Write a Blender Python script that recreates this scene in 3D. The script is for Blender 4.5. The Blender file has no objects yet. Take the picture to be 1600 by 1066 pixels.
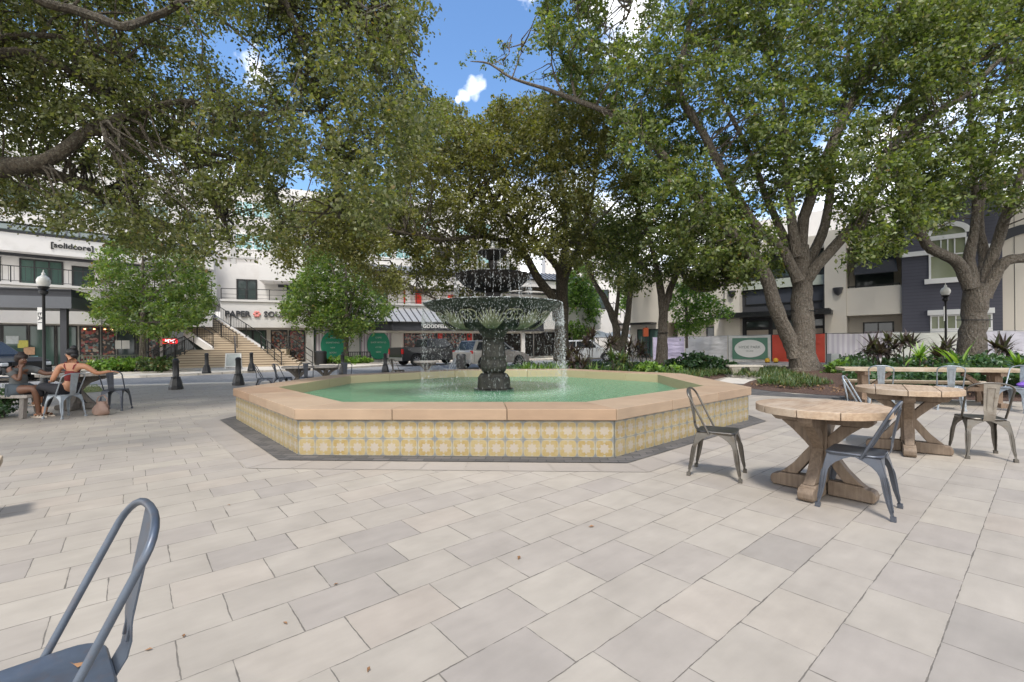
import bpy, bmesh, math, random
import numpy as np
from mathutils import Vector, Matrix
D = bpy.data; S = bpy.context.scene; COL = S.collection
rnd = random.Random(7)
pi = math.pi

# ---------------------------------------------------------------- camera
FPX, HCAM, ROLL, HOR = 706.8, 1.30, -0.0087, 541.2       # focal length in photo pixels, eye height, roll, horizon row
cam = D.cameras.new('camera'); camo = D.objects.new('camera', cam); COL.objects.link(camo)
cam.sensor_width = 36; cam.lens = FPX/1600*36; cam.shift_y = (HOR-533)/1600
cam.clip_start = 0.05; cam.clip_end = 3000
camo.matrix_world = Matrix.Translation((0, 0, HCAM)) @ Matrix.Rotation(pi/2, 4, 'X') @ Matrix.Rotation(ROLL, 4, 'Z')
S.camera = camo

# ---------------------------------------------------------------- sky and sun
SUN_EL, SUN_AZ = math.radians(66), math.radians(192)      # azimuth clockwise from +Y (the view direction)
S.view_settings.view_transform = 'Standard'; S.view_settings.look = 'None'
S.view_settings.gamma = 1; S.view_settings.exposure = 1.2
W = D.worlds.new('World'); S.world = W; W.use_nodes = True
nt = W.node_tree; N = nt.nodes; L = nt.links; N.clear()
def wn(t, **k):
    n = N.new(t)
    for a, b in k.items(): setattr(n, a, b)
    return n
sky = wn('ShaderNodeTexSky', sky_type='NISHITA', sun_disc=False, sun_elevation=SUN_EL, sun_rotation=SUN_AZ,
         air_density=1.0, dust_density=0.3, ozone_density=2.0)
tc = wn('ShaderNodeTexCoord')
def wmath(op, a, b=None, c=None, clamp=False):
    n = wn('ShaderNodeMath', operation=op, use_clamp=clamp)
    for i, v in enumerate((a, b, c)):
        if v is None: continue
        if isinstance(v, (int, float)): n.inputs[i].default_value = v
        else: L.new(v, n.inputs[i])
    return n.outputs[0]
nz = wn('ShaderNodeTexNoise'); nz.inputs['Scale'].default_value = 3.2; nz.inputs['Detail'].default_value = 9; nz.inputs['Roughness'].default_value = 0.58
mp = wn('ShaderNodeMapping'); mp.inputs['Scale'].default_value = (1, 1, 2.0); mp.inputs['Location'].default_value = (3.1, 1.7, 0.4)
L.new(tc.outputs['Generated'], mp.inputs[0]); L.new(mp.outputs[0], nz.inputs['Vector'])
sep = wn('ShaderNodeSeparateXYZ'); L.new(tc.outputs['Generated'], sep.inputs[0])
back = wmath('MULTIPLY_ADD', sep.outputs['Y'], -1.0, 0.1, clamp=True)          # unseen cloud added behind the camera for white fill in the shade
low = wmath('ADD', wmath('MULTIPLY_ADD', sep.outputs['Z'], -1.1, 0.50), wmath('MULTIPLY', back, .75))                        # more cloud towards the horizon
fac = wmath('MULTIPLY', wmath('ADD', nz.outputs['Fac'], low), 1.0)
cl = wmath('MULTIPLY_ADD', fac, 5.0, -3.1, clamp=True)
for (d, r) in (((-0.074, 1, .572), .021), ((-.56, 1, .615), .030), ((.26, 1, .735), .065), ((.04, 1, .80), .022), ((-.10, 1, .552), .012), ((-.115, 1, .545), .008)):
    v = Vector(d).normalized()
    dn = wn('ShaderNodeVectorMath', operation='DISTANCE'); L.new(tc.outputs['Generated'], dn.inputs[0]); dn.inputs[1].default_value = v
    nz2 = wn('ShaderNodeTexNoise'); nz2.inputs['Scale'].default_value = 22; nz2.inputs['Detail'].default_value = 8
    L.new(tc.outputs['Generated'], nz2.inputs['Vector'])
    e = wmath('ADD', dn.outputs['Value'], wmath('MULTIPLY_ADD', nz2.outputs['Fac'], r*3.4, -r*1.7))
    b = wmath('MULTIPLY_ADD', e, -1/(r*1.2), .95, clamp=True)
    cl = wmath('MAXIMUM', cl, b)
bg = wn('ShaderNodeBackground'); bg.inputs['Strength'].default_value = 0.115
hs = wn('ShaderNodeHueSaturation'); hs.inputs['Saturation'].default_value = 1.12; L.new(sky.outputs[0], hs.inputs['Color']); L.new(hs.outputs[0], bg.inputs['Color'])
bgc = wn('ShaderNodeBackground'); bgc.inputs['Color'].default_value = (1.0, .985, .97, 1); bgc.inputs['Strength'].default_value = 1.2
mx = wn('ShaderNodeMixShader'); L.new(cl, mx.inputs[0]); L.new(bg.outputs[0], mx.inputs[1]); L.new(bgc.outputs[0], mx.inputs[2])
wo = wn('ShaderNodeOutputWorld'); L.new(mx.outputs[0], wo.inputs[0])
sl = D.lights.new('sun', 'SUN'); sl.energy = 1.9; sl.angle = math.radians(9); sl.color = (1, .96, .90)
so = D.objects.new('sun', sl); COL.objects.link(so)
sd = Vector((math.sin(SUN_AZ)*math.cos(SUN_EL), math.cos(SUN_AZ)*math.cos(SUN_EL), math.sin(SUN_EL)))
so.rotation_euler = sd.to_track_quat('Z', 'Y').to_euler()

# ---------------------------------------------------------------- helpers
cR, sR = math.cos(ROLL), math.sin(ROLL)
def P(px, py, Y):                       # world point seen at photo pixel (px, py) at depth Y
    xc, yc = (px-800)*Y/FPX, (HOR-py)*Y/FPX
    return Vector((cR*xc - sR*yc, Y, HCAM + sR*xc + cR*yc))
def G(px, py, z=0.0):                   # ground point under photo pixel
    k = sR*(px-800) + cR*(HOR-py)
    Y = (z-HCAM)*FPX/k
    p = P(px, py, Y); return Vector((p.x, p.y, z))
def X_at(px, Y): return (px-800)*Y/FPX

def new_obj(name, data, parent=None):
    o = D.objects.new(name, data); COL.objects.link(o)
    if parent: o.parent = parent
    return o
def tag(o, label=None, cat=None, group=None, kind=None):
    if label: o['label'] = label
    if cat: o['category'] = cat
    if group: o['group'] = group
    if kind: o['kind'] = kind
    return o
def thing(name, label, cat, loc=(0, 0, 0), rz=0, group=None):
    o = new_obj(name, None); o.location = loc; o.rotation_euler = (0, 0, rz)
    o.empty_display_size = .2
    return tag(o, label, cat, group)
def dup(root, loc, rz, label, group=None, scale=None, mats=None):
    r = root.copy(); COL.objects.link(r); r.location = loc; r.rotation_euler = (0, 0, rz); r['label'] = label
    if group: r['group'] = group
    if scale: r.scale = (scale,)*3
    for ch in list(root.children):
        c = ch.copy(); COL.objects.link(c); c.parent = r
        if mats and c.type == 'MESH':
            c.data = c.data.copy()
            for i in range(len(c.data.materials)): c.data.materials[i] = mats.get(c.data.materials[i].name, c.data.materials[i])
        for g in list(ch.children):
            d = g.copy(); COL.objects.link(d); d.parent = c
    return r

class MB:
    def __init__(s): s.v = []; s.f = []; s.m = []; s.mi = 0
    def add(s, vs, fs, M=None):
        b = len(s.v)
        for v in vs:
            v = Vector(v)
            s.v.append(tuple(M @ v) if M is not None else tuple(v))
        for f in fs: s.f.append(tuple(b+i for i in f)); s.m.append(s.mi)
        return s
    def box(s, c, d, rz=0, M=None):
        x, y, z = d[0]/2, d[1]/2, d[2]/2
        vs = [(i*x, j*y, k*z) for k in (-1, 1) for j in (-1, 1) for i in (-1, 1)]
        T = Matrix.Translation(c) @ Matrix.Rotation(rz, 4, 'Z')
        if M is not None: T = M @ T
        return s.add(vs, [(0, 2, 3, 1), (4, 5, 7, 6), (0, 1, 5, 4), (2, 6, 7, 3), (0, 4, 6, 2), (1, 3, 7, 5)], T)
    def b2(s, lo, hi):
        return s.box([(a+b)/2 for a, b in zip(lo, hi)], [abs(b-a) for a, b in zip(lo, hi)])
    def bar(s, p, q, w, h, up=(0, 0, 1), w2=None, h2=None):
        p, q = Vector(p), Vector(q); d = (q-p).normalized(); up = Vector(up)
        if abs(d.dot(up)) > .98: up = Vector((0, 1, 0))
        sx = d.cross(up).normalized(); sy = sx.cross(d).normalized()
        w2 = w if w2 is None else w2; h2 = h if h2 is None else h2
        vs = []
        for c, a, b in ((p, w, h), (q, w2, h2)):
            for i, j in ((-1, -1), (1, -1), (1, 1), (-1, 1)): vs.append(c+sx*i*a/2+sy*j*b/2)
        return s.add(vs, [(3, 2, 1, 0), (4, 5, 6, 7), (0, 1, 5, 4), (1, 2, 6, 5), (2, 3, 7, 6), (3, 0, 4, 7)])
    def tube(s, pts, r, n=8, cap=True, flat=1.0, ref=None):
        pts = [Vector(p) for p in pts]; m = len(pts)
        rs = r if isinstance(r, (list, tuple)) else [r]*m
        vs = []; prev = None
        for i, p in enumerate(pts):
            d = (pts[min(i+1, m-1)]-pts[max(i-1, 0)])
            d = d.normalized() if d.length > 1e-9 else Vector((0, 0, 1))
            if prev is None:
                a = Vector(ref) if ref else (Vector((1, 0, 0)) if abs(d.x) < .8 else Vector((0, 1, 0)))
            else: a = prev
            a = (a-d*a.dot(d))
            a = a.normalized() if a.length > 1e-6 else d.orthogonal().normalized()
            prev = a; b = d.cross(a)
            for k in range(n):
                t = 2*pi*k/n; vs.append(p+(a*math.cos(t)+b*math.sin(t)*flat)*rs[i])
        fs = [(i*n+k, i*n+(k+1) % n, (i+1)*n+(k+1) % n, (i+1)*n+k) for i in range(m-1) for k in range(n)]
        if cap: fs += [tuple(range(n-1, -1, -1)), tuple((m-1)*n+k for k in range(n))]
        return s.add(vs, fs)
    def lathe(s, prof, n=24, c=(0, 0, 0), wave=None, cap=True):
        vs = []
        for i, (r, z) in enumerate(prof):
            for k in range(n):
                t = 2*pi*k/n; q = r*(wave(i, t) if wave else 1)
                vs.append((c[0]+q*math.cos(t), c[1]+q*math.sin(t), c[2]+z))
        fs = [(i*n+k, i*n+(k+1) % n, (i+1)*n+(k+1) % n, (i+1)*n+k) for i in range(len(prof)-1) for k in range(n)]
        if cap: fs += [tuple(range(n-1, -1, -1)), tuple((len(prof)-1)*n+k for k in range(n))]
        return s.add(vs, fs)
    def prism(s, poly, z0, z1, M=None):                  # polygon in xy extruded along z (counter-clockwise)
        n = len(poly)
        vs = [(p[0], p[1], z0) for p in poly]+[(p[0], p[1], z1) for p in poly]
        fs = [tuple(range(n-1, -1, -1)), tuple(range(n, 2*n))]+[(i, (i+1) % n, n+(i+1) % n, n+i) for i in range(n)]
        return s.add(vs, fs, M)
    def sheet(s, A, B, off):                             # strip between polylines A and B, thickness vector off
        n = len(A); off = Vector(off)
        vs = [Vector(a) for a in A]+[Vector(b) for b in B]+[Vector(a)+off for a in A]+[Vector(b)+off for b in B]
        fs = []
        for i in range(n-1):
            fs += [(i, i+1, n+i+1, n+i), (2*n+i, 3*n+i, 3*n+i+1, 2*n+i+1), (i, 2*n+i, 2*n+i+1, i+1), (n+i, n+i+1, 3*n+i+1, 3*n+i)]
        fs += [(0, n, 3*n, 2*n), (n-1, 3*n-1, 4*n-1, 2*n-1)]
        return s.add(vs, fs)
    def ball(s, c, r, n=10, m=6):
        r = (r, r, r) if isinstance(r, (int, float)) else r
        vs = [(c[0], c[1], c[2]-r[2])]
        for i in range(1, m):
            a = -pi/2+pi*i/m
            for k in range(n): vs.append((c[0]+r[0]*math.cos(a)*math.cos(2*pi*k/n), c[1]+r[1]*math.cos(a)*math.sin(2*pi*k/n), c[2]+r[2]*math.sin(a)))
        vs.append((c[0], c[1], c[2]+r[2])); t = len(vs)-1
        fs = [(0, 1+(k+1) % n, 1+k) for k in range(n)]
        fs += [(1+i*n+k, 1+i*n+(k+1) % n, 1+(i+1)*n+(k+1) % n, 1+(i+1)*n+k) for i in range(m-2) for k in range(n)]
        fs += [(1+(m-2)*n+k, 1+(m-2)*n+(k+1) % n, t) for k in range(n)]
        return s.add(vs, fs)
    def build(s, name, mat, parent=None, smooth=False, bevel=0, auto=None):
        me = D.meshes.new(name); me.from_pydata(s.v, [], s.f)
        for m in (mat if isinstance(mat, (list, tuple)) else [mat]): me.materials.append(m)
        if isinstance(mat, (list, tuple)):
            me.polygons.foreach_set('material_index', s.m)
        if smooth or auto:
            me.polygons.foreach_set('use_smooth', [True]*len(me.polygons))
            me.update()
            me.set_sharp_from_angle(angle=math.radians(auto or 40))
        me.update()
        o = new_obj(name, me, parent)
        if bevel:
            b = o.modifiers.new('bevel', 'BEVEL'); b.width = bevel; b.segments = 2; b.limit_method = 'ANGLE'
        return o

def text_mesh(name, txt, mat, parent, size=.3, depth=.02, loc=(0, 0, 0), rot=(pi/2, 0, 0), align='CENTER', sx=1.0, shear=0, spacing=1.0, bold=0.0):
    cu = D.curves.new(name, 'FONT'); cu.body = txt; cu.size = size; cu.extrude = depth/2; cu.align_x = align; cu.align_y = 'CENTER'
    cu.space_character = spacing; cu.offset = bold; cu.shear = shear; cu.resolution_u = 3
    t = D.objects.new('tmp_text', cu); COL.objects.link(t)
    dg = bpy.context.evaluated_depsgraph_get(); me = D.meshes.new_from_object(t.evaluated_get(dg))
    D.objects.remove(t); me.materials.clear(); me.materials.append(mat)
    o = new_obj(name, me, parent); o.location = loc; o.rotation_euler = rot; o.scale = (sx, 1, 1)
    return o

# ---------------------------------------------------------------- materials
class NT:
    def __init__(s, name):
        s.m = D.materials.new(name); s.m.use_nodes = True; s.t = s.m.node_tree; s.t.nodes.clear()
        s.out = s.n('ShaderNodeOutputMaterial')
        s.tc = s.n('ShaderNodeTexCoord')
    def n(s, t, **k):
        x = s.t.nodes.new(t)
        for a, b in k.items(): setattr(x, a, b)
        return x
    def set(s, inp, v):
        if v is None: return
        if hasattr(v, 'is_linked') or hasattr(v, 'links'): s.t.links.new(v, inp)
        elif isinstance(v, (tuple, list)) and len(v) == 3 and inp.type == 'RGBA': inp.default_value = (*v, 1)
        else: inp.default_value = v
    def math(s, op, a, b=None, c=None, clamp=False):
        x = s.n('ShaderNodeMath', operation=op, use_clamp=clamp)
        for i, v in enumerate((a, b, c)): s.set(x.inputs[i], v)
        return x.outputs[0]
    def noise(s, scale, detail=4, rough=.55, vec=None, out='Fac', stretch=None, dim='3D'):
        x = s.n('ShaderNodeTexNoise'); x.inputs['Scale'].default_value = scale; x.inputs['Detail'].default_value = detail; x.inputs['Roughness'].default_value = rough
        v = vec or s.tc.outputs['Object']
        if stretch:
            m = s.n('ShaderNodeMapping'); m.inputs['Scale'].default_value = stretch; s.set(m.inputs[0], v); v = m.outputs[0]
        s.set(x.inputs['Vector'], v); return x.outputs[out]
    def mix(s, f, a, b, blend='MIX'):
        x = s.n('ShaderNodeMix', data_type='RGBA', blend_type=blend); s.set(x.inputs[0], f); s.set(x.inputs[6], a); s.set(x.inputs[7], b); return x.outputs[2]
    def ramp(s, f, stops):
        x = s.n('ShaderNodeValToRGB'); r = x.color_ramp
        while len(r.elements) < len(stops): r.elements.new(.5)
        for e, (p, c) in zip(r.elements, stops):
            e.position = p; e.color = (*c, 1) if len(c) == 3 else c
        s.set(x.inputs[0], f); return x.outputs[0]
    def island(s): return s.n('ShaderNodeNewGeometry').outputs['Random Per Island']
    def bump(s, h, strength=.3, dist=.01, normal=None):
        x = s.n('ShaderNodeBump'); x.inputs['Strength'].default_value = strength; x.inputs['Distance'].default_value = dist; s.set(x.inputs['Height'], h)
        if normal: s.set(x.inputs['Normal'], normal)
        return x.outputs[0]
    def bsdf(s, col, rough=.6, metal=0, normal=None, **k):
        x = s.n('ShaderNodeBsdfPrincipled'); s.set(x.inputs['Base Color'], col); s.set(x.inputs['Roughness'], rough); s.set(x.inputs['Metallic'], metal)
        if normal: s.set(x.inputs['Normal'], normal)
        for a, b in k.items(): s.set(x.inputs[a.replace('_', ' ')], b)
        s.b = x; s.t.links.new(x.outputs[0], s.out.inputs[0]); return s.m
def C(*rgb):                             # sRGB 0-255 -> linear
    return tuple(((c/255+.055)/1.055)**2.4 if c > 10 else c/255/12.92 for c in rgb)
MATS = {}
def mat(name, col, rough=.6, metal=0, var=.12, scale=6, bump=0, bscale=60, spec=.5, stretch=None, dirt=None):
    if name in MATS: return MATS[name]
    t = NT(name)
    f = t.noise(scale, 5, .6, stretch=stretch)
    k = t.math('MULTIPLY_ADD', f, 2*var, 1-var)
    c = t.mix(1, col, t.n('ShaderNodeCombineColor').outputs[0], 'MULTIPLY') if False else None
    vm = t.n('ShaderNodeVectorMath', operation='SCALE'); vm.inputs[0].default_value = col; t.set(vm.inputs['Scale'], k)
    c = vm.outputs[0]
    if dirt:
        d = t.noise(dirt[1], 6, .65); d = t.math('MULTIPLY_ADD', d, 6, -3.2, clamp=True); d = t.math('MULTIPLY', d, dirt[2])
        c = t.mix(d, c, dirt[0])
    nrm = None
    if bump: nrm = t.bump(t.noise(bscale, 4, .6, stretch=stretch), bump, .01)
    r = t.math('MULTIPLY_ADD', f, .2, rough-.1)
    t.bsdf(c, r, metal, nrm); t.b.inputs['Specular IOR Level'].default_value = spec
    MATS[name] = t.m; return t.m
def glass_dark(name, col=(.03, .04, .04), rough=.06):
    if name in MATS: return MATS[name]
    t = NT(name); f = t.noise(.7, 3)
    c = t.mix(f, col, tuple(x*2.2 for x in col)); t.bsdf(c, rough, 0); t.b.inputs['Specular IOR Level'].default_value = .5
    MATS[name] = t.m; return t.m

M_white = mat('white_stucco', (.60, .575, .545), .85, var=.05, scale=1.2, bump=.12, bscale=40, dirt=((.42, .39, .35), .7, .35))
M_cream = mat('cream_stucco', (.60, .55, .47), .85, var=.05, scale=1.2, bump=.12, bscale=40)
M_whitepaint = mat('white_paint', (.72, .71, .68), .5, var=.04)
M_black = mat('black_metal', (.013, .013, .014), .42, var=.2)
M_dark = mat('charcoal_paint', (.035, .036, .042), .6, var=.12)
M_greyroof = mat('grey_metal_roof', (.17, .175, .18), .45, .3, var=.1)
M_glass = glass_dark('window_glass')
M_glassgreen = glass_dark('tinted_glass', (.045, .075, .065))
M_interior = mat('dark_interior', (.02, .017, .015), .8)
M_concrete = mat('concrete', (.42, .385, .34), .9, var=.12, scale=1.5, bump=.2, bscale=90, dirt=((.22, .19, .16), 1.1, .35))
M_steel = mat('brushed_steel', (.35, .35, .35), .4, .8)
M_red = mat('red_paint', (.55, .025, .012), .5, var=.08)
M_green = mat('green_poster', (.012, .30, .17), .5, var=.03)
# ================================================================ GROUND
def poly_sheet(name, pts, z, m, kind='structure', th=0.0):
    mb = MB()
    if th: mb.prism([(p[0], p[1]) for p in pts], z-th, z)
    else: mb.add([(p[0], p[1], z) for p in pts], [tuple(range(len(pts)))])
    o = mb.build(name, m); o['kind'] = kind
    return o

def paving_mat():
    t = NT('stone_paving'); sp = t.n('ShaderNodeSeparateXYZ')
    wv = t.noise(7, 4, .6, out='Color')                       # slightly uneven stone edges
    wob = t.n('ShaderNodeVectorMath', operation='SCALE'); off = t.n('ShaderNodeVectorMath', operation='SUBTRACT')
    t.set(off.inputs[0], wv); off.inputs[1].default_value = (.5, .5, .5); t.set(wob.inputs[0], off.outputs[0]); wob.inputs['Scale'].default_value = .012
    ad = t.n('ShaderNodeVectorMath', operation='ADD'); t.set(ad.inputs[0], t.tc.outputs['Object']); t.set(ad.inputs[1], wob.outputs[0])
    mpn = t.n('ShaderNodeMapping'); mpn.vector_type = 'POINT'; mpn.inputs['Rotation'].default_value = (0, 0, -math.radians(40)); t.set(mpn.inputs[0], ad.outputs[0])
    t.set(sp.inputs[0], mpn.outputs[0])
    TW, TL = .315, .463
    v = t.math('DIVIDE', sp.outputs['Y'], TW); row = t.math('FLOOR', v); fv = t.math('FRACT', v)
    w1 = t.n('ShaderNodeTexWhiteNoise', noise_dimensions='1D'); t.set(w1.inputs['W'], row)
    ro = t.math('MULTIPLY_ADD', w1.outputs['Value'], .35, t.math('MULTIPLY', row, .5))
    u = t.math('ADD', t.math('DIVIDE', sp.outputs['X'], TL), ro); col = t.math('FLOOR', u); fu = t.math('FRACT', u)
    cb = t.n('ShaderNodeCombineXYZ'); t.set(cb.inputs[0], row); t.set(cb.inputs[1], col)
    w2 = t.n('ShaderNodeTexWhiteNoise', noise_dimensions='2D'); t.set(w2.inputs['Vector'], cb.outputs[0])
    s2 = t.n('ShaderNodeSeparateColor'); t.set(s2.inputs[0], w2.outputs['Color'])
    def edge(f, l):
        a = t.math('ABSOLUTE', t.math('SUBTRACT', f, .5)); return t.math('MULTIPLY', t.math('SUBTRACT', .5, a), l)
    ev, eu = edge(fv, TW), edge(fu, TL)
    e = t.math('MINIMUM', ev, eu)
    wd = t.math('MULTIPLY_ADD', t.noise(5.5, 4, .7), .012, -.0046)      # joint width varies, some nearly closed
    j = t.math('SUBTRACT', 1, t.math('DIVIDE', t.math('SUBTRACT', e, wd), .0016), clamp=True)
    base = t.ramp(s2.outputs[0], [(0, C(139, 132, 123)), (.05, C(145, 137, 128)), (.4, C(149, 141, 130)), (.85, C(154, 146, 134)), (1, C(154, 144, 132))])
    cloud = t.noise(3.0, 6, .62); streak = t.noise(2.2, 5, .6, vec=mpn.outputs[0], stretch=(1.2, 5, 1))
    k = t.math('MULTIPLY_ADD', cloud, .42, .78); k2 = t.math('MULTIPLY_ADD', streak, .24, .88)
    big = t.math('MULTIPLY_ADD', t.noise(.35, 4, .5), .26, .87)
    sc = t.n('ShaderNodeVectorMath', operation='SCALE'); t.set(sc.inputs[0], base); t.set(sc.inputs['Scale'], t.math('MULTIPLY', t.math('MULTIPLY', k, k2), big))
    speck = t.math('MULTIPLY_ADD', t.noise(38, 3, .6), 12, -8.6, clamp=True)
    c1 = t.mix(t.math('MULTIPLY', speck, .55), sc.outputs[0], C(120, 112, 102))
    st1 = t.math('MULTIPLY_ADD', t.noise(1.1, 7, .72), 7, -4.3, clamp=True); c1 = t.mix(t.math('MULTIPLY', st1, .28), c1, C(112, 106, 96))
    ed = t.math('SUBTRACT', 1, t.math('DIVIDE', e, .016), clamp=True); c1 = t.mix(t.math('MULTIPLY', t.math('MULTIPLY', ed, t.math('MULTIPLY_ADD', t.noise(21, 4, .7), 4, -1.8, clamp=True)), .45), c1, C(128, 120, 108))
    jc = t.mix(t.noise(9, 2), C(62, 58, 52), C(112, 106, 97))
    c2 = t.mix(t.math('MULTIPLY', j, .92), c1, jc)
    # worn, sealed patches reflect more (the left half of the court shines)
    rr = t.math('MULTIPLY_ADD', cloud, .28, t.math('MULTIPLY_ADD', s2.outputs[1], .10, .36)); rr = t.math('MULTIPLY_ADD', j, .3, rr)
    hh = t.math('SUBTRACT', t.math('MULTIPLY_ADD', cloud, .35, t.math('MULTIPLY', s2.outputs[2], .5)), t.math('MULTIPLY', j, 1.6))
    hh = t.math('MULTIPLY_ADD', t.noise(60, 4, .6), .12, hh)
    t.bsdf(c2, rr, 0, t.bump(hh, .35, .006)); t.b.inputs['Specular IOR Level'].default_value = .42
    return t.m
M_pave = paving_mat()

def brick_mat(name, c1, c2, cm, w, h, rot=0, rough=.85, off=.5, mortar=.006, cover=.9):
    t = NT(name); m = t.n('ShaderNodeMapping'); m.inputs['Rotation'].default_value = (0, 0, rot); t.set(m.inputs[0], t.tc.outputs['Object'])
    b = t.n('ShaderNodeTexBrick'); t.set(b.inputs['Vector'], m.outputs[0]); b.offset = off
    for k, v in (('Scale', 1), ('Mortar Size', mortar), ('Mortar Smooth', .2), ('Brick Width', w), ('Row Height', h), ('Bias', 0)): b.inputs[k].default_value = v
    t.set(b.inputs['Color1'], c1); t.set(b.inputs['Color2'], c2); t.set(b.inputs['Mortar'], cm)
    f = t.noise(2.5, 6, .6); s = t.n('ShaderNodeVectorMath', operation='SCALE'); t.set(s.inputs[0], b.outputs['Color']); t.set(s.inputs['Scale'], t.math('MULTIPLY_ADD', f, .5, .75))
    t.bsdf(s.outputs[0], rough, 0, t.bump(t.math('MULTIPLY_ADD', f, .4, t.math('MULTIPLY', b.outputs['Fac'], -1)), .5, .006)); return t.m
M_road = brick_mat('brick_road', (.20, .20, .205), (.27, .265, .26), (.14, .135, .13), .2, .1, .4)
M_walk = brick_mat('pavement_slabs', (.50, .45, .38), (.55, .50, .43), (.3, .27, .23), .9, .9, .25, mortar=.01)
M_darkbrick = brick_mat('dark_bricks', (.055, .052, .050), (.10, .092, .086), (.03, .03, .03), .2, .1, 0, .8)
M_kerb = mat('kerb_concrete', (.46, .43, .38), .9, var=.12, scale=2, bump=.2)
def mulch_mat():
    t = NT('bark_mulch'); f = t.noise(45, 5, .7); g = t.noise(3, 3)
    c = t.ramp(f, [(.3, (.018, .010, .007)), (.5, (.075, .040, .028)), (.7, (.19, .11, .075))])
    t.bsdf(c, .95, 0, t.bump(f, 1.0, .04)); return t.m
M_mulch = mulch_mat()
M_ground = mat('asphalt_ground', (.20, .195, .185), .95, var=.15, scale=.5, bump=.2)

poly_sheet('ground', [(-500, -300), (500, -300), (500, 900), (-500, 900)], -.02, M_ground)
poly_sheet('road', [(-60, 6), (-17.6, 15.9), (-9, 18.1), (0, 20.4), (9, 24), (14, 28), (60, 60), (30, 90), (-60, 60)], -.012, M_road)
kerbline = [(-60, 5.2), (-19, 14.9), (-17.6, 15.3), (-9, 17.5), (0, 19.6), (7.5, 22.6)]
plz = [(-60, -12), (40, -12), (40, 9), (20, 9), (9.2, 10.6), (8.2, 14.5), (10.8, 22.3)]+kerbline[::-1]
poly_sheet('plaza_paving', plz, 0.0, M_pave)
mb = MB()                                                   # pale kerb strip along the court
for a, b in zip(kerbline[:-1], kerbline[1:]):
    a, b = Vector((*a, 0)), Vector((*b, 0)); n = Vector((-(b-a).y, (b-a).x, 0)).normalized()
    mb.add([a+n*.02, b+n*.02, b+n*.55, a+n*.55, a+n*.02+Vector((0, 0, .012)), b+n*.02+Vector((0, 0, .012)), b+n*.55+Vector((0, 0, .012)), a+n*.55+Vector((0, 0, .012))],
           [(3, 2, 1, 0), (4, 5, 6, 7), (0, 1, 5, 4), (1, 2, 6, 5), (2, 3, 7, 6), (3, 0, 4, 7)])
mb.build('kerb', M_kerb)['kind'] = 'structure'
# far pavement in front of the shops, raised a kerb above the street
far_walk = [(-60, 12), (-24, 19.5), (-17.2, 20.9), (-16.2, 21.8), (-14.7, 23.6), (-13, 25.8), (-10.8, 27.0), (-8.9, 31.5), (-9.8, 34), (-7.5, 36.5), (-2, 38.8), (6, 43), (16, 50), (16, 70), (-60, 70)]
poly_sheet('pavement', far_walk, .10, M_walk, th=.13)
poly_sheet('pavement', [(10.5, 28.5), (13.5, 27.5), (18, 25.6), (40, 22), (60, 40), (20, 60)], .06, M_walk, th=.09)

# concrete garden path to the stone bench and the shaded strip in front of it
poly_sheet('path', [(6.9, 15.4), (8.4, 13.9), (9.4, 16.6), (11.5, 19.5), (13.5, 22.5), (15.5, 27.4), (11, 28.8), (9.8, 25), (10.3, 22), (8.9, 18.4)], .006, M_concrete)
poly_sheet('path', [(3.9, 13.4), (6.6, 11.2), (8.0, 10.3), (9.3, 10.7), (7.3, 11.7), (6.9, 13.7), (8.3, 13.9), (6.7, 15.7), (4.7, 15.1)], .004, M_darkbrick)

# ---------------------------------------------------------------- fountain
FC = Vector((-.405, 9.907, 0)); FR = -.067
def octv(R, i, z=0): a = math.radians(-112.5+45*i); return Vector((R*math.cos(a), R*math.sin(a), z))
RW, RO, RI, ZT, ZB, ZW = 4.925, 4.99, 4.246, .57, .439, .368
def ring_sheet(name, r0, r1, z, m, joints=None):
    mb = MB()
    for i in range(8):
        a0, a1, b0, b1 = octv(r0, i, z), octv(r0, i+1, z), octv(r1, i, z), octv(r1, i+1, z)
        if not joints: mb.add([a0, a1, b1, b0], [(3, 2, 1, 0)]); continue
        n = joints
        for k in range(n):
            e = .0035/(a1-a0).length; s0, s1 = k/n+e, (k+1)/n-e
            q = [a0.lerp(a1, s0), a0.lerp(a1, s1), b0.lerp(b1, s1), b0.lerp(b1, s0)]
            mb.add(q, [(3, 2, 1, 0)])
    o = mb.build(name, m); o['kind'] = 'structure'; o.location = FC; o.rotation_euler = (0, 0, FR); return o
def slab_mat(name, lo, hi, rough=.5):
    t = NT(name); c = t.ramp(t.island(), [(0, lo), (1, hi)]); f = t.noise(3.5, 6, .6); g = t.noise(.6, 3)
    s = t.n('ShaderNodeVectorMath', operation='SCALE'); t.set(s.inputs[0], c); t.set(s.inputs['Scale'], t.math('MULTIPLY_ADD', f, .22, t.math('MULTIPLY_ADD', g, .24, .77)))
    t.bsdf(s.outputs[0], rough, 0, t.bump(f, .2, .006)); return t.m
ring_sheet('paving_border', RW+.30, RW+.66, .004, slab_mat('border_slabs', C(139, 131, 122), C(149, 141, 132)), 9)
ring_sheet('paving_border', RW-.1, RW+.28, .007, M_darkbrick)

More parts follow.
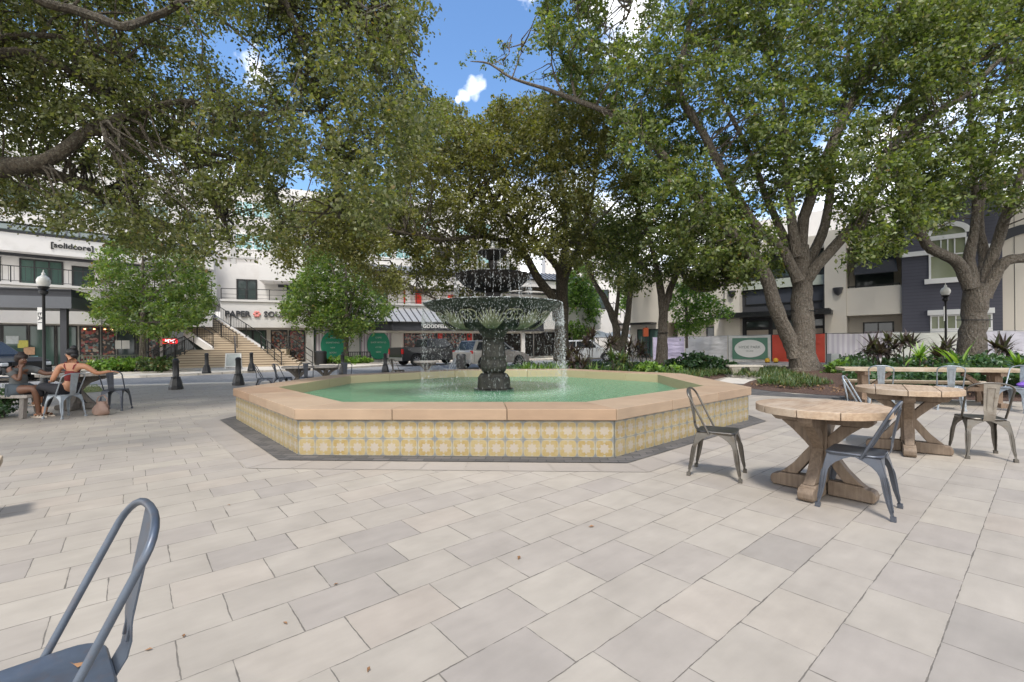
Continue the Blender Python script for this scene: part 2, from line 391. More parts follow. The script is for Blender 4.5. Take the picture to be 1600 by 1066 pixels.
fo = thing('fountain', 'three-tiered dark cast fountain in an octagonal yellow tiled basin', 'fountain', FC, FR)
def stone_mat():
    t = NT('pink_sandstone'); f = t.noise(2.2, 6, .62); g = t.noise(1.5, 4, .6, stretch=(1, 1, 8))
    c = t.ramp(t.island(), [(0, C(146, 123, 100)), (.5, C(153, 132, 109)), (1, C(140, 114, 90))])
    s = t.n('ShaderNodeVectorMath', operation='SCALE'); t.set(s.inputs[0], c); t.set(s.inputs['Scale'], t.math('MULTIPLY_ADD', f, .45, t.math('MULTIPLY_ADD', g, .35, .60)))
    st = t.math('MULTIPLY_ADD', t.noise(.9, 6, .7), 5, -2.9, clamp=True)
    c3 = t.mix(t.math('MULTIPLY', st, .5), s.outputs[0], C(150, 118, 92))
    # algae-tinted inside face
    ge = t.n('ShaderNodeNewGeometry'); p = t.n('ShaderNodeSeparateXYZ'); t.set(p.inputs[0], t.tc.outputs['Object'])
    rad = t.math('SQRT', t.math('ADD', t.math('MULTIPLY', p.outputs[0], p.outputs[0]), t.math('MULTIPLY', p.outputs[1], p.outputs[1])))
    nrm = t.n('ShaderNodeSeparateXYZ'); t.set(nrm.inputs[0], ge.outputs['Normal'])
    side = t.math('LESS_THAN', t.math('ABSOLUTE', nrm.outputs[2]), .5); ins = t.math('LESS_THAN', rad, RI+.03)
    c4 = t.mix(t.math('MULTIPLY', t.math('MULTIPLY', side, ins), .75), c3, C(165, 160, 124))
    t.bsdf(c4, .6, 0, t.bump(t.noise(50, 4), .3, .004)); return t.m
M_stone = stone_mat()
mb = MB(); rs = random.Random(3)
for i in range(8):
    n = 3; cuts = [0]+[(k+rs.uniform(-.12, .12))/n for k in range(1, n)]+[1]
    for k in range(n):
        L0 = (octv(RO, i+1)-octv(RO, i)).length; e = .0038/L0; s0, s1 = cuts[k]+(e if k else e*.7), cuts[k+1]-(e if k < n-1 else e*.7)
        def q(R, s, z): return octv(R, i, z).lerp(octv(R, i+1, z), s)
        o_, n_ = RO, RI
        vs = [q(o_, s0, ZB), q(o_, s1, ZB), q(n_, s1, .30), q(n_, s0, .30), q(o_, s0, ZT), q(o_, s1, ZT), q(n_, s1, ZT), q(n_, s0, ZT)]
        mb.add(vs, [(3, 2, 1, 0), (4, 5, 6, 7), (0, 1, 5, 4), (1, 2, 6, 5), (2, 3, 7, 6), (3, 0, 4, 7)])
mb.build('coping', M_stone, fo, bevel=.006)
mb = MB()
for i in range(8):
    vs = [octv(RW, i, 0), octv(RW, i+1, 0), octv(RI+.05, i+1, 0), octv(RI+.05, i, 0), octv(RW, i, ZB-.001), octv(RW, i+1, ZB-.001), octv(RI+.05, i+1, .299), octv(RI+.05, i, .299)]
    mb.add(vs, [(3, 2, 1, 0), (4, 5, 6, 7), (0, 1, 5, 4), (2, 3, 7, 6)])
mb.build('basin_wall', M_concrete, fo)
mb = MB(); mb.add([octv(RI+.04, i, .06) for i in range(8)], [tuple(range(8))]); mb.build('basin_floor', mat('pool_floor', (.10, .26, .16), .7), fo)
def tile_mat():
    TS = .2093
    t = NT('patterned_tiles'); p = t.n('ShaderNodeSeparateXYZ'); t.set(p.inputs[0], t.tc.outputs['Object'])
    U = t.math('DIVIDE', p.outputs[0], TS); V = t.math('DIVIDE', p.outputs[2], TS)
    fu = t.math('SUBTRACT', t.math('FRACT', U), .5); fv = t.math('SUBTRACT', t.math('FRACT', V), .5)
    r = t.math('SQRT', t.math('ADD', t.math('MULTIPLY', fu, fu), t.math('MULTIPLY', fv, fv)))
    th = t.math('ARCTAN2', fv, fu); c8 = t.math('COSINE', t.math('MULTIPLY', th, 8)); c4 = t.math('COSINE', t.math('MULTIPLY', th, 4))
    def less(a, b, soft=40): return t.math('MULTIPLY', t.math('SUBTRACT', b, a), soft, clamp=True)
    flower = less(r, t.math('MULTIPLY_ADD', c8, .04, .265))
    au, av = t.math('ABSOLUTE', fu), t.math('ABSOLUTE', fv); mxa, mna = t.math('MAXIMUM', au, av), t.math('MINIMUM', au, av)
    blob = t.math('MULTIPLY', less(mxa, .445), t.math('SUBTRACT', 1, t.math('MULTIPLY', less(mna, .075), less(.33, mxa))))
    du, dv = t.math('SUBTRACT', .5, au), t.math('SUBTRACT', .5, av)
    cd = t.math('ADD', du, dv); corner = less(t.math('ADD', t.math('SQRT', du), t.math('SQRT', dv)), .66, 14); arms = t.math('MAXIMUM', t.math('MULTIPLY', less(du, .03), less(dv, .30)), t.math('MULTIPLY', less(dv, .03), less(du, .30)))
    corner = t.math('MAXIMUM', corner, arms)
    cell = t.n('ShaderNodeCombineXYZ'); t.set(cell.inputs[0], t.math('FLOOR', U)); t.set(cell.inputs[1], t.math('FLOOR', V))
    wn_ = t.n('ShaderNodeTexWhiteNoise', noise_dimensions='2D'); t.set(wn_.inputs['Vector'], cell.outputs[0])
    ochre = t.mix(wn_.outputs['Value'], C(143, 120, 66), C(148, 130, 84)); pale = t.mix(wn_.outputs['Value'], C(150, 146, 132), C(147, 139, 122))
    wear = t.noise(14, 5, .7); wear = t.math('MULTIPLY_ADD', wear, 2.6, -.95, clamp=True)
    c = t.mix(blob, pale, ochre); c = t.mix(flower, c, C(157, 147, 136))
    c = t.mix(t.math('MULTIPLY', corner, .85), c, C(98, 106, 114)); c = t.mix(t.math('MULTIPLY', wear, .7), c, C(160, 148, 118))
    g = less(t.math('MINIMUM', du, dv), .017, 90); c = t.mix(t.math('MULTIPLY', g, .85), c, C(92, 94, 86))
    drt = t.math('MULTIPLY_ADD', t.noise(1.3, 5, .6), .35, .80)
    s = t.n('ShaderNodeVectorMath', operation='SCALE'); t.set(s.inputs[0], c); t.set(s.inputs['Scale'], drt)
    t.bsdf(s.outputs[0], .5, 0, t.bump(g, -.4, .003)); return t.m
M_tile = tile_mat()
for i in range(8):
    a, b = octv(RW+.012, i), octv(RW+.012, i+1); Lx = (b-a).length; n = 18
    mb = MB(); h = ZB-.012
    mb.b2((0, -.006, .009), (Lx-.004, .006, h))
    o = mb.build('tile_panel', M_tile, fo)
    o.location = a; o.rotation_euler = (0, 0, math.atan2((b-a).y, (b-a).x))
# cast iron tiers
def iron_mat(name, dark, green, amt):
    t = NT(name); f = t.noise(6, 6, .65); g = t.noise(16, 5, .7, stretch=(1, 1, .25))
    c = t.mix(t.math('MULTIPLY', t.math('MULTIPLY_ADD', f, 3, -1.1, clamp=True), amt), dark, green)
    c = t.mix(t.math('MULTIPLY_ADD', g, 4, -2.3, clamp=True), c, tuple(x*2.0 for x in green))
    t.bsdf(c, .5, .0, t.bump(g, .9, .03)); t.b.inputs['Specular IOR Level'].default_value = .35; return t.m
M_iron = iron_mat('wet_black_iron', (.005, .0045, .004), (.024, .015, .010), .6)
M_patina = iron_mat('green_grey_patina', (.015, .015, .013), (.052, .050, .038), .75)
M_patina2 = iron_mat('pale_green_patina', (.13, .135, .085), (.24, .235, .15), .8)
mb = MB()                                                   # plinth, eight sided with rounded shoulders
mb.lathe([(.44, .30), (.44, .385), (.40, .39), (.365, .40), (.352, .62), (.30, .70), (.235, .735)], 8)
mb.build('plinth', M_patina, fo, auto=25)
fl = lambda i, t: 1+.045*math.cos(12*t) if 3 <= i <= 8 else 1
mb = MB(); mb.lathe([(.235, .735), (.265, .77), (.284, .86), (.27, .96), (.245, 1.03), (.262, 1.06), (.256, 1.10), (.238, 1.28), (.225, 1.40), (.245, 1.45), (.225, 1.47), (.25, 1.53), (.32, 1.63), (.33, 1.665)], 72, wave=fl)
mb.build('pedestal', M_patina, fo, auto=50)
lob = lambda i, t: 1+(.012*math.cos(32*t)+.01*math.cos(16*t) if 1 < i < 11 else 0)
mb = MB(); mb.lathe([(.33, 1.665), (.60, 1.67), (.84, 1.70), (.98, 1.79), (1.10, 1.93), (1.24, 2.05), (1.40, 2.13), (1.47, 2.19), (1.50, 2.215), (1.485, 2.235), (1.44, 2.215), (1.3, 2.14), (.9, 2.12), (.2, 2.12)], 128, wave=lob)
mb.build('large_bowl', M_patina, fo, auto=60)
mb = MB()                                                   # fan leaves and scrolls cast on the bowl
prof = [(.70, 1.675), (.86, 1.70), (1.0, 1.79), (1.12, 1.93), (1.21, 2.02), (1.26, 2.08)]
def onbowl(u, th, off=.02):
    k = u*(len(prof)-1); i = min(int(k), len(prof)-2); f = k-i
    r = prof[i][0]*(1-f)+prof[i+1][0]*f+off; z = prof[i][1]*(1-f)+prof[i+1][1]*f-off*.4
    return Vector((r*math.cos(th), r*math.sin(th), z))
for j in range(8):
    th0 = 2*pi*j/8-pi/2-FR
    for k in range(-4, 5):
        pts = [onbowl(.95*(1-abs(k)*.085)*s/6, th0+k*.062*(s/6)**1.0+.006*k, .022+.02*math.sin(pi*s/6)) for s in range(7)]
        mb.tube(pts, [.016, .030, .036, .034, .030, .020, .006], 6, flat=.5)
    for sg in (-1, 1):                                      # scrolls either side
        c0 = th0+sg*.33
        pts = []
        for s in range(16):
            a = s/15*2.2*pi; rr = .17*(1-s/15*.75)
            pts.append(onbowl(min(1, max(0, .62+rr*math.sin(a)*1.6)), c0+sg*rr*math.cos(a)*.75, .03))
        mb.tube(pts, .014, 5)
mb.build('leaf_ornament', M_patina2, fo, smooth=True)
mb = MB(); mb.lathe([(.20, 2.13), (.20, 2.24), (.165, 2.27), (.19, 2.31), (.15, 2.35), (.17, 2.44), (.15, 2.50)], 32)
mb.build('middle_stem', M_iron, fo, auto=50)
sc = lambda i, t: 1+(.055*abs(math.sin(10*t)) if i > 3 else .05*abs(math.sin(10*t)) if i > 1 else 0)
mb = MB(); mb.lathe([(.15, 2.47), (.30, 2.50), (.46, 2.55), (.62, 2.64), (.72, 2.74), (.785, 2.83), (.80, 2.855), (.77, 2.86), (.70, 2.80), (.4, 2.76), (.05, 2.75)], 160, wave=sc)
mb.build('middle_bowl', M_iron, fo, auto=60)
mb = MB(); mb.lathe([(.11, 2.76), (.10, 2.90), (.06, 2.95), (.055, 3.0), (.085, 3.05), (.10, 3.12), (.075, 3.18)], 24)
mb.build('upper_stem', M_iron, fo, auto=50)
mb = MB(); mb.lathe([(.075, 3.18), (.12, 3.20), (.20, 3.26), (.29, 3.335), (.325, 3.355), (.32, 3.37), (.24, 3.34), (.03, 3.33)], 96, wave=lambda i, t: 1+(.05*abs(math.sin(6*t)) if i > 1 else 0))
mb.build('top_bowl', M_iron, fo, auto=60)
mb = MB(); mb.lathe([(.02, 3.33), (.025, 3.40), (.045, 3.42), (.055, 3.45), (.045, 3.49), (.01, 3.51)], 16)
mb.build('finial', mat('finial_stone', (.22, .21, .18), .4), fo, auto=50)
# falling water: hundreds of drops and broken strands
def water_mat(name, tint=(.9, .93, .93), a=.75):
    t = NT(name); t.bsdf(tint, .12); t.b.inputs['Alpha'].default_value = a; t.b.inputs['Transmission Weight'].default_value = .35; t.b.inputs['IOR'].default_value = 1.33
    return t.m
M_drop = water_mat('falling_water', (.72, .75, .75), .55)
def drops(mb, r0, z0, z1, n, rs, spread=.03, vout=.25, big=1.0, ang=None, strands=None):
    H = z0-z1
    for k in range(n):
        th = (strands[k % len(strands)]+rs.gauss(0, .012)) if strands else rs.uniform(*(ang or (0, 2*pi)))
        u = rs.random()**.8; tt = math.sqrt(2*H*u/9.81)
        r = r0+vout*tt+rs.gauss(0, spread*(.3+u)); z = z0-H*u
        L_ = rs.uniform(.012, .05)*big*(.6+u); w = rs.uniform(.0016, .0040)*big
        x, y = r*math.cos(th), r*math.sin(th)
        b = len(mb.v); mb.v += [(x, y, z-L_/2), (x+w, y, z), (x, y+w, z), (x-w, y, z), (x, y-w, z), (x, y, z+L_/2)]
        for i in range(4): mb.f += [(b, b+1+(i+1) % 4, b+1+i), (b+5, b+1+i, b+1+(i+1) % 4)]; mb.m += [0, 0]
rs = random.Random(11)
mb = MB()
st3 = [2*pi*k/14+rs.uniform(-.12, .12) for k in range(14)]
drops(mb, .335, 3.345, 2.86, 620, rs, .006, .05, .95, strands=st3)
st2 = [2*pi*k/26+rs.uniform(-.1, .1) for k in range(26)]
drops(mb, .81, 2.845, 2.20, 1000, rs, .012, .16, 1.0, strands=st2)
st1 = [2*pi*k/90+rs.uniform(-.03, .03) for k in range(90)]
drops(mb, 1.505, 2.21, ZW, 3400, rs, .02, .07, .85, strands=st1)
drops(mb, 1.50, 2.22, ZW, 900, rs, .03, .08, .9)
drops(mb, 1.50, 2.22, ZW, 1000, rs, .03, .10, 1.0, ang=(-.45, .5))
drops(mb, 1.515, 2.23, 1.75, 3200, rs, .012, .05, .9)
drops(mb, .82, 2.86, 2.5, 700, rs, .01, .05, .9)
drops(mb, .02, 3.60, 3.50, 30, rs, .008, .05, 1.0)
for k in range(900):                                        # beaded wet rims
    th = rs.uniform(0, 2*pi); r, z, s = ((1.50, 2.225, .013), (.815, 2.86, .010), (.33, 3.365, .008))[0 if k < 620 else 1 if k < 820 else 2]
    mb.ball((r*math.cos(th), r*math.sin(th), z+rs.uniform(-.01, .006)), (s*rs.uniform(.5, 1.4), s, s*rs.uniform(.3, .7)), 5, 3)
mb.build('falling_water', M_drop, fo)['kind'] = 'stuff'
mb = MB()                                                   # clear water lying in the bowls
mb.lathe([(0.01, 2.20), (1.44, 2.20)], 64, cap=False); mb.lathe([(0.01, 2.835), (.75, 2.835)], 48, cap=False)
mb.build('bowl_water', water_mat('clear_water', (.12, .15, .13), .9), fo)
mb = MB()                                                   # splash spray where the curtain lands
for k in range(500):
    th = rs.uniform(0, 2*pi); r = 1.58+rs.gauss(0, .10); h = abs(rs.gauss(0, .035)); w = rs.uniform(.002, .006)
    mb.ball((r*math.cos(th), r*math.sin(th), ZW+.004+h), (w, w, w*1.2), 4, 3)
mb.build('splash', M_drop, fo)['kind'] = 'stuff'

def pool_mat():
    t = NT('green_pool_water'); p = t.n('ShaderNodeSeparateXYZ'); t.set(p.inputs[0], t.tc.outputs['Object'])
    r = t.math('SQRT', t.math('ADD', t.math('MULTIPLY', p.outputs[0], p.outputs[0]), t.math('MULTIPLY', p.outputs[1], p.outputs[1])))
    ring = t.math('SINE', t.math('ADD', t.math('MULTIPLY', r, 24), t.math('MULTIPLY', t.noise(2.5, 3), 9)))
    amp = t.math('DIVIDE', 1.0, t.math('MULTIPLY_ADD', t.math('ABSOLUTE', t.math('SUBTRACT', r, 1.58)), 3.2, .8))
    n1 = t.noise(9, 7, .68, stretch=(1, 1, 1)); n2 = t.noise(30, 4, .6)
    h = t.math('MULTIPLY_ADD', ring, t.math('MULTIPLY', amp, .18), t.math('MULTIPLY_ADD', n1, 1.2, t.math('MULTIPLY', n2, .5)))
    foam = t.math('MULTIPLY', t.math('SUBTRACT', 1, t.math('MULTIPLY', t.math('ABSOLUTE', t.math('SUBTRACT', r, 1.60)), 1.8), clamp=True), t.math('MULTIPLY_ADD', t.noise(20, 5, .7), 5, -2.1, clamp=True))
    c = t.mix(t.math('MULTIPLY_ADD', n1, 4.0, -1.5, clamp=True), (.035, .165, .08), (.155, .30, .18))
    c = t.mix(t.math('MULTIPLY', t.math('MULTIPLY_ADD', t.noise(26, 5, .65, stretch=(1, 1.6, 1)), 6, -2.9, clamp=True), .55), c, (.30, .44, .31))
    c = t.mix(t.math('MULTIPLY', t.math('MULTIPLY_ADD', t.noise(17, 5, .65, stretch=(.7, 1.4, 1)), 6, -3.1, clamp=True), .5), c, (.03, .13, .06))
    c = t.mix(t.math('MULTIPLY', foam, .65), c, (.42, .58, .47))
    t.bsdf(c, .13, 0, t.bump(h, 1.0, .055)); t.b.inputs['IOR'].default_value = 1.33; t.b.inputs['Specular IOR Level'].default_value = .5
    return t.m
mb = MB(); mb.add([octv(RI-.002, i, 0) for i in range(8)], [tuple(range(8))])
o = mb.build('water', pool_mat()); o.location = (FC.x, FC.y, ZW); o.rotation_euler = (0, 0, FR); o['kind'] = 'structure'
# ================================================================ BUILDINGS
def frame(p, d):                                           # local frame on a facade: x along it, y out of the wall towards the court, z up
    d = Vector((d[0], d[1], 0)).normalized(); n = Vector((d.y, -d.x, 0))
    return Matrix.Translation((p[0], p[1], 0)) @ Matrix(((d.x, n.x, 0, 0), (d.y, n.y, 0, 0), (0, 0, 1, 0), (0, 0, 0, 1)))
class FB(MB):                                              # boxes given in facade coordinates: u0,u1 along, o0,o1 outwards, z0,z1
    def __init__(s, M): super().__init__(); s.M = M
    def bx(s, u0, u1, o0, o1, z0, z1): 
        return s.box(((u0+u1)/2, (o0+o1)/2, (z0+z1)/2), (abs(u1-u0), abs(o1-o0), abs(z1-z0)), 0, s.M)
    def P3(s, u, o, z): return s.M @ Vector((u, o, z))
    def bb(s, p, q, w, h): return s.bar(s.P3(*p), s.P3(*q), w, h)
def solve_u(p, d, px):                                     # distance along facade line seen in column px
    d = Vector(d).normalized(); k = (px-800)/FPX
    return (k*p[1]-p[0])/(d[0]-k*d[1])
def window(M, par, u0, u1, z0, z1, o, nx=1, nz=1, fr=.06, glass=None, fmat=None, name='window', dep=.05):
    f = FB(M); f.bx(u0, u1, o, o+dep, z1-fr, z1); f.bx(u0, u1, o, o+dep, z0, z0+fr)
    f.bx(u0, u0+fr, o, o+dep, z0+fr, z1-fr); f.bx(u1-fr, u1, o, o+dep, z0+fr, z1-fr)
    for i in range(1, nx):
        u = u0+(u1-u0)*i/nx; f.bx(u-fr*.4, u+fr*.4, o+.002, o+dep-.004, z0+fr, z1-fr)
    for i in range(1, nz):
        z = z0+(z1-z0)*i/nz; f.bx(u0+fr, u1-fr, o+.003, o+dep-.006, z-fr*.35, z+fr*.35)
    w = f.build(name, fmat or M_black, par)
    g = FB(M); g.bx(u0+fr*.5, u1-fr*.5, o-.02, o+.012, z0+fr*.5, z1-fr*.5); g.build('pane', glass or M_glass, w)
    return w
def railing(M, par, u0, u1, o, z, h=1.0, n=None, m=None, name='railing'):
    f = FB(M); f.bb((u0, o, z+h), (u1, o, z+h), .05, .05); f.bb((u0, o, z+.12), (u1, o, z+.12), .03, .03); f.bb((u0, o, z+h*.5), (u1, o, z+h*.5), .025, .025) if not n else None
    L_ = u1-u0; k = max(2, int(L_/1.6))
    for i in range(k+1): u = u0+L_*i/k; f.bx(u-.025, u+.025, o-.025, o+.025, z, z+h)
    if n:
        c = int(L_/n)
        for i in range(1, c): u = u0+L_*i/c; f.bx(u-.009, u+.009, o-.009, o+.009, z+.12, z+h)
    return f.build(name, m or M_black, par)

def display_mat():
    t = NT('shop_display'); v = t.n('ShaderNodeTexVoronoi'); v.inputs['Scale'].default_value = 7.5; t.set(v.inputs['Vector'], t.tc.outputs['Object'])
    s = t.n('ShaderNodeSeparateColor'); t.set(s.inputs[0], v.outputs['Color'])
    c = t.ramp(s.outputs[0], [(0, (.012, .010, .010)), (.42, (.03, .02, .016)), (.55, (.30, .11, .04)), (.66, (.05, .12, .13)), (.78, (.38, .33, .27)), (.9, (.30, .03, .03)), (1, (.03, .03, .04))])
    t.bsdf(c, .25); return t.m
M_display = display_mat()
def stripes_mat(name, a, b, w, rot=0):
    t = NT(name); p = t.n('ShaderNodeSeparateXYZ'); m = t.n('ShaderNodeMapping'); m.inputs['Rotation'].default_value = (0, 0, rot); t.set(m.inputs[0], t.tc.outputs['Object']); t.set(p.inputs[0], m.outputs[0])
    f = t.math('LESS_THAN', t.math('FRACT', t.math('DIVIDE', p.outputs[0], w)), .5)
    t.bsdf(t.mix(f, a, b), .6); return t.m
M_lamp_glow = NT('warm_shop_lamp')
_e = M_lamp_glow.n('ShaderNodeEmission'); _e.inputs['Color'].default_value = (1, .55, .25, 1); _e.inputs['Strength'].default_value = 2.5
M_lamp_glow.t.links.new(_e.outputs[0], M_lamp_glow.out.inputs[0]); M_lamp_glow = M_lamp_glow.m
_t = NT('red_neon'); _e = _t.n('ShaderNodeEmission'); _e.inputs['Color'].default_value = (1, .03, .04, 1); _e.inputs['Strength'].default_value = .55
_t.t.links.new(_e.outputs[0], _t.out.inputs[0]); M_neon = _t.m

_t = NT('white_neon'); _e = _t.n('ShaderNodeEmission'); _e.inputs['Color'].default_value = (1, .85, .85, 1); _e.inputs['Strength'].default_value = .8
_t.t.links.new(_e.outputs[0], _t.out.inputs[0]); M_neonw = _t.m
def seam_roof(f, quad, n, rib=.05):                        # standing-seam roof over a quad eaveL, eaveR, topR, topL (world points)
    a, b, c, d = [Vector(q) for q in quad]
    nm = (b-a).cross(d-a).normalized()
    if nm.z < 0: nm = -nm
    f.add([a, b, c, d, a-nm*.06, b-nm*.06, c-nm*.06, d-nm*.06], [(0, 1, 2, 3), (7, 6, 5, 4), (0, 4, 5, 1), (1, 5, 6, 2), (2, 6, 7, 3), (3, 7, 4, 0)])
    f.mi = 1
    for i in range(n+1):
        s = i/n; f.bar(a.lerp(b, s)+nm*.02, d.lerp(c, s)+nm*.02, rib*1.4, .09, up=nm)
    f.mi = 0

# ---- left shop block, running away at 45 degrees
A0, AD = (-28.8, 25.4), (.722, .692)
MA = frame(A0, AD)
uA = lambda px: solve_u(A0, AD, px)
bl = thing('shop_building', 'white two-storey shop block at far left with dark storefront and signed upper floor', 'building', (A0[0], A0[1], 0))
bl_inv = Matrix.Translation((-A0[0], -A0[1], 0)); MAl = bl_inv @ MA
e0, e1 = -14, uA(331)
f = FB(MAl)
f.bx(e0, e1, -9, -.9, 0, 2.85)                                                  # recessed ground floor core
f.bx(e0, uA(158), -9, .35, 2.86, 5.15); f.bx(uA(158), e1, -9, .28, 2.86, 5.15)      # band wall
f.bx(e0, e1, .36, .44, 5.02, 5.16)
f.bx(e0, e1+1, -12, -3.6, 5.16, 9.0)                                                # upper storey
for u in (e0+2, -6, uA(170)): f.bx(u-.35, u+.35, -3.6, -3.3, 5.17, 7.3)
f.bx(e0, e1+.6, -3.6, -2.4, 7.35, 8.45)                                          # fascia carrying the sign
f.build('wall', M_white, bl)
f = FB(MAl); f.bx(e0, e1+.6, -3.595, -2.36, 8.46, 8.62); f.bx(e0, e1+.6, -3.59, -3.2, 7.20, 7.34); f.build('trim', M_dark, bl)
f = FB(MAl)
seam_roof(f, [f.P3(e0, -2.3, 8.64), f.P3(e1+.6, -2.3, 8.64), f.P3(e1+.6, -6, 9.75), f.P3(e0, -6, 9.75)], 40)
f.build('roof', [mat('green_grey_roof', (.12, .145, .135), .5, .2), M_dark], bl)
f = FB(MAl); f.bx(e0, e1, -10.5, -5.5, 9.0, 14.5); f.build('upper_wall', M_white, bl)
for k, px in enumerate((20, 90, 160, 235, 300)):
    u = uA(px)*1.12; window(MAl, bl, u-.9, u+.9, 10.6, 12.4, -5.49, 2, 2, fmat=M_whitepaint, glass=M_glassgreen)
railing(MAl, bl, e0, e1, -5.1, 9.8, .9, .25, M_whitepaint)
f = FB(MAl); f.bx(e0, e1, -5.45, -4.9, 9.55, 9.78); f.build('balcony', M_white, bl)
railing(MAl, bl, e0, e1, .1, 5.17, .95, .22)
window(MAl, bl, uA(22), uA(98), 5.45, 7.1, -3.595, 3, 1, .09, M_glassgreen); window(MAl, bl, uA(112), uA(150), 5.45, 6.9, -3.595, 2, 1, .09)
window(MAl, bl, uA(-70), uA(-10), 5.45, 7.1, -3.595, 3, 1, .09)
# storefront panes
for i, (a, b, m) in enumerate(((-120, -60, M_glassgreen), (-60, 0, M_glassgreen), (0, 42, M_glassgreen), (43, 86, M_glassgreen), (87, 121, M_glassgreen), (124, 157, M_display), (159, 182, M_display), (184, 214, M_glass), (233, 252, M_display), (257, 327, M_glass))):
    window(MAl, bl, uA(a), uA(b), .35, 2.80, -.89, 1, 1, .07, m, name='shop_window')
f = FB(MAl); f.bx(uA(215), uA(231), -.88, -.82, .1, 2.3); f.build('door', M_black, bl)
f = FB(MAl)
for px in (133, 148, 165, 176): f.box(f.P3(uA(px), -.80, 2.62), (.07, .07, .05))
f.build('ceiling_lamp', M_lamp_glow, bl)
for (px, z, c, w) in ((17, 1.9, (.55, .60, .62), .5), (34, 1.65, (.62, .57, .12), .42), (44, 1.25, (.55, .33, .2), .45), (20, .75, (.15, .45, .55), .30), (30, .75, (.45, .06, .22), .28), (50, .72, (.2, .5, .6), .4)):
    f = FB(MAl); f.bx(uA(px)-w/2, uA(px)+w/2, -.86, -.80, z-.2, z+.25); f.build('window_poster', mat('poster_%d' % int(px*10+z*100), c, .4, var=.35, scale=9), bl)
for (px, w) in ((186, .30), (198, .38)):
    f = FB(MAl); f.bx(uA(px)-w/2, uA(px)+w/2, -.82, -.815, 1.35, 1.9); f.build('door_notice', M_whitepaint, bl)
sg = thing('store_sign', 'black bracketed wordmark sign on the white upper fascia of the left block', 'sign', tuple(MA @ Vector((uA(109)+.15, -2.38, 7.95))), math.atan2(AD[1], AD[0]))
text_mesh('lettering', '[solidcore]', M_black, sg, .46, .06, sx=1.0, bold=.012)
text_mesh('shop_number', '1714', mat('gold_letters', (.4, .3, .12), .4, .5), bl, .2, .02, loc=MAl @ Vector((uA(204), -.84, 2.45)), rot=(pi/2, 0, math.atan2(AD[1], AD[0])))
ne = thing('neon_sign', 'glowing red sign reading PDC hanging in the dark shop window beside the stairs', 'sign', tuple(MA @ Vector((uA(268), -.62, 1.85))), math.atan2(AD[1], AD[0]))
f = MB(); f.b2((-.42, -.02, -.17), (.42, .02, .17)); f.build('panel', M_neon, ne, bevel=.03)
text_mesh('lettering', 'PDC', M_neonw, ne, .30, .02, loc=(0, -.06, 0), bold=.012)
# dark flat canopy on posts in front of the block
Mc = frame((-27.2, 21.6), (.93, .37)); cn = thing('canopy', 'dark grey flat-roofed walkway canopy on posts at far left', 'canopy', (-27.2, 21.6, 0)); ci = Matrix.Translation((27.2, -21.6, 0)) @ Mc
uc = lambda px: solve_u((-27.2, 21.6), (.93, .37), px)
f = FB(ci); f.bx(-9, uc(112), -2.2, 0, 3.45, 4.05); f.build('fascia', mat('slate_metal', (.10, .105, .115), .5, .2), cn)
f = FB(ci); f.bx(-9, uc(108), -2.0, -.25, 4.06, 4.40); f.bx(-9, uc(109), -2.1, -.15, 4.401, 4.46); f.build('roof', M_dark, cn)
for u in (uc(95), -8): f = FB(ci); f.bx(u-.13, u+.13, -.5, -.24, 0, 3.45); f.build('post', M_dark, cn)

# ---- central block with the big letters
B0, BD = (-22.3, 35.0), (.935, .354)
MBm = frame(B0, BD); uB = lambda px: solve_u(B0, BD, px)
bc = thing('shop_building', 'white curved-front central shop block with stationery shop lettering above the steps', 'building', (B0[0], B0[1], 0))
MBl = Matrix.Translation((-B0[0], -B0[1], 0)) @ MBm
b0, b1 = uB(345), uB(735)
f = FB(MBl)
f.bx(b0-7, b1+14, -10, -1.2, 0, 2.95)
f.bx(b0, b1+14, -10, 0, 2.96, 5.1)
f.bx(b0, b1+14, .002, .10, 4.98, 5.14)
f.bx(b0-9, b1+14, -14, -4.2, 5.15, 8.6)
f.bx(uB(400), uB(475), -4.2, -1.6, 6.95, 8.9)                                    # projecting balcony box
f.bx(uB(556), b1+14, -4.2, -3.0, 7.0, 8.2)                                      # fascia on the right
for a, b in ((478, 490), (540, 562), (612, 631)): f.bx(uB(a), uB(b), -1.2, -.25, 0, 2.95)
for px in (512+60, 575, 648, 700): f.bx(uB(px)-.25, uB(px)+.25, -4.2, -3.9, 5.15, 7)
f.build('wall', M_white, bc)
f = FB(MBl); f.bx(uB(556), b1+14, -3.0, -2.9, 8.21, 8.33); f.bx(uB(556), b1+14, -4.19, -3.8, 6.85, 6.99); f.bx(uB(425), uB(475), -4.19, -4.0, 6.7, 6.93); f.build('trim', M_dark, bc)
f = FB(MBl); seam_roof(f, [f.P3(uB(560), -2.8, 8.36), f.P3(b1+14, -2.8, 8.36), f.P3(b1+14, -6.0, 9.5), f.P3(uB(575), -6.0, 9.5)], 46); f.build('roof', [M_greyroof, M_dark], bc)
f = FB(MBl)
for z in (9.6, 12.6, 15.7): f.bx(b0-9, b1+8.05, -7.2, -7.05, z, z+.16)
for px in (336, 400, 480, 560, 625, 690, 760): f.bx(uB(px)*1.16-.2, uB(px)*1.16+.2, -7.2, -7.08, 8.6, 16.4)
f.build('string_course', mat('grey_trim', (.42, .41, .39), .8), bc)
f = FB(MBl); f.bx(b0-9, b1+8, -16, -7.2, 8.6, 16.5); f.bx(uB(415), uB(470), -7.2, -6.0, 8.9, 11.2); f.build('upper_wall', M_white, bc)
M_pale = glass_dark('pale_blue_glass', (.16, .27, .27), .1)
wl_ = [(px, z, 1.7, 1.5) for z in (11.2, 14.2) for px in (352, 384, 416, 448, 512, 544, 576, 608, 640, 704, 736)]
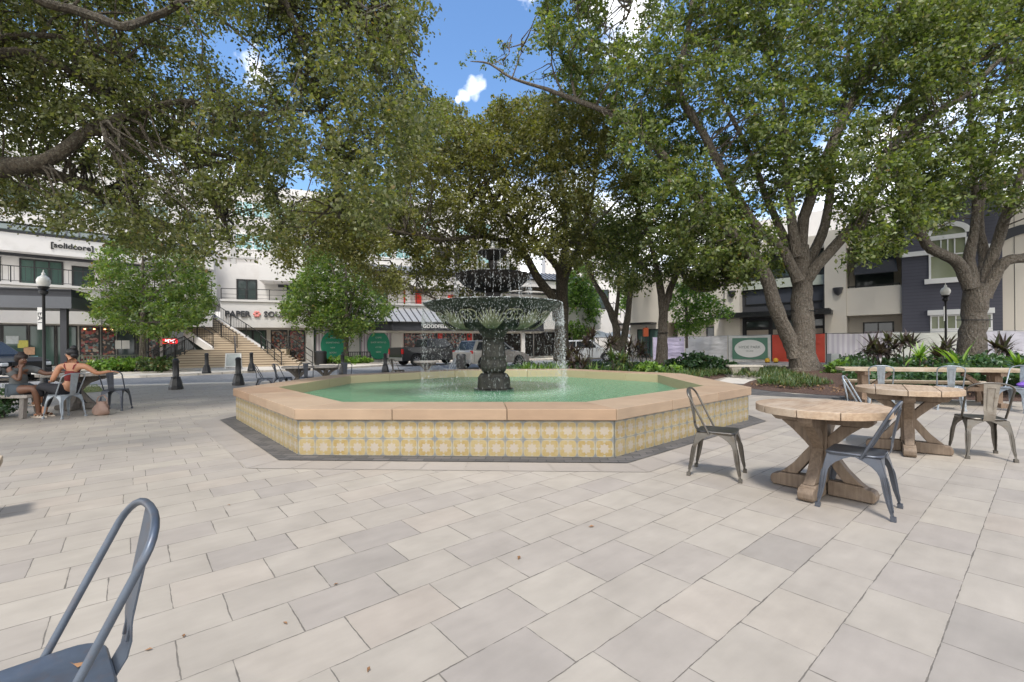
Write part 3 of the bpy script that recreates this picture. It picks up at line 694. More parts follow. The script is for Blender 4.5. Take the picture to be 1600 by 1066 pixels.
for px, z, w, h in wl_:
    u = uB(px)*1.18; window(MBl, bc, u-w/2, u+w/2, z-h/2, z+h/2, -7.19, 2, 2, .09, M_pale, M_whitepaint)
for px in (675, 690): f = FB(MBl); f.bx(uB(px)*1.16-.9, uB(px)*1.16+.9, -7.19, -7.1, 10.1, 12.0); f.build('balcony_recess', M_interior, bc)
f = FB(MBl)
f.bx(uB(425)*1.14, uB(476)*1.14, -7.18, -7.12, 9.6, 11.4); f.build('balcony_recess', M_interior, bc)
railing(MBl, bc, uB(420)*1.14, uB(478)*1.14, -6.0, 9.0, 1.0, .16, M_whitepaint)
f = FB(MBl); f.bx(uB(437)*1.14-.06, uB(437)*1.14+.06, -6.0, -5.9, 9, 12); f.build('balcony_post', M_whitepaint, bc)
railing(MBl, bc, b0, b1+13.5, -.25, 5.15, .85)
window(MBl, bc, uB(352)*1.1, uB(385)*1.1, 5.3, 7.3, -4.19, 2, 1, .12); window(MBl, bc, uB(440), uB(478), 5.4, 6.7, -4.19, 1, 1, .1, M_glassgreen)
window(MBl, bc, uB(591), uB(614), 5.35, 6.75, -4.19, 2, 1, .1, M_glassgreen)
for a, b in ((641, 653), (661, 671)):
    f = FB(MBl); f.bx(uB(a), uB(b), -4.15, -4.05, 5.3, 7.0); f.build('red_door', M_red, bc)
for px in (713, 749):
    f = FB(MBl); f.bx(uB(px)-.3, uB(px)+.3, -2.0, -1.9, 5.3, 6.25); f.build('banner', M_red, bc)
M_stripe = stripes_mat('striped_vinyl', (.74, .70, .72), (.46, .36, .42), .24, -math.atan2(BD[1], BD[0]))
for a, b, m in ((350, 391, M_glassgreen), (391, 413, M_glassgreen), (420, 447, M_display), (449, 475, M_display)):
    window(MBl, bc, uB(a), uB(b), .2, 2.8, -1.19, 1, 1, .08, m, name='shop_window')
for a, b, px in ((491, 541, 520), (562, 622, 592)):
    w = window(MBl, bc, uB(a), uB(b), .25, 2.78, -.5, 1, 1, .09, M_stripe, mat('dark_green_frame', (.02, .10, .07), .5), name='shop_window')
    f = FB(MBl); f.bx(uB(a), uB(b), -1.19, -.51, 0, 2.95); f.build('wall_infill', M_white, bc)
    uc_ = uB(px); vs = []
    n = 40; R0 = MBl
    mbx = MB(); mbx.prism([(0.95*math.cos(2*pi*k/n), 1.22*math.sin(2*pi*k/n)) for k in range(n)], 0, .025, R0 @ Matrix.Translation((uc_, -.43, 1.5)) @ Matrix.Rotation(-pi/2, 4, 'X'))
    ov = mbx.build('oval_poster', M_green, bc)
    for k, (tx, sz) in enumerate((('COME', .15), ('SHOP WITH US', .15), ('AT THE', .12), ('NEW', .15))):
        text_mesh('poster_text', tx if px > 550 else ['SHOP', 'SOMETHING', 'NEW', 'SOON'][k], M_whitepaint, bc, sz*1.25, .01, loc=R0 @ Vector((uc_, -.39, 2.15-.42*k)), rot=(pi/2, 0, math.atan2(BD[1], BD[0])))
# red shop front, receding to the right
for a, b in ((625, 633), (688, 695), (735, 742)):
    f = FB(MBl); f.bx(uB(a), uB(b), -1.19, -1.0, .1, 2.75); f.build('red_pillar', M_red, bc)
for a, b in ((634, 687), (696, 734), (745, 790), (794, 840), (842, 900)):
    window(MBl, bc, uB(a), uB(b), .3, 2.7, -1.17, 3 if a < 740 else 2, 1, .06, M_display if a < 740 else M_interior, name='shop_window')
f = FB(MBl); f.bx(uB(625), uB(742), -1.18, -.9, 2.76, 2.9); f.build('red_lintel', M_red, bc)
# hipped kiosk roof with dark fascia
ua, ub, uc2 = uB(556), uB(622), uB(748)
f = FB(MBl); E = .45; zt = 3.45
pts = [(ua, .1), (ub-.6, 1.3), (uc2+6, 1.3)]
f.prism([tuple((MBl @ Vector((x, o, 0))).xy) for x, o in ((ua, -.5), (ua, .1), (ub-.6, 1.5), (uc2+6, 1.5), (uc2+6, -.5))][::-1], 2.72, zt)
f.build('fascia', M_dark, bc)
f = FB(MBl)
seam_roof(f, [f.P3(ua-.2, .0, zt+.03), f.P3(ub-.6, 1.65, zt+.03), f.P3(ub-1.2, -.1, 4.75), f.P3(ub-2.2, -.1, 4.75)], 7)
seam_roof(f, [f.P3(ub-.6, 1.65, zt+.03), f.P3(uc2+6, 1.65, zt+.03), f.P3(uc2+6, -.1, 4.75), f.P3(ub-1.2, -.1, 4.75)], 26)
f.build('kiosk_roof', [mat('pale_metal_roof', (.30, .30, .30), .5, .2), M_dark], bc)
f = FB(MBl); f.bx(ua+.8, uc2+6, -.6, 1.2, 2.55, 2.71); f.build('soffit', M_cream, bc)
for px in (838, 905):
    f = FB(MBl); u = uB(px)*.93; f.bx(u-.16, u+.16, .9, 1.2, 0, 2.7); f.build('post', M_white, bc)
ps = thing('store_sign', 'black serif capitals with a pink flower mark on the white wall above the steps', 'sign', tuple(MBm @ Vector((uB(403), .03, 4.0))), math.atan2(BD[1], BD[0]))
text_mesh('lettering', 'PAPER', mat('sign_letters', (.045, .045, .05), .5), ps, .62, .06, loc=(-1.36, -.03, 0), bold=.016)
text_mesh('lettering', 'SOURCE', MATS['sign_letters'], ps, .62, .06, loc=(1.62, -.03, 0), bold=.016)
f = MB(); pk = mat('pink_flower', (.72, .25, .22), .5)
for k in range(6):
    a = 2*pi*k/6; f.ball((-.04+.17*math.cos(a), -.04, .02+.17*math.sin(a)), (.11, .03, .11), 8, 5)
f.build('flower_mark', pk, ps, smooth=True)
k1 = thing('store_sign', 'small white lettering on the dark fascia of the kiosk roof above the red shopfront', 'sign', tuple(MBm @ Vector((uB(691), 1.54, 3.08))), math.atan2(BD[1], BD[0]))
text_mesh('lettering', 'GOODFELLOWS BAR', M_whitepaint, k1, .44, .05, sx=.95, bold=.01)
# hanging globe lamps under the kiosk
for px in (659, 729):
    h = thing('pendant_lamp', 'small black lamp under the kiosk eave '+('left of' if px < 700 else 'right of')+' the white lettering', 'lamp', tuple(MBm @ Vector((uB(px), 1.0, 2.55))), group='lamps under the kiosk eave')
    f = MB(); f.tube([(0, 0, 0), (0, 0, -.2)], .02, 6); f.build('stem', M_black, h); f = MB(); f.lathe([(.02, -.45), (.11, -.40), (.13, -.28), (.05, -.18)], 12); f.build('shade', M_black, h, smooth=True)

# ---- grand outside stairs between the two blocks
M_step = mat('tan_stone_steps', (.50, .41, .30), .85, var=.16, scale=2.4, bump=.15, stretch=(1, 1, 6))
M_stepline = mat('dark_step_line', (.20, .15, .105), .9)
SD = Vector((.93, .37, 0)).normalized(); SN = Vector((-SD.y, SD.x, 0))           # along the steps / up the flight
s0 = G(300, 578)
st = thing('staircase', 'broad tan stone outdoor staircase with black handrails between the shop blocks', 'stairs', s0)
LL, LR = -2.0, 6.3
f = MB(); g_ = MB()
for k in range(8):
    a, z0, z1 = k*.32, .155*k, .155*(k+1)
    q = [SD*(LL+k*.16)+SN*a, SD*(LR-k*.24)+SN*a, SD*(LR-k*.24)+SN*3.6, SD*(LL+k*.16)+SN*3.6]
    f.prism([tuple(v.xy) for v in q], 0 if k == 0 else z0+.001, z1)
    q = [SD*(LL+k*.16-.01)+SN*(a-.025), SD*(LR-k*.24+.01)+SN*(a-.025), SD*(LR-k*.24+.01)+SN*(a+.02), SD*(LL+k*.16-.01)+SN*(a+.02)]
    f.prism([tuple(v.xy) for v in q], z1-.045, z1+.004)
    q = [SD*(LL+k*.16+.01)+SN*(a-.006), SD*(LR-k*.24-.01)+SN*(a-.006), SD*(LR-k*.24-.01)+SN*(a+.01), SD*(LL+k*.16+.01)+SN*(a+.01)]
    g_.prism([tuple(v.xy) for v in q], z1-.085, z1-.046)  # dark strip just below each tread edge, makes the step lines visible
f.prism([tuple(v.xy) for v in (SD*-.8+SN*3.6, SD*5+SN*3.6, SD*5+SN*6.5, SD*-.8+SN*6.5)], 0, 1.24)
f.build('lower_flight', M_step, st); g_.build('step_line', M_stepline, st)
UD = (SN*.55-SD*.84).normalized(); UP = Vector((-UD.y, UD.x, 0))                  # upper flight climbs back to the left
f = MB(); g2 = MB(); base = SD*.5+SN*3.3
for k in range(23):
    a = k*.29; z1 = 1.24+.166*(k+1)
    q = [base+UD*a, base+UD*a+SD*2.9+SN*.0, base+UD*(a+.36)+SD*2.9, base+UD*(a+.36)]
    f.prism([tuple(v.xy) for v in q], z1-.36, z1)
    q = [base+UD*(a-.012), base+UD*(a-.012)+SD*2.88, base+UD*(a+.01)+SD*2.88, base+UD*(a+.01)]; g2.prism([tuple(v.xy) for v in q], z1-.09, z1-.045)
f.build('upper_flight', M_step, st); g2.build('step_line', M_stepline, st)
f = MB()
for off in (-.14, 2.92):
    a = base+SD*off; b = a+UD*(23*.29)
    w = SD*.16
    f.add([a+Vector((0, 0, .9)), b+Vector((0, 0, 4.75)), b+Vector((0, 0, 5.25)), a+Vector((0, 0, 1.40)), a+w+Vector((0, 0, .9)), b+w+Vector((0, 0, 4.75)), b+w+Vector((0, 0, 5.25)), a+w+Vector((0, 0, 1.40))],
          [(0, 1, 2, 3), (7, 6, 5, 4), (0, 4, 5, 1), (1, 5, 6, 2), (2, 6, 7, 3), (3, 7, 4, 0)])
f.build('stringer', M_white, st)
def stair_rail(name, a, b, za, zb, n, pickets=False):
    f = MB(); a, b = Vector(a), Vector(b)
    for h, w in ((.95, .055), (.12, .03)) if pickets else ((.95, .06), (.55, .035), (.16, .035)):
        f.bar(a+Vector((0, 0, za+h)), b+Vector((0, 0, zb+h)), w, w*.7)
    for k in range(n+1):
        s = k/n; p = a.lerp(b, s); z = za+(zb-za)*s; f.bar(p+Vector((0, 0, z-.05)), p+Vector((0, 0, z+.95)), .045, .045)
    if pickets:
        m = int((b-a).length/.14)
        for k in range(m): s = k/m; p = a.lerp(b, s); z = za+(zb-za)*s; f.bar(p+Vector((0, 0, z+.12)), p+Vector((0, 0, z+.95)), .016, .016)
    return f.build(name, M_black, st)
stair_rail('handrail', SD*(LL+.1)+SN*-.2, SD*(LL+1.5)+SN*2.5, 0, 1.24, 4, True)
stair_rail('handrail', SD*(LL-.6)+SN*.1, SD*(LL+.9)+SN*2.9, 0, 1.24, 4)
stair_rail('handrail', SD*2.35+SN*.1, SD*1.9+SN*2.5, .1, 1.24, 3)
stair_rail('handrail', SD*5.0+SN*.1, SD*3.5+SN*2.5, .1, 1.24, 3)
stair_rail('handrail', SD*6.9+SN*.6, SD*5.2+SN*3.2, .1, 1.24, 3)
stair_rail('handrail', base+SD*-.05, base+SD*-.05+UD*6.6, 1.4, 5.2, 5, True)
stair_rail('handrail', base+SD*1.4, base+SD*1.4+UD*6.6, 1.4, 5.2, 5, True)
stair_rail('handrail', base+SD*2.95, base+SD*2.95+UD*6.6, 1.4, 5.2, 5, True)

# ---- distant block with outside stair, between the oaks
c0 = Vector((8.0, 60, 0))
bd = thing('building', 'distant white block with an outside staircase seen between the oak trunks', 'building', c0)
def loc(px, py, Y): return P(px, py, Y)-c0
f = MB(); f.b2((-3.5, 0, 0), (7.5, 8, 14)); f.b2((-3.5, -4, 0), (4.6, -.01, 5.6)); f.build('wall', M_white, bd)
f = MB(); f.b2((2.2, -.06, 6.1), (4.9, .02, 8.7)); w = f.build('window', M_black, bd); f = MB(); f.b2((2.35, -.07, 6.25), (4.75, .01, 8.55)); f.build('pane', M_glass, w)
f = MB(); f.bar((-3.5, -3.9, 6.5), (4.6, -3.9, 6.5), .08, .08); f.bar((-3.5, -3.9, 6.0), (4.6, -3.9, 6.0), .05, .05); f.bar((4.6, -3.9, 6.7), (8.2, -3.9, 3.2), .08, .08)
for k in range(9): f.bar((4.6+k*.45, -3.9, 5.6-k*.44), (4.6+k*.45, -3.9, 6.7-k*.44), .05, .05)
f.build('railing', M_black, bd)
f = MB(); f.add([(4.6, -4.2, 5.0), (9.2, -4.2, .6), (9.2, -4.2, 0), (4.6, -4.2, 4.2), (4.6, -2.6, 5.0), (9.2, -2.6, .6), (9.2, -2.6, 0), (4.6, -2.6, 4.2)], [(0, 1, 2, 3), (7, 6, 5, 4), (0, 4, 5, 1), (1, 5, 6, 2), (2, 6, 7, 3), (3, 7, 4, 0)])
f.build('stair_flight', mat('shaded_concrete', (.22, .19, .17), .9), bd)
f = MB(); f.b2((-3.4, -4.05, .4), (1.4, -4.0, 2.9)); f.build('shop_window', M_glassgreen, bd)
text_mesh('shop_number', '7101', M_dark, bd, 1.0, .08, loc=(.7, -4.08, 4.2), bold=.02)
# market umbrellas outside it
M_canvas = mat('white_canvas', (.72, .72, .70), .8)
for px, lab in ((935, 'left'), (965, 'right')):
    p = P(px, 541, 46); u = thing('market_umbrella', 'white patio umbrella before the distant staircase, '+lab+' one of the pair', 'umbrella', (p.x, 46, 0), group='white umbrellas in the distance')
    f = MB(); f.lathe([(1.9, 2.1), (1.85, 2.16), (.9, 2.55), (.05, 2.85)], 8); f.build('canopy', M_canvas, u); f = MB(); f.tube([(0, 0, 0), (0, 0, 2.6)], .03, 6); f.build('pole', M_black, u)

# ---- right-hand block
R0, RD = (22.6, 30.5), (.76, -.65)
MR = frame(R0, RD); uR = lambda px: solve_u(R0, RD, px)
br = thing('shop_building', 'cream and dark slate block with balconies and arched windows behind the hoardings', 'building', (R0[0], R0[1], 0))
ML = Matrix.Translation((-R0[0], -R0[1], 0)) @ MR
r = {k: uR(k) for k in (985, 1030, 1062, 1098, 1127, 1135, 1158, 1160, 1290, 1297, 1325, 1410, 1565, 1600, 1700)}
f = FB(ML)
f.bx(r[985], r[1135], -9, 0, 3.2, 7.6)
f.bx(r[985], r[1062]-1.2, -9, 0, 0, 3.2); f.bx(r[1098]-2.2, r[1135], -9, -.5, 0, 3.2); f.bx(r[1135]-.9, r[1135], -.5, .001, 0, 3.2)
f.bx(r[1135], r[1158], -9, .35, 0, 8.8)                                      # pilaster
f.bx(r[1158], r[1290], -9, -.4, 5.6, 6.1); f.bx(r[1158], r[1290], -9, -.2, 8.0, 8.9)
f.bx(r[1290], r[1325]-.05, -9, .35, 0, 9.0)
f.bx(r[1325]-.05, r[1410], -9, -1.9, 0, 9.0); f.bx(r[1325]-.04, r[1410]-.002, -1.9, .30, 3.14, 4.96)
f.bx(r[1325]-.04, r[1410]-.002, -1.9, .1, 7.7, 9.0)
f.build('wall', M_cream, br)
f = FB(ML); f.bx(r[1158], r[1290], -9, -.45, 0, 5.6); f.bx(r[1158], r[1290], -9, -.5, 6.1, 8.0); f.build('dark_infill', M_dark, br)
M_slate = brick_mat('slate_brick', (.050, .050, .066), (.062, .062, .080), (.043, .043, .057), .4, .2, 0, .7)
def slate():
    t = NT('painted_slate_brick'); p = t.n('ShaderNodeSeparateXYZ'); t.set(p.inputs[0], t.tc.outputs['Object'])
    l = t.math('LESS_THAN', t.math('FRACT', t.math('DIVIDE', p.outputs[2], .2)), .12)
    c = t.mix(l, t.mix(t.noise(2), (.058, .058, .076), (.075, .075, .095)), (.043, .043, .058)); t.bsdf(c, .7); return t.m
f = FB(ML); f.bx(r[1410], r[1565], -9, .5, 0, 10.6); f.build('slate_wall', slate(), br)
f = FB(ML); f.bx(r[1565], r[1700]+4, -9, .2, 0, 9.5); f.build('pale_wall', M_cream, br)
for px in (1585, 1612, 1640):
    f = FB(ML); f.bx(uR(px)-.012, uR(px)+.012, .2, .215, 0, 9.5); f.build('panel_joint', M_dark, br)
f = FB(ML); cu_, cz = uR(1612), 5.6                                              # dark arch on the pale wall
A_ = [f.P3(cu_+1.75*math.cos(t), .22, cz+1.75*math.sin(t)) for t in np.linspace(0, pi, 17)]; B_ = [f.P3(cu_+2.25*math.cos(t), .22, cz+2.25*math.sin(t)) for t in np.linspace(0, pi, 17)]
n_ = (ML.to_3x3() @ Vector((0, 1, 0))); f.sheet(A_, B_, n_*.08); f.build('dark_arch', M_dark, br)
f = FB(ML)                                                                       # dark balcony awning and opening
f.bx(r[1325]+.3, r[1410]-.4, -1.88, -1.80, 4.97, 7.2); f.build('balcony_window', M_glass, br)
f = FB(ML); a0, a1 = r[1325]+.35, r[1410]-.35
f.add([f.P3(a0, .35, 5.85), f.P3(a1+.15, .35, 5.85), f.P3(a1, -1.0, 7.62), f.P3(a0+.15, -1.0, 7.62), f.P3(a0, .35, 5.80), f.P3(a1+.15, .35, 5.80), f.P3(a1, -1.04, 7.56), f.P3(a0+.15, -1.04, 7.56)],
      [(0, 1, 2, 3), (7, 6, 5, 4), (0, 4, 5, 1), (1, 5, 6, 2), (2, 6, 7, 3), (3, 7, 4, 0)])
f.build('awning', mat('black_canvas', (.022, .023, .026), .85), br)
railing(ML, br, r[1325]+.05, r[1410]-.1, .1, 4.97, .12)
w = window(ML, br, uR(1346), uR(1400)-.1, .2, 2.75, -1.89, 2, 1, .09, M_glass, name='shop_window')
M_stripe2 = stripes_mat('striped_vinyl_right', (.62, .56, .58), (.36, .30, .33), .28, -math.atan2(RD[1], RD[0]))
f = FB(ML); f.bx(uR(1348), uR(1398)-.1, -1.83, -1.815, .3, 2.1); f.build('striped_poster', M_stripe2, br)
window(ML, br, uR(1101), uR(1126), .2, 2.75, -.49, 2, 1, .09, M_glass, name='shop_window')
f = FB(ML); f.bx(uR(1102), uR(1125), -.43, -.415, .3, 2.0); f.build('striped_poster', M_stripe2, br)
# glazed entrance bay under the black canopy
for a, b in ((1163, 1201), (1204, 1247), (1252, 1287)):
    window(ML, br, uR(a), uR(b), .2, 2.45, -.44, 1, 1, .08, mat('papered_glass', (.36, .31, .25), .4, var=.1), name='shop_window')
    window(ML, br, uR(a), uR(b), 2.5, 3.1, -.44, 1, 1, .08, M_glass, name='transom')
for a, b in ((1163, 1201), (1204, 1247), (1252, 1287)):
    window(ML, br, uR(a), uR(b), 6.2, 7.9, -.49, 6, 1, .05, M_glass)
    window(ML, br, uR(a), uR(b), 4.3, 5.4, -.44, 1, 1, .05, mat('blue_grey_panel', (.05, .055, .07), .4))
f = FB(ML); f.bx(r[1158], r[1290], -.4, -.25, 5.45, 6.12); f.build('pale_green_beam', mat('pale_green_paint', (.42, .45, .38), .7), br)
f = FB(ML); f.bx(uR(1130)-.2, uR(1303), -.4, 1.5, 3.28, 3.55); f.bx(uR(1130)-.1, uR(1303)-.1, -.4, 1.4, 3.56, 3.66); f.build('entrance_canopy', M_black, br)
for u in (uR(1137), uR(1290)): f = FB(ML); f.bb((u, 1.3, 3.6), (u, .36, 6.6), .03, .03); f.build('canopy_rod', M_black, br)
# slate tower windows
def arch_window(u0, u1, z0, zs, par):
    f = FB(ML); o = .5; cw = (u0+u1)/2; R = (u1-u0)/2; t = np.linspace(0, pi, 17); rise = .62
    A_ = [f.P3(cw+(R)*math.cos(a), o, zs+R*rise*math.sin(a)) for a in t]; B_ = [f.P3(cw+(R+.28)*math.cos(a), o, zs+(R*rise+.28)*math.sin(a)) for a in t]
    f.sheet(A_, B_, n_*.12); f.bx(u0-.05, u1+.05, o, o+.10, zs-.3, zs-.04); f.bx(u0-.30, u1+.30, o, o+.16, z0-.30, z0)
    f.bx(u0-.10, u0, o, o+.08, z0, zs-.3); f.bx(u1, u1+.10, o, o+.08, z0, zs-.3)
    for q in (.3, .5, .7): f.bx(u0+(u1-u0)*q-.03, u0+(u1-u0)*q+.03, o+.01, o+.06, zs-1.2, zs-.3)
    f.bx(u0, u1, o+.012, o+.055, zs-1.25, zs-1.18)
    w = f.build('arched_window', M_whitepaint, par)
    g = FB(ML); vs = [g.P3(u0, o+.015, z0), g.P3(u1, o+.015, z0)]+[g.P3(cw+R*math.cos(a), o+.015, zs+R*rise*math.sin(a)) for a in t]
    g.add(vs, [tuple(range(len(vs)))]); g.build('pane', mat('olive_glass', (.20, .22, .13), .15, var=.1), w)
arch_window(uR(1455), uR(1508), 5.15, 7.75, br)
f = FB(ML); f.bx(r[1410]+.02, uR(1452), .5, .62, 6.62, 6.90); f.bx(uR(1508)+.4, r[1565], .5, .62, 6.62, 6.9); f.build('band', M_whitepaint, br)
f = FB(ML); f.bx(uR(1449), uR(1552), .5, .70, 2.95, 3.25); f.bx(uR(1453), uR(1549), .5, .58, 1.0, 2.06); f.build('window_surround', M_whitepaint, br)
window(ML, br, uR(1453), uR(1549), 2.07, 2.94, .5, 7, 1, .07, mat('olive_glass', (.2, .22, .13)), M_whitepaint)
f = FB(ML); f.box(f.P3(uR(1311), .42, 5.1), (.02, .02, .02))
wl = [(1311, 4.95, 'grey half-bowl wall lamp on the cream pilaster beside the balcony', .36), (1146, 5.3, 'black lantern on the cream pilaster left of the entrance canopy', .36)]
for px, z, lab, o in wl:
    p = MR @ Vector((uR(px), o, z)); h = thing('wall_lamp', lab, 'lamp', p, math.atan2(RD[1], RD[0]))
    f = MB(); f.lathe([(.04, -.42), (.22, -.25), (.30, .10), (.27, .12)], 12); f.build('shade', mat('grey_lamp', (.08, .08, .085), .5), h, smooth=True)
# small block further left, with projecting awning and orange lantern
f = FB(ML); f.bx(uR(985)-1, uR(1030)-.2, .01, 1.2, 3.1, 3.25); f.build('side_canopy', M_black, br)
window(ML, br, uR(996), uR(1036), .2, 2.7, .005, 2, 1, .08, M_glassgreen, name='shop_window')
# rooftop structure behind
f = FB(ML); f.bx(r[1158]-3, r[1410], -14, -8, 9, 12.5); f.build('upper_wall', M_white, br)
# low infill block between distant stair building and right-hand block
p = P(1012, 541, 44); lan = thing('hanging_sign', 'orange box sign on a dark post between the oak trunks', 'sign', (p.x, 34, 0)); 
pp = P(1010, 541, 34); lan.location = (pp.x, 34, 0)
f = MB(); f.tube([(0, 0, 0), (0, 0, 2.7)], .05, 8); f.build('post', M_black, lan)
f = MB(); f.b2((-.22, -.15, 1.95), (.12, .15, 2.6)); f.build('box', mat('orange_box', (.45, .09, .03), .5), lan)
# far tree line and buildings closing the horizon
hz = thing('building', 'long low white building closing the far end of the street', 'building', (0, 130, 0))
f = MB(); f.b2((-120, 0, 0), (-8, 14, 13)); f.b2((-8, 0, 0), (70, 14, 9)); f.build('wall', M_white, hz)
f = MB()
for k in range(40): f.b2((-100+k*4, -.1, 4.5), (-98+k*4, .02, 6.5))
f.build('window', M_glass, hz)
# ================================================================ FURNITURE
def metal_mat(name, col, rust=.0, rustc=(.16, .09, .05), rough=.42, metal=.55):
    t = NT(name); f = t.noise(5, 6, .65); g = t.noise(22, 5, .7)
    c = t.mix(t.math('MULTIPLY_ADD', f, 2.2, -.7, clamp=True), tuple(x*.72 for x in col), tuple(min(1, x*1.25) for x in col))
    if rust: c = t.mix(t.math('MULTIPLY', t.math('MULTIPLY_ADD', g, 5, -2.6, clamp=True), rust), c, rustc)
    t.bsdf(c, t.math('MULTIPLY_ADD', f, .25, rough-.1), metal, t.bump(g, .12, .002)); return t.m
M_blue = metal_mat('blue_grey_enamel', (.095, .115, .145), .25)
M_gun = metal_mat('bare_gunmetal', (.13, .12, .105), .7, (.10, .075, .05), .36, .8)
M_cslate = metal_mat('slate_enamel', (.085, .095, .115), .15)
M_silver = metal_mat('pale_blue_grey_enamel', (.30, .335, .365), .25)
M_beige = metal_mat('weathered_bare_steel', (.33, .30, .255), .6, (.14, .10, .07), .4, .6)
def chair(label, loc, rz, m, group):
    t = thing('metal_chair', label, 'chair', loc, rz, group)
    # pressed seat with rounded corners and a dished centre
    def rr(w, d0, d1, r, k=5):                 # rounded outline, rear is narrower
        pts = []
        for cx, cy, a0, w_ in ((w-r, d1-r, 0, r), (-w+r, d1-r, 90, r), (-w*.93+r*1.6, d0+r*1.6, 180, r*1.6), (w*.93-r*1.6, d0+r*1.6, 270, r*1.6)):
            for j in range(k+1): a = math.radians(a0+90*j/k); pts.append((cx+w_*math.cos(a), cy+w_*math.sin(a)))
        return pts
    o = MB(); rings = [(.178, -.175, .178, .045, .425), (.185, -.182, .185, .05, .445), (.178, -.176, .178, .048, .452), (.160, -.158, .158, .045, .450), (.145, -.142, .142, .045, .444), (.08, -.08, .08, .03, .443)]
    n = None; vs = []
    for w, d0, d1, r, z in rings:
        pts = rr(w, d0, d1, r); n = len(pts); vs += [(x, y, z) for x, y in pts]
    fs = [(i*n+k, i*n+(k+1) % n, (i+1)*n+(k+1) % n, (i+1)*n+k) for i in range(len(rings)-1) for k in range(n)]+[tuple((len(rings)-1)*n+k for k in range(n)), tuple(range(n-1, -1, -1))]
    o.add(vs, fs); o.build('seat', m, t, auto=40)
    # legs: folded sheet, flaring into the arched apron
    for sx in (-1, 1):
        for sy in (-1, 1):
            top = Vector((sx*.172, sy*.170, .432)); foot = Vector((sx*(.215 if sy > 0 else .205), sy*(.235 if sy > 0 else .250), 0))
            mb = MB()
            for ax in (0, 1):
                A_, B_ = [], []
                for k in range(15):
                    s = k/14; p = top.lerp(foot, s)
                    p = p+Vector((sx*.012, sy*.012, 0))*math.sin(pi*min(1, s*1.4))*.6
                    w = .016+.020*(1-s)+.135*max(0, 1-s/.34)**2.4+.012*math.sin(pi*s)**2
                    q = p.copy(); q[ax] -= (sx if ax == 0 else sy)*w
                    if s < .34: q[2] -= .0
                    A_.append(p); B_.append(q)
                off = Vector((0, -sy*.004, 0)) if ax == 0 else Vector((-sx*.004, 0, 0))
                mb.sheet(A_, B_, off)
                c0 = [a.lerp(b, .45)+(Vector((0, sy*.003, 0)) if ax == 0 else Vector((sx*.003, 0, 0))) for a, b in zip(A_, B_)][4:13]
                mb.tube(c0, [.002]+[.006]*(len(c0)-2)+[.002], 5)
            mb.bar(foot+Vector((-sx*.010, -sy*.010, 0)), foot+Vector((-sx*.012, -sy*.012, .035)), .034, .034)
            mb.build('leg', m, t, auto=50)
    # hoop backrest
    pts = []
    for s in np.linspace(0, 1, 45):
        if s <= .5: a = s*2; side = -1
        else: a = (1-s)*2; side = 1
        h = min(1, a/.72)
        if a < .72: x = side*(.183+.012*h); z = .435+.335*h; y = -.055-.165*h
        else:
            b = (a-.72)/.28*pi/2; x = side*.195*math.cos(b)**.8 if b < pi/2-1e-6 else 0; z = .770+.082*math.sin(b); y = -.220-.045*math.sin(b)
        pts.append((x, y, z))
    mb = MB(); mb.tube([(-.183, -.05, .425)]+pts+[(.183, -.05, .425)], .0105, 12); mb.build('back_hoop', m, t, smooth=True)
    mb = MB(); A_, B_, A2, B2 = [], [], [], []
    for k in range(11):
        s = k/10; z = .425+.425*s; y = -.186-.082*s-.012*math.sin(pi*min(1, s*3)) if s > 0 else -.178; w = .046+.022*s
        A_.append((-w, y, z)); B_.append((w, y, z))
    mb.sheet(A_, B_, (0, -.004, 0))
    for sx in (-1, 1): mb.tube([(sx*(.022+.012*s), -.190-.082*s-.004, .425+.425*s) for s in np.linspace(.18, .86, 6)], .0045, 5)
    mb.tube([(-.034, -.266, .80), (0, -.268, .806), (.034, -.266, .80)], .0045, 5)
    mb.build('back_slat', m, t, auto=40)
    return t
def face(dx, dy): return math.atan2(-dx, dy)              # local +Y looks along (dx, dy)
gT = 'metal chairs round the court'
proto = chair('blue grey metal chair at the very front left corner, cut off by the photo edge', (0, 0, 0), 0, M_blue, gT)
proto.location = (-1.22, 1.10, 0); proto.rotation_euler = (0, 0, 2.40)
mk = {}
def chair_at(label, loc, rz, m):
    d = dup(proto, loc, rz, label, gT, mats={'blue_grey_enamel': m}); return d
chair_at('bare gunmetal chair standing alone with its back against the tiled basin', (2.05, 4.53, 0), face(.84, -.54), M_gun)
chair_at('blue grey metal chair tucked under the nearer round wooden table', (2.735, 3.594, 0), face(-.69, .72), M_cslate)
chair_at('pale blue grey metal chair behind and between the two round wooden tables', (4.75, 6.05, 0), face(.75, -.66), M_silver)
cd = chair_at('weathered dark steel chair with a pale back panel, right of the farther round table', (5.35, 5.17, 0), face(.45, .9), M_gun)
for ch in cd.children:
    if ch.name.startswith('back_slat'): ch.data = ch.data.copy(); ch.data.materials[0] = M_beige
chair_at('grey metal chair at the left half of the long trestle table', (7.45, 9.15, 0), face(.6, .8), M_silver)
chair_at('grey metal chair at the right half of the long trestle table', (8.50, 8.80, 0), face(.6, .8), M_silver)
chair_at('pale blue metal chair at the right photo edge, holding a purple item', (9.42, 8.45, 0), face(-.95, -.3), M_silver)
chair_at('white grey metal chair the woman in the red top sits on', (-8.66, 8.75, 0), face(-.97, .22), M_silver)
chair_at('empty dark grey metal chair beside the seated woman, its back to the camera', (-8.55, 9.75, 0), face(-.35, .94), M_cslate)
chair_at('left one of two dark chairs leaning together by the bollards', (-7.05, 12.9, 0), face(.8, .6), M_cslate)
chair_at('right one of two dark chairs leaning together by the bollards', (-6.70, 13.25, 0), face(.6, .8), M_cslate)
chair_at('dark chair between the two stone-like tables behind the basin', (-6.05, 13.3, 0), face(-.35, .94), M_cslate)
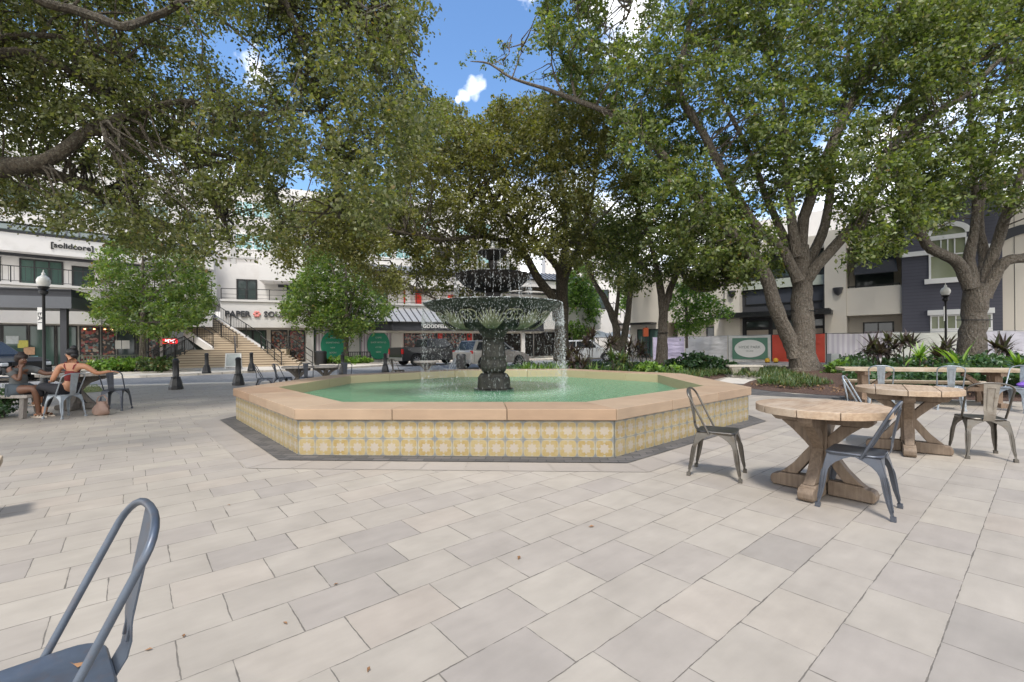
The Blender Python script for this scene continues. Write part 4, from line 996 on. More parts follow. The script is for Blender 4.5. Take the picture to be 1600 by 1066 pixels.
chair_at('dark chair in front of the bollard, right of the two far tables', (-5.05, 13.6, 0), face(-.45, .9), M_cslate)
chair_at('grey chair leaning left of the far single table behind the basin', (-4.30, 17.0, 0), face(.94, -.3), M_gun)
chair_at('pale grey chair right of the far single table, beside the dark bin', (-2.45, 17.4, 0), face(-.9, -.3), M_silver)
pu = thing('pouch', 'small purple pouch on the chair at the right photo edge', 'pouch', (9.50, 8.40, .452)); f = MB(); f.ball((0, 0, .05), (.12, .08, .05), 10, 6); f.build('body', mat('purple_cloth', (.12, .05, .30), .7), pu, smooth=True)
f = MB(); f.tube([(-.1, 0, .06), (0, 0, .13), (.1, 0, .06)], .006, 6); f.build('strap', MATS['purple_cloth'], pu)
lf0 = thing('fallen_leaf', 'orange brown dry leaf lying on the front left chair seat', 'leaf', (-1.17, 1.22, .450))
f = MB(); f.add([(-.022, 0, .004), (0, -.010, .001), (.024, .002, .010), (0, .012, .002)], [(0, 1, 2, 3)]); f.add([(-.022, 0, .004), (-.034, .004, .006), (-.022, .002, .004)], [(0, 1, 2)]); f.build('blade', mat('dry_leaf', (.20, .10, .04), .7), lf0)

# ---- weathered round pedestal tables
def wood_mat(name, a, b, plank, c3=(.5, .44, .36), axis=0, rough=.7):
    t = NT(name); st = (1.2, 14, 14) if axis == 0 else (14, 1.2, 14) if axis == 1 else (14, 14, 1.2)
    f = t.noise(3.0, 7, .65, stretch=st); g = t.noise(2.6, 6, .66)
    c = t.mix(t.math('MULTIPLY_ADD', f, 2.6, -.8, clamp=True), a, b)
    c = t.mix(t.math('MULTIPLY_ADD', g, 3.5, -1.7, clamp=True), c, c3)
    if plank:
        isl = t.math('MULTIPLY_ADD', t.island(), .35, .82); s = t.n('ShaderNodeVectorMath', operation='SCALE'); t.set(s.inputs[0], c); t.set(s.inputs['Scale'], isl); c = s.outputs[0]
    t.bsdf(c, rough, 0, t.bump(f, .3, .004)); return t.m
M_top = wood_mat('worn_teak_top', (.225, .15, .095), (.37, .275, .185), True, (.43, .36, .28), 1)
M_leg = wood_mat('worn_teak_legs', (.095, .066, .045), (.185, .135, .092), False, (.22, .17, .125), 2)
def round_table(label, loc, rz, R=.50, H=.765, group='round pedestal tables'):
    t = thing('round_table', label, 'table', loc, rz, group)
    mb = MB(); gap = .0035; cuts = [-R, -.30*R/.5, -.02*R/.5, .26*R/.5, R]
    for a, b in zip(cuts[:-1], cuts[1:]):
        a, b = a+gap, b-gap; n = 14; up, dn = [], []
        for k in range(n+1):
            x = a+(b-a)*k/n; x = max(-R+.0005, min(R-.0005, x)); y = math.sqrt(R*R-x*x); up.append((x, y)); dn.append((x, -y))
        mb.prism(dn+up[::-1], H-.062, H)
    mb.build('tabletop', M_top, t, bevel=.004)
    # four-way curved brackets above and sled feet below round a square post
    mb = MB(); mb.bar((0, 0, .11), (0, 0, H-.11), .125, .125, up=(0, 1, 0)); mb.build('post', M_leg, t, bevel=.008)
    for k in range(4):
        a = pi/2*k; M = Matrix.Rotation(a, 4, 'Z')
        def prof(poly, w, mbx):
            n = len(poly); vs = [(x, -w/2, z) for x, z in poly]+[(x, w/2, z) for x, z in poly]
            mbx.add(vs, [tuple(range(n)), tuple(range(2*n-1, n-1, -1))]+[(i, n+i, n+(i+1) % n, (i+1) % n) for i in range(n)], M)
        mb = MB()
        prof([(.062, H-.155), (.062, H-.065), (.46*R/.6, H-.065), (.46*R/.6, H-.115), (.42*R/.6, H-.15), (.39*R/.6, H-.155)], .105, mb)
        prof([(.06, H-.39), (.06, H-.265), (.155, H-.157), (.36*R/.6, H-.157), (.215, H-.225), (.12, H-.32)], .085, mb)
        mb.build('bracket', M_leg, t, bevel=.006)
        mb = MB()
        prof([(.062, .008), (.375, .008), (.393, .03), (.395, .07), (.380, .098), (.355, .11), (.325, .112), (.315, .125), (.062, .135)], .115, mb)
        prof([(.06, .29), (.175, .132), (.315, .127), (.285, .150), (.20, .235), (.12, .345), (.06, .42)], .085, mb)
        mb.build('foot', M_leg, t, bevel=.008)
    return t
rt = round_table('nearer weathered round wooden pedestal table on the right, with a grey chair tucked in', (2.69, 3.95, 0), math.radians(-51))
dup(rt, (4.73, 5.42, 0), math.radians(-38), 'farther weathered round wooden pedestal table on the right')
M_gtop = wood_mat('grey_weathered_top', (.20, .175, .15), (.36, .33, .29), True, (.45, .42, .38), 1); M_gleg = wood_mat('grey_weathered_legs', (.09, .08, .07), (.17, .15, .13), False, (.2, .18, .16), 2)
greym = {'worn_teak_top': M_gtop, 'worn_teak_legs': M_gleg}
tb = round_table('grey weathered round table where the two people sit', (-9.55, 9.95, 0), math.radians(20), R=.66, H=.80)
for ch in tb.children:
    ch.data.materials[0] = greym[ch.data.materials[0].name]
dup(rt, (-7.05+.28, 14.3, 0), math.radians(10), 'left one of the two grey tables behind the basin near the bollards', scale=.95, mats=greym)
dup(rt, (-6.02, 14.6, 0), math.radians(30), 'right one of the two grey tables behind the basin near the bollards', scale=.95, mats=greym)
dup(rt, (-3.42, 18.0, 0), math.radians(15), 'single grey table behind the basin in front of the pickup', scale=.98, mats=greym)
# ---- long trestle table in front of the planting
M_old = wood_mat('old_oak_beam', (.22, .16, .10), (.42, .34, .24), True, (.48, .42, .33), 0); M_oldleg = wood_mat('old_oak_leg', (.13, .085, .055), (.24, .165, .11), False, (.28, .2, .14), 2)
p0, p1 = Vector((7.35, 10.15, 0)), Vector((10.15, 9.0, 0)); dl = (p1-p0); a = math.atan2(dl.y, dl.x)
lt = thing('trestle_table', 'long weathered plank trestle table in front of the ivy bed', 'table', (p0+p1)/2, a)
Ln = dl.length
mb = MB()
for k in range(3): mb.b2((-Ln/2, -.36+k*.242, .70), (Ln/2, -.36+k*.242+.236, .765))
mb.build('tabletop', M_old, lt, bevel=.006)
for sx in (-1, 1):
    mb = MB(); x = sx*(Ln/2-.42); mb.bar((x, -.10, .05), (x, -.10, .70), .12, .10); mb.bar((x, .10, .05), (x, .10, .70), .12, .10); mb.b2((x-.06, -.34, 0), (x+.06, .34, .09)); mb.b2((x-.055, -.33, .62), (x+.055, .33, .699))
    mb.bar((x-sx*.06, 0, .28), (x-sx*.5, 0, .66), .08, .08); mb.build('trestle', M_oldleg, lt, bevel=.006)
mb = MB(); mb.b2((-Ln/2+.5, -.05, .30), (Ln/2-.5, .05, .38)); mb.build('stretcher', M_oldleg, lt)
def bench(label, loc, rz, Lb, H=.45, W=.34, top=None, leg=None, inset=.14):
    t = thing('bench', label, 'bench', loc, rz); mb = MB(); mb.b2((-Lb/2, -W/2, H-.06), (Lb/2, -.004, H)); mb.b2((-Lb/2, .004, H-.06), (Lb/2, W/2, H)); mb.build('seat', top or M_old, t, bevel=.006)
    for sx in (-1, 1):
        for sy in (-1, 1):
            mb = MB(); x = sx*(Lb/2-inset); mb.bar((x+sx*.03, sy*(W/2-.02), 0), (x, sy*(W/2-.07), H-.06), .09, .07); mb.build('leg', leg or M_oldleg, t)
    return t
bench('long plank bench on the far side of the trestle table', ((p0+p1)/2+Vector((.28, .62, 0))), a, 2.6)
bench('grey plank bench at the left photo edge where the person in grey sits', (-9.72, 8.78, 0), math.radians(-2), 1.0, top=M_gtop, leg=M_gleg)
b2_ = G(-22, 735)
bn = bench('end of a timber bench just cut by the left photo edge', (-4.56, 3.03, 0), math.radians(45), 1.5, .45, .36, M_old, None, .55)
# ---- curved stone bench beside the path
sb = G(1163, 590); stb = thing('stone_bench', 'carved stone bench beside the garden path and green hoarding', 'bench', (sb.x, sb.y, .01), math.radians(-8))
Ms = mat('garden_stone', (.38, .345, .29), .9, var=.25, scale=5, bump=.3)
mb = MB(); n = 12; up = [(-.62+1.24*k/n, .20+.06*math.sin(pi*k/n)) for k in range(n+1)]; dn = [(-.62+1.24*k/n, -.22+.05*math.sin(pi*k/n)) for k in range(n+1)]; mb.prism(dn+up[::-1], .40, .48); mb.build('seat', Ms, stb, bevel=.01)
for sx in (-1, 1):
    mb = MB(); prof = [(.18, 0), (.18, .06), (.12, .10), (.14, .22), (.20, .34), (.21, .40)]
    vs = []
    for w, z in prof:
        for i, j in ((-1, -1), (1, -1), (1, 1), (-1, 1)): vs.append((sx*.33+i*w*.9, j*w*.75, z))
    mb.add(vs, [(3, 2, 1, 0), (20, 21, 22, 23)]+[(i*4+k, i*4+(k+1) % 4, (i+1)*4+(k+1) % 4, (i+1)*4+k) for i in range(5) for k in range(4)]); mb.build('leg', Ms, stb, bevel=.01)

# ---- bollards
bo = thing('bollard', 'black cast iron bollard at the court kerb, leftmost and nearest', 'bollard', (0, 0, 0), 0, 'black bollards along the street')
mb = MB(); mb.lathe([(.0, 1.0), (.06, .99), (.09, .96), (.085, .94), (.095, .93), (.095, .90), (.082, .88), (.088, .62), (.090, .40), (.10, .385)][::-1], 14); mb.build('shaft', M_black, bo, auto=40)
mb = MB(); mb.lathe([(.20, 0), (.20, .08), (.185, .10), (.17, .22), (.14, .33), (.125, .36), (.13, .40), (.105, .41)], 8); mb.build('base', M_black, bo, auto=30)
q = G(275, 608.7); bo.location = q
for px, py, z, lab in ((323, 583.5, .1, 'black bollard on the far pavement left of the steps'), (372.5, 602, 0, 'black bollard at the court kerb beside the two leaning chairs'), (393, 579.6, .1, 'black bollard on the far pavement in front of the middle of the steps'),
                       (457, 568.5, .1, 'black bollard at the right foot of the steps'), (535.5, 585, 0, 'black bollard in front of the shrub planter and green oval poster'), (602, 581.5, 0, 'black bollard behind the basin at the rear of the pickup')):
    dup(bo, G(px, py, z), 0, lab)

# ---- lamp posts
lp = thing('street_lamp', 'black lamp post with white acorn globe at left, banner sign on its pole', 'street lamp', P(69, 560, 16.3).xy.to_3d(), 0, 'acorn globe street lamps')
M_globe = mat('frosted_globe', (.78, .77, .72), .25, var=.03)
mb = MB(); mb.lathe([(.16, 0), (.16, .10), (.11, .16), (.10, .5), (.06, .6), (.05, .7), (.045, 3.25), (.06, 3.28)], 12); mb.build('pole', M_black, lp, auto=40)
mb = MB(); mb.lathe([(.05, 3.28), (.12, 3.34), (.13, 3.44), (.09, 3.48), (.16, 3.56), (.165, 3.60)], 14); mb.build('fitter', M_black, lp, auto=40)
mb = MB(); mb.lathe([(.13, 3.60), (.19, 3.72), (.195, 3.82), (.15, 3.93), (.08, 3.98), (.05, 4.02), (.06, 4.06), (.02, 4.12), (.01, 4.2)], 16); mb.build('globe', M_globe, lp, smooth=True)
mb = MB(); mb.b2((-.22, -.012, 2.05), (-.02, .012, 2.85)); bb = mb.build('pole_sign', M_whitepaint, lp)
text_mesh('sign_text', 'EAT', M_dark, bb, .26, .01, loc=(-.12, -.016, 2.45), rot=(pi/2, pi/2, 0))
l2 = dup(lp, P(1478, 541, 22).xy.to_3d(), 0, 'black lamp post with white acorn globe before the slate brick wall at right')
for c in list(l2.children):
    if c.name.startswith('pole_sign'):
        for g in list(c.children): D.objects.remove(g)
        D.objects.remove(c)
mb = MB(); mb.b2((-.10, -.012, 2.35), (-.05, .012, 3.05)); mb.build('pole_sign', M_whitepaint, l2)

# ---- bins, sandwich board, railings, hydrant-like caps
def bin_(label, loc, r, h, z=0):
    t = thing('litter_bin', label, 'litter bin', (loc[0], loc[1], z)); mb = MB(); mb.lathe([(r*.92, 0), (r, .06), (r, h*.86)], 20); mb.build('body', M_black, t, auto=40)
    mb = MB(); mb.lathe([(r*1.04, h*.865), (r*1.04, h*.92), (r*.8, h), (r*.3, h)], 20); mb.build('lid', M_black, t, auto=40); return t
q = G(501, 570.5, .1); bin_('black round litter bin right of the steps, before the first green oval poster', q, .40, 1.0, .1)
q = P(720.5, 541, 18.9); bin_('black litter bin behind the basin in front of the silver car', (q.x, q.y), .21, 1.0)
q = G(365, 576.5, .1); sbd = thing('sandwich_board', 'white framed sandwich board at the foot of the steps', 'sign', (q.x, q.y, .1), math.radians(15))
for sy in (-1, 1):
    M = Matrix.Translation((0, sy*.16, 0)) @ Matrix.Rotation(sy*.18, 4, 'X'); mb = MB()
    for lo, hi in (((-.42, -.015, 0), (-.36, .015, .95)), ((.36, -.015, 0), (.42, .015, .95)), ((-.359, -.014, .89), (.359, .014, .95)), ((-.359, -.014, .12), (.359, .014, .18))): mb.box([(a+b)/2 for a, b in zip(lo, hi)], [b-a for a, b in zip(lo, hi)], 0, M)
    o = mb.build('frame', M_whitepaint, sbd); mb = MB(); mb.box((0, 0, .535), (.71, .012, .70), 0, M); mb.build('panel', mat('chalk_panel', (.40, .43, .42), .6, var=.3, scale=8), o)
q = P(397, 541, 36.2); nt_ = thing('notice_board', 'white poster board at the top of the steps by the shop glass', 'sign', (q.x, 34.6, 1.24), math.radians(20))
mb = MB(); mb.b2((-.45, -.02, .25), (.45, .02, 1.05)); mb.b2((-.4, -.018, 0), (-.36, .018, .249)); mb.b2((.36, -.018, 0), (.4, .018, .249)); o = mb.build('board', M_whitepaint, nt_)
text_mesh('lettering', 'ART', M_dark, nt_, .38, .01, loc=(0, -.03, .65))
def slat_bench(label, loc, rz, L_, m, z=0):
    t = thing('slatted_bench', label, 'bench', (loc[0], loc[1], z), rz); mb = MB(); mb.b2((-L_/2, .18, .82), (L_/2, .24, .88)); mb.b2((-L_/2, .18, .48), (L_/2, .24, .53))
    k = int(L_/.13)
    for i in range(k): mb.b2((-L_/2+i*.13, .195, .531), (-L_/2+i*.13+.05, .225, .819))
    mb.build('backrest', m, t); mb = MB(); 
    for i in range(4): mb.b2((-L_/2, -.25+i*.11, .43), (L_/2, -.25+i*.11+.09, .46))
    mb.build('seat', m, t)
    for sx in (-1, 1): mb = MB(); mb.b2((sx*L_/2-.04, -.25, 0), (sx*L_/2+.04, -.19, .62)); mb.b2((sx*L_/2-.04, .16, 0), (sx*L_/2+.04, .25, .88)); mb.b2((sx*L_/2-.04, -.28, .621), (sx*L_/2+.04, .20, .66)); mb.build('arm', m, t)
    return t
q = P(557, 541, 35.8); slat_bench('dark slatted bench behind the shrub planter by the green oval posters', (q.x, q.y), math.radians(190), 2.1, M_dark, .1)
q = P(171, 541, 27.6); slat_bench('grey green slatted bench in front of the bookshop-like display window at left', (q.x, q.y), math.radians(224), 2.7, mat('grey_green_wood', (.13, .15, .11), .8), .1)
q = P(140.5, 541, 27.2); yb = thing('price_board', 'small yellow board standing by the slatted bench at left', 'sign', (q.x, q.y, .1), math.radians(30)); mb = MB(); mb.b2((-.17, -.02, .25), (.17, .02, .62)); mb.b2((-.15, -.018, 0), (-.12, .018, .249)); mb.b2((.12, -.018, 0), (.15, .018, .249)); mb.build('panel', mat('yellow_card', (.52, .58, .08), .6), yb)
for i, px in enumerate((1199, 1212)):
    q = G(px, 567.5, .05); h = thing('yellow_ball', 'small round yellow object on the ground by the green hoarding, '+('left' if i == 0 else 'right')+' one', 'lamp', q, group='small yellow objects'); mb = MB(); mb.ball((0, 0, .17), (.17, .12, .17), 12, 8); mb.build('lens', mat('yellow_plastic', (.62, .36, .02), .4), h, smooth=True); mb = MB(); mb.lathe([(.15, 0), (.13, .05), (.06, .07)], 12); mb.build('base', M_black, h)  # small yellow things of unclear kind, not known to be lamps

# ---- hoarding of printed banners on steel posts
def cloth_mat(name, col, alpha=None, var=.08):
    t = NT(name); w = t.noise(1.3, 4, .5, stretch=(1, 1, 3)); s = t.n('ShaderNodeVectorMath', operation='SCALE'); s.inputs[0].default_value = col; t.set(s.inputs['Scale'], t.math('MULTIPLY_ADD', w, var*2, 1-var))
    t.bsdf(s.outputs[0], .7, 0, t.bump(w, .6, .15)); return t.m
hd = [(1045, 35.3, 1137, 31.9, 'lilac', 0), (1137, 31.9, 1205, 30.1, 'green', 0), (1209, 30.0, 1292, 27.3, 'red', 0), (1292, 27.3, 1390, 26.5, 'striped', 0), (1390, 26.5, 1496, 26.0, 'cream', 0), (1496, 26.0, 1640, 24.0, 'lavender', 0)]
hp = [(1020, 36.4), (1071, 34.5), (1138, 32.0), (1206, 30.2), (1291, 27.7), (1389, 26.4), (1497, 25.6), (1560, 24.9), (1660, 23.6)]
hc = [('lilac panel of the banner hoarding behind the forked tree', (.52, .46, .60)), ('creased white panel of the banner hoarding', (.62, .60, .60)), ('green and white oval sign panel of the hoarding', (.62, .61, .59)), ('bright red panel of the hoarding behind the big oak', (.62, .085, .05)),
      ('pink and grey striped panel of the hoarding', None), ('pale cream panel of the hoarding before the slate wall', (.62, .62, .56)), ('pale lavender panel of the hoarding right of the second oak', (.58, .56, .61)), ('pale lavender panel of the hoarding at the photo edge', (.58, .56, .61))]
for i, (lab, col) in enumerate(hc):
    a, b = P(hp[i][0], 541, hp[i][1]).xy.to_3d(), P(hp[i+1][0], 541, hp[i+1][1]).xy.to_3d(); d = b-a; L_ = d.length; ang = math.atan2(d.y, d.x)
    t = thing('banner_fence', lab, 'fence panel', (a.x, a.y, .03), ang, 'printed banner hoarding')
    mb = MB(); nx, nz = 26, 8; rs = random.Random(i+5); ph = [rs.uniform(0, 6) for _ in range(6)]
    vs = []
    for iz in range(nz+1):
        for ix in range(nx+1):
            x = .05+(L_-.1)*ix/nx; s = ix/nx; z = .10+1.78*iz/nz; sag = .05*math.sin(pi*s)*(iz/nz)
            w = .030*math.sin(s*9+ph[0]+z)+.02*math.sin(s*23+ph[1]-z*2)+.025*math.sin(z*5+ph[2]+s*3)
            vs.append((x, -.05+w*math.sin(pi*s)**.5, z-sag))
    mb.add(vs, [(j*(nx+1)+k, j*(nx+1)+k+1, (j+1)*(nx+1)+k+1, (j+1)*(nx+1)+k) for j in range(nz) for k in range(nx)])
    m = cloth_mat('banner_'+str(i), col) if col else stripes_mat('banner_stripes', (.64, .61, .63), (.52, .48, .53), .26)
    mb.build('banner', m, t, smooth=True)
    mb = MB(); mb.tube([(0, 0, -.03), (0, 0, 1.92)], .03, 8); mb.tube([(0, 0, 1.88), (L_, 0, 1.88)], .02, 6); mb.tube([(0, 0, .12), (L_, 0, .12)], .02, 6); mb.build('post', M_dark if i in (3, 4) else M_steel, t)
    if i == 2:
        mb = MB(); mb.b2((.30, -.13, .24), (L_-.22, -.115, 1.70)); g_ = mb.build('green_field', mat('sage_green_print', (.10, .22, .155), .6), t)
        mb = MB(); mb.prism([((L_-.5)/2*.86*math.cos(2*pi*k/40), .60*math.sin(2*pi*k/40)) for k in range(40)], 0, .012, Matrix.Translation((L_/2+.04, -.132, .97)) @ Matrix.Rotation(pi/2, 4, 'X')); mb.build('oval_field', M_whitepaint, t)
        text_mesh('lettering', 'HYDE PARK', mat('grey_print', (.25, .27, .25), .6), t, .26, .008, loc=(L_/2+.04, -.149, 1.06)); text_mesh('lettering', 'VILLAGE', MATS['grey_print'], t, .13, .008, loc=(L_/2+.04, -.149, .80))
cb_ = P(1302, 541, 25.8); gb = thing('utility_box', 'small pale grey utility box before the striped hoarding', 'box', (cb_.x, 25.8, 0)); mb = MB(); mb.b2((-.26, -.2, 0), (.26, .2, .72)); mb.build('cabinet', mat('pale_grey_box', (.40, .42, .41), .5), gb, bevel=.02); mb = MB(); mb.b2((-.2, -.215, .1), (.2, -.201, .62)); mb.build('door', mat('pale_grey_box2', (.36, .38, .37), .5), gb)
# ================================================================ TREES AND PLANTS
def leaf_mat(name, cols, trans=.38, rough=.45, dead=.008):
    t = NT(name); r_ = t.island()
    c = t.ramp(r_, [(i/(len(cols)-1), c) for i, c in enumerate(cols)])
    big = t.noise(.55, 3, .6, vec=t.tc.outputs['Object']); s = t.n('ShaderNodeVectorMath', operation='SCALE'); t.set(s.inputs[0], c); t.set(s.inputs['Scale'], t.math('MULTIPLY_ADD', big, .9, .55))
    dd = t.math('GREATER_THAN', t.math('FRACT', t.math('MULTIPLY', r_, 37.7)), 1-dead); c = t.mix(dd, s.outputs[0], (.17, .12, .04))
    b = t.n('ShaderNodeBsdfPrincipled'); t.set(b.inputs['Base Color'], c); b.inputs['Roughness'].default_value = rough; b.inputs['Specular IOR Level'].default_value = .5
    tr = t.n('ShaderNodeBsdfTranslucent'); c2 = t.mix(1.0, c, (1.9, 2.0, .75), 'MULTIPLY'); t.set(tr.inputs['Color'], c2)
    m = t.n('ShaderNodeMixShader'); m.inputs[0].default_value = trans; t.t.links.new(b.outputs[0], m.inputs[1]); t.t.links.new(tr.outputs[0], m.inputs[2]); t.t.links.new(m.outputs[0], t.out.inputs[0])
    return t.m
M_oak = leaf_mat('live_oak_leaves', [(.045, .058, .020), (.078, .095, .030), (.118, .132, .045), (.155, .165, .068), (.14, .13, .05)])
M_oakw = leaf_mat('olive_oak_leaves', [(.055, .062, .016), (.098, .104, .027), (.145, .148, .042), (.18, .18, .062), (.16, .14, .04)], dead=.012)
M_oakg = leaf_mat('green_oak_leaves', [(.040, .062, .018), (.070, .100, .026), (.108, .142, .038), (.150, .182, .058), (.165, .165, .055)])
M_elm = leaf_mat('bright_elm_leaves', [(.045, .085, .018), (.075, .13, .026), (.115, .175, .04), (.165, .22, .06), (.15, .16, .05)], .42)
M_far = leaf_mat('far_green_leaves', [(.04, .08, .02), (.08, .15, .03), (.14, .23, .05), (.17, .25, .06)], .4)
M_shrub = leaf_mat('dark_ivy_leaves', [(.018, .045, .018), (.030, .070, .026), (.05, .10, .036), (.075, .13, .05)], .25, .35, .005)
M_bright = leaf_mat('bright_shrub_leaves', [(.06, .13, .02), (.10, .20, .03), (.17, .27, .05), (.24, .33, .09)], .35, .4, .005)
M_purple = leaf_mat('purple_cordyline_leaves', [(.028, .022, .022), (.050, .034, .034), (.075, .055, .048), (.07, .085, .045)], .25, .35, 0)
M_lirio = leaf_mat('grassy_leaves', [(.022, .05, .015), (.045, .085, .024), (.08, .125, .038), (.14, .14, .045)], .25, .45, .03)
def bark_mat(name, a, b, li=(.34, .32, .27)):
    t = NT(name); f = t.noise(14, 9, .78, stretch=(1, 1, .35)); v = t.n('ShaderNodeTexVoronoi'); v.inputs['Scale'].default_value = 16; mp_ = t.n('ShaderNodeMapping'); mp_.inputs['Scale'].default_value = (1, 1, .35); t.set(mp_.inputs[0], t.tc.outputs['Object']); t.set(v.inputs['Vector'], mp_.outputs[0])
    c = t.mix(t.math('MULTIPLY_ADD', f, 4.5, -1.75, clamp=True), a, b); c = t.mix(t.math('MULTIPLY_ADD', t.noise(20, 5, .75), 6, -3.1, clamp=True), c, li)
    h = t.math('ADD', f, t.math('MULTIPLY', v.outputs['Distance'], .8))
    t.bsdf(c, .92, 0, t.bump(h, 1.0, .09)); return t.m
M_bark = bark_mat('oak_bark', (.085, .068, .052), (.20, .165, .13), (.30, .29, .25)); M_barkd = bark_mat('dark_oak_bark', (.04, .032, .022), (.12, .095, .065), (.2, .19, .14))

def leaf_mesh(name, cen, ln, wd, dirs, m, parent, rs, fold=.0):
    """one mesh of rhombic leaves: cen Nx3, ln N, wd ratio, dirs Nx3 leaf axis"""
    n = len(cen); d = dirs/np.maximum(1e-6, np.linalg.norm(dirs, axis=1))[:, None]
    r = rs.normal(size=(n, 3)); r[:, 2] += .9
    s = np.cross(d, r); s /= np.maximum(1e-6, np.linalg.norm(s, axis=1))[:, None]
    L_ = ln[:, None]; v = np.empty((n, 4, 3))
    nn = np.cross(s, d)
    v[:, 0] = cen-d*L_*.5; v[:, 1] = cen+s*L_*wd*.5+d*L_*.04+nn*L_*fold; v[:, 2] = cen+d*L_*.5; v[:, 3] = cen-s*L_*wd*.5+d*L_*.04+nn*L_*fold
    me = D.meshes.new(name); me.vertices.add(4*n); me.vertices.foreach_set('co', v.astype(np.float32).ravel())
    me.loops.add(4*n); me.loops.foreach_set('vertex_index', np.arange(4*n, dtype=np.int32)); me.polygons.add(n)
    me.polygons.foreach_set('loop_start', np.arange(0, 4*n, 4, dtype=np.int32)); me.materials.append(m); me.update(calc_edges=True)
    return new_obj(name, me, parent)
def inpoly(x, y, poly):
    p = np.array(poly, float); c = np.zeros(len(x), bool); j = len(p)-1
    for i in range(len(p)):
        a, b = p[i], p[j]; k = ((a[1] > y) != (b[1] > y)) & (x < (b[0]-a[0])*(y-a[1])/(b[1]-a[1]+1e-12)+a[0]); c ^= k; j = i
    return c
def vnoise(x, y, z, s, seed):            # cheap smooth noise from sines
    r = np.random.default_rng(seed); o = np.zeros(len(x))
    for k in range(7):
        w = r.normal(size=3)*s*(1+.5*k/3); o += np.sin(x*w[0]+y*w[1]+z*w[2]+r.uniform(0, 6.3))/(1+.3*k)
    return o/3
def clusters_view(poly, Y0, Y1, n, rs, holes=(), noise_s=.8, thr=-.35, seed=1):
    """cluster centres filling a crown volume: outline given as it shows in the photo, depth between Y0 and Y1"""
    P0 = np.array(poly); lo, hi = P0.min(0), P0.max(0); out = []
    while len(out) < n:
        m = n*3; x = rs.uniform(lo[0], hi[0], m); y = rs.uniform(lo[1], hi[1], m); Y = rs.uniform(Y0, Y1, m)
        k = inpoly(x, y, poly)
        for h in holes: k &= ~inpoly(x, y, h)
        x, y, Y = x[k], y[k], Y[k]
        xc, yc = (x-800)*Y/FPX, (HOR-y)*Y/FPX; X = cR*xc-sR*yc; Z = HCAM+sR*xc+cR*yc
        k = vnoise(X, Y, Z, noise_s, seed) > thr
        out += [q for q in zip(X[k], Y[k], Z[k])]
    return np.array(out[:n])
def clusters_ball(blobs, n, rs, seed=1, thr=-.5, ns=1.0):
    out = []; w = np.array([b[3]**2 for b in blobs]); w = w/w.sum()
    while len(out) < n:
        i = rs.choice(len(blobs), p=w); b = blobs[i]; v = rs.normal(size=3); v /= np.linalg.norm(v); r = b[3]*rs.uniform(.25, 1)**.6
        p = np.array(b[:3])+v*r*np.array([1, 1, b[4] if len(b) > 4 else .75])
        if vnoise(p[:1], p[1:2], p[2:], ns, seed)[0] > thr: out.append(p)
    return np.array(out)
def foliage(name, cl, per, crad, size, m, parent, rs, flat=.6, droop=.25, wd=.58, out=None):
    n = len(cl); k = rs.poisson(per, n).clip(3); idx = np.repeat(np.arange(n), k); N_ = len(idx)
    # each cluster is a small spray: leaves along a few twig directions
    ax = rs.normal(size=(n, 6, 3)); ax[:, :, 2] = ax[:, :, 2]*flat-.15; ax /= np.linalg.norm(ax, axis=2)[:, :, None]
    tw = rs.integers(0, 6, N_); a = ax[idx, tw]; u = rs.uniform(0, 1, N_)**.7; cr = crad*rs.uniform(.6, 1.4, n)[idx]
    c = cl[idx]+a*(u*cr)[:, None]+rs.normal(size=(N_, 3))*(cr*.14)[:, None]
    c[:, 2] -= droop*cr*u*u
    d = a*.6+rs.normal(size=(N_, 3))*.65; d[:, 2] -= droop
    o = leaf_mesh(name, c, size*rs.uniform(.5, 1.4, N_), wd, d, m, parent, rs, .06)
    return o
def smooth_path(pts, k=4):
    P_ = [Vector(p) for p in pts]; out = []
    for i in range(len(P_)-1):
        a = P_[max(0, i-1)]; b = P_[i]; c = P_[i+1]; d = P_[min(len(P_)-1, i+2)]
        for j in range(k):
            t = j/k; out.append(.5*((2*b)+(-a+c)*t+(2*a-5*b+4*c-d)*t*t+(-a+3*b-3*c+d)*t**3))
    out.append(P_[-1]); return out
def limb(mb, pts, rr, n=9, k=4, rs=None, wob=.016):
    path = smooth_path(pts, k); m = len(path); rads = []
    for i in range(m):
        s = i/(m-1)*(len(rr)-1); j = min(int(s), len(rr)-2); f = s-j; rads.append(rr[j]*(1-f)+rr[j+1]*f)
    if rs is not None: path = [p+Vector(rs.normal(size=3))*r*wob*3*(0 if i in (0,) else 1) for i, (p, r) in enumerate(zip(path, rads))]; rads = [r*(1+rs.normal()*.03) for r in rads]
    mb.tube(path, rads, n, cap=True); return path
def plimb(mb, pts, Y, rr, rs, n=9, Y1=None):
    Y1 = Y if Y1 is None else Y1; L_ = len(pts)
    return limb(mb, [P(x, y, Y+(Y1-Y)*i/(L_-1)+rs.normal()*.12) for i, (x, y) in enumerate(pts)], rr, n, 4, rs)
def twigs(mb, cl, nodes, rs, frac=.5, r0=.028, r1=.006, maxd=4.0):
    """thin branches from the nearest limb points out to leaf clusters"""
    nodes = np.array([tuple(v) for v in nodes]); pick = rs.random(len(cl)) < frac
    for p in cl[pick]:
        d = np.linalg.norm(nodes-p, axis=1)+rs.uniform(0, .8, len(nodes)); i = int(np.argmin(d)); q = nodes[i]; L_ = np.linalg.norm(p-q)
        if L_ > maxd or L_ < .25: continue
        mid = (p+q)/2+rs.normal(size=3)*L_*.13+np.array([0, 0, L_*.08])
        mid1 = (q*.65+mid*.35)+rs.normal(size=3)*L_*.05
        s = min(1.6, .5+L_*.35); mb.tube([q, mid1, mid, p], [r0*s, r0*s*.75, (r0+r1)*.45, r1], 5, cap=False)
def to_local(parts, o): pass
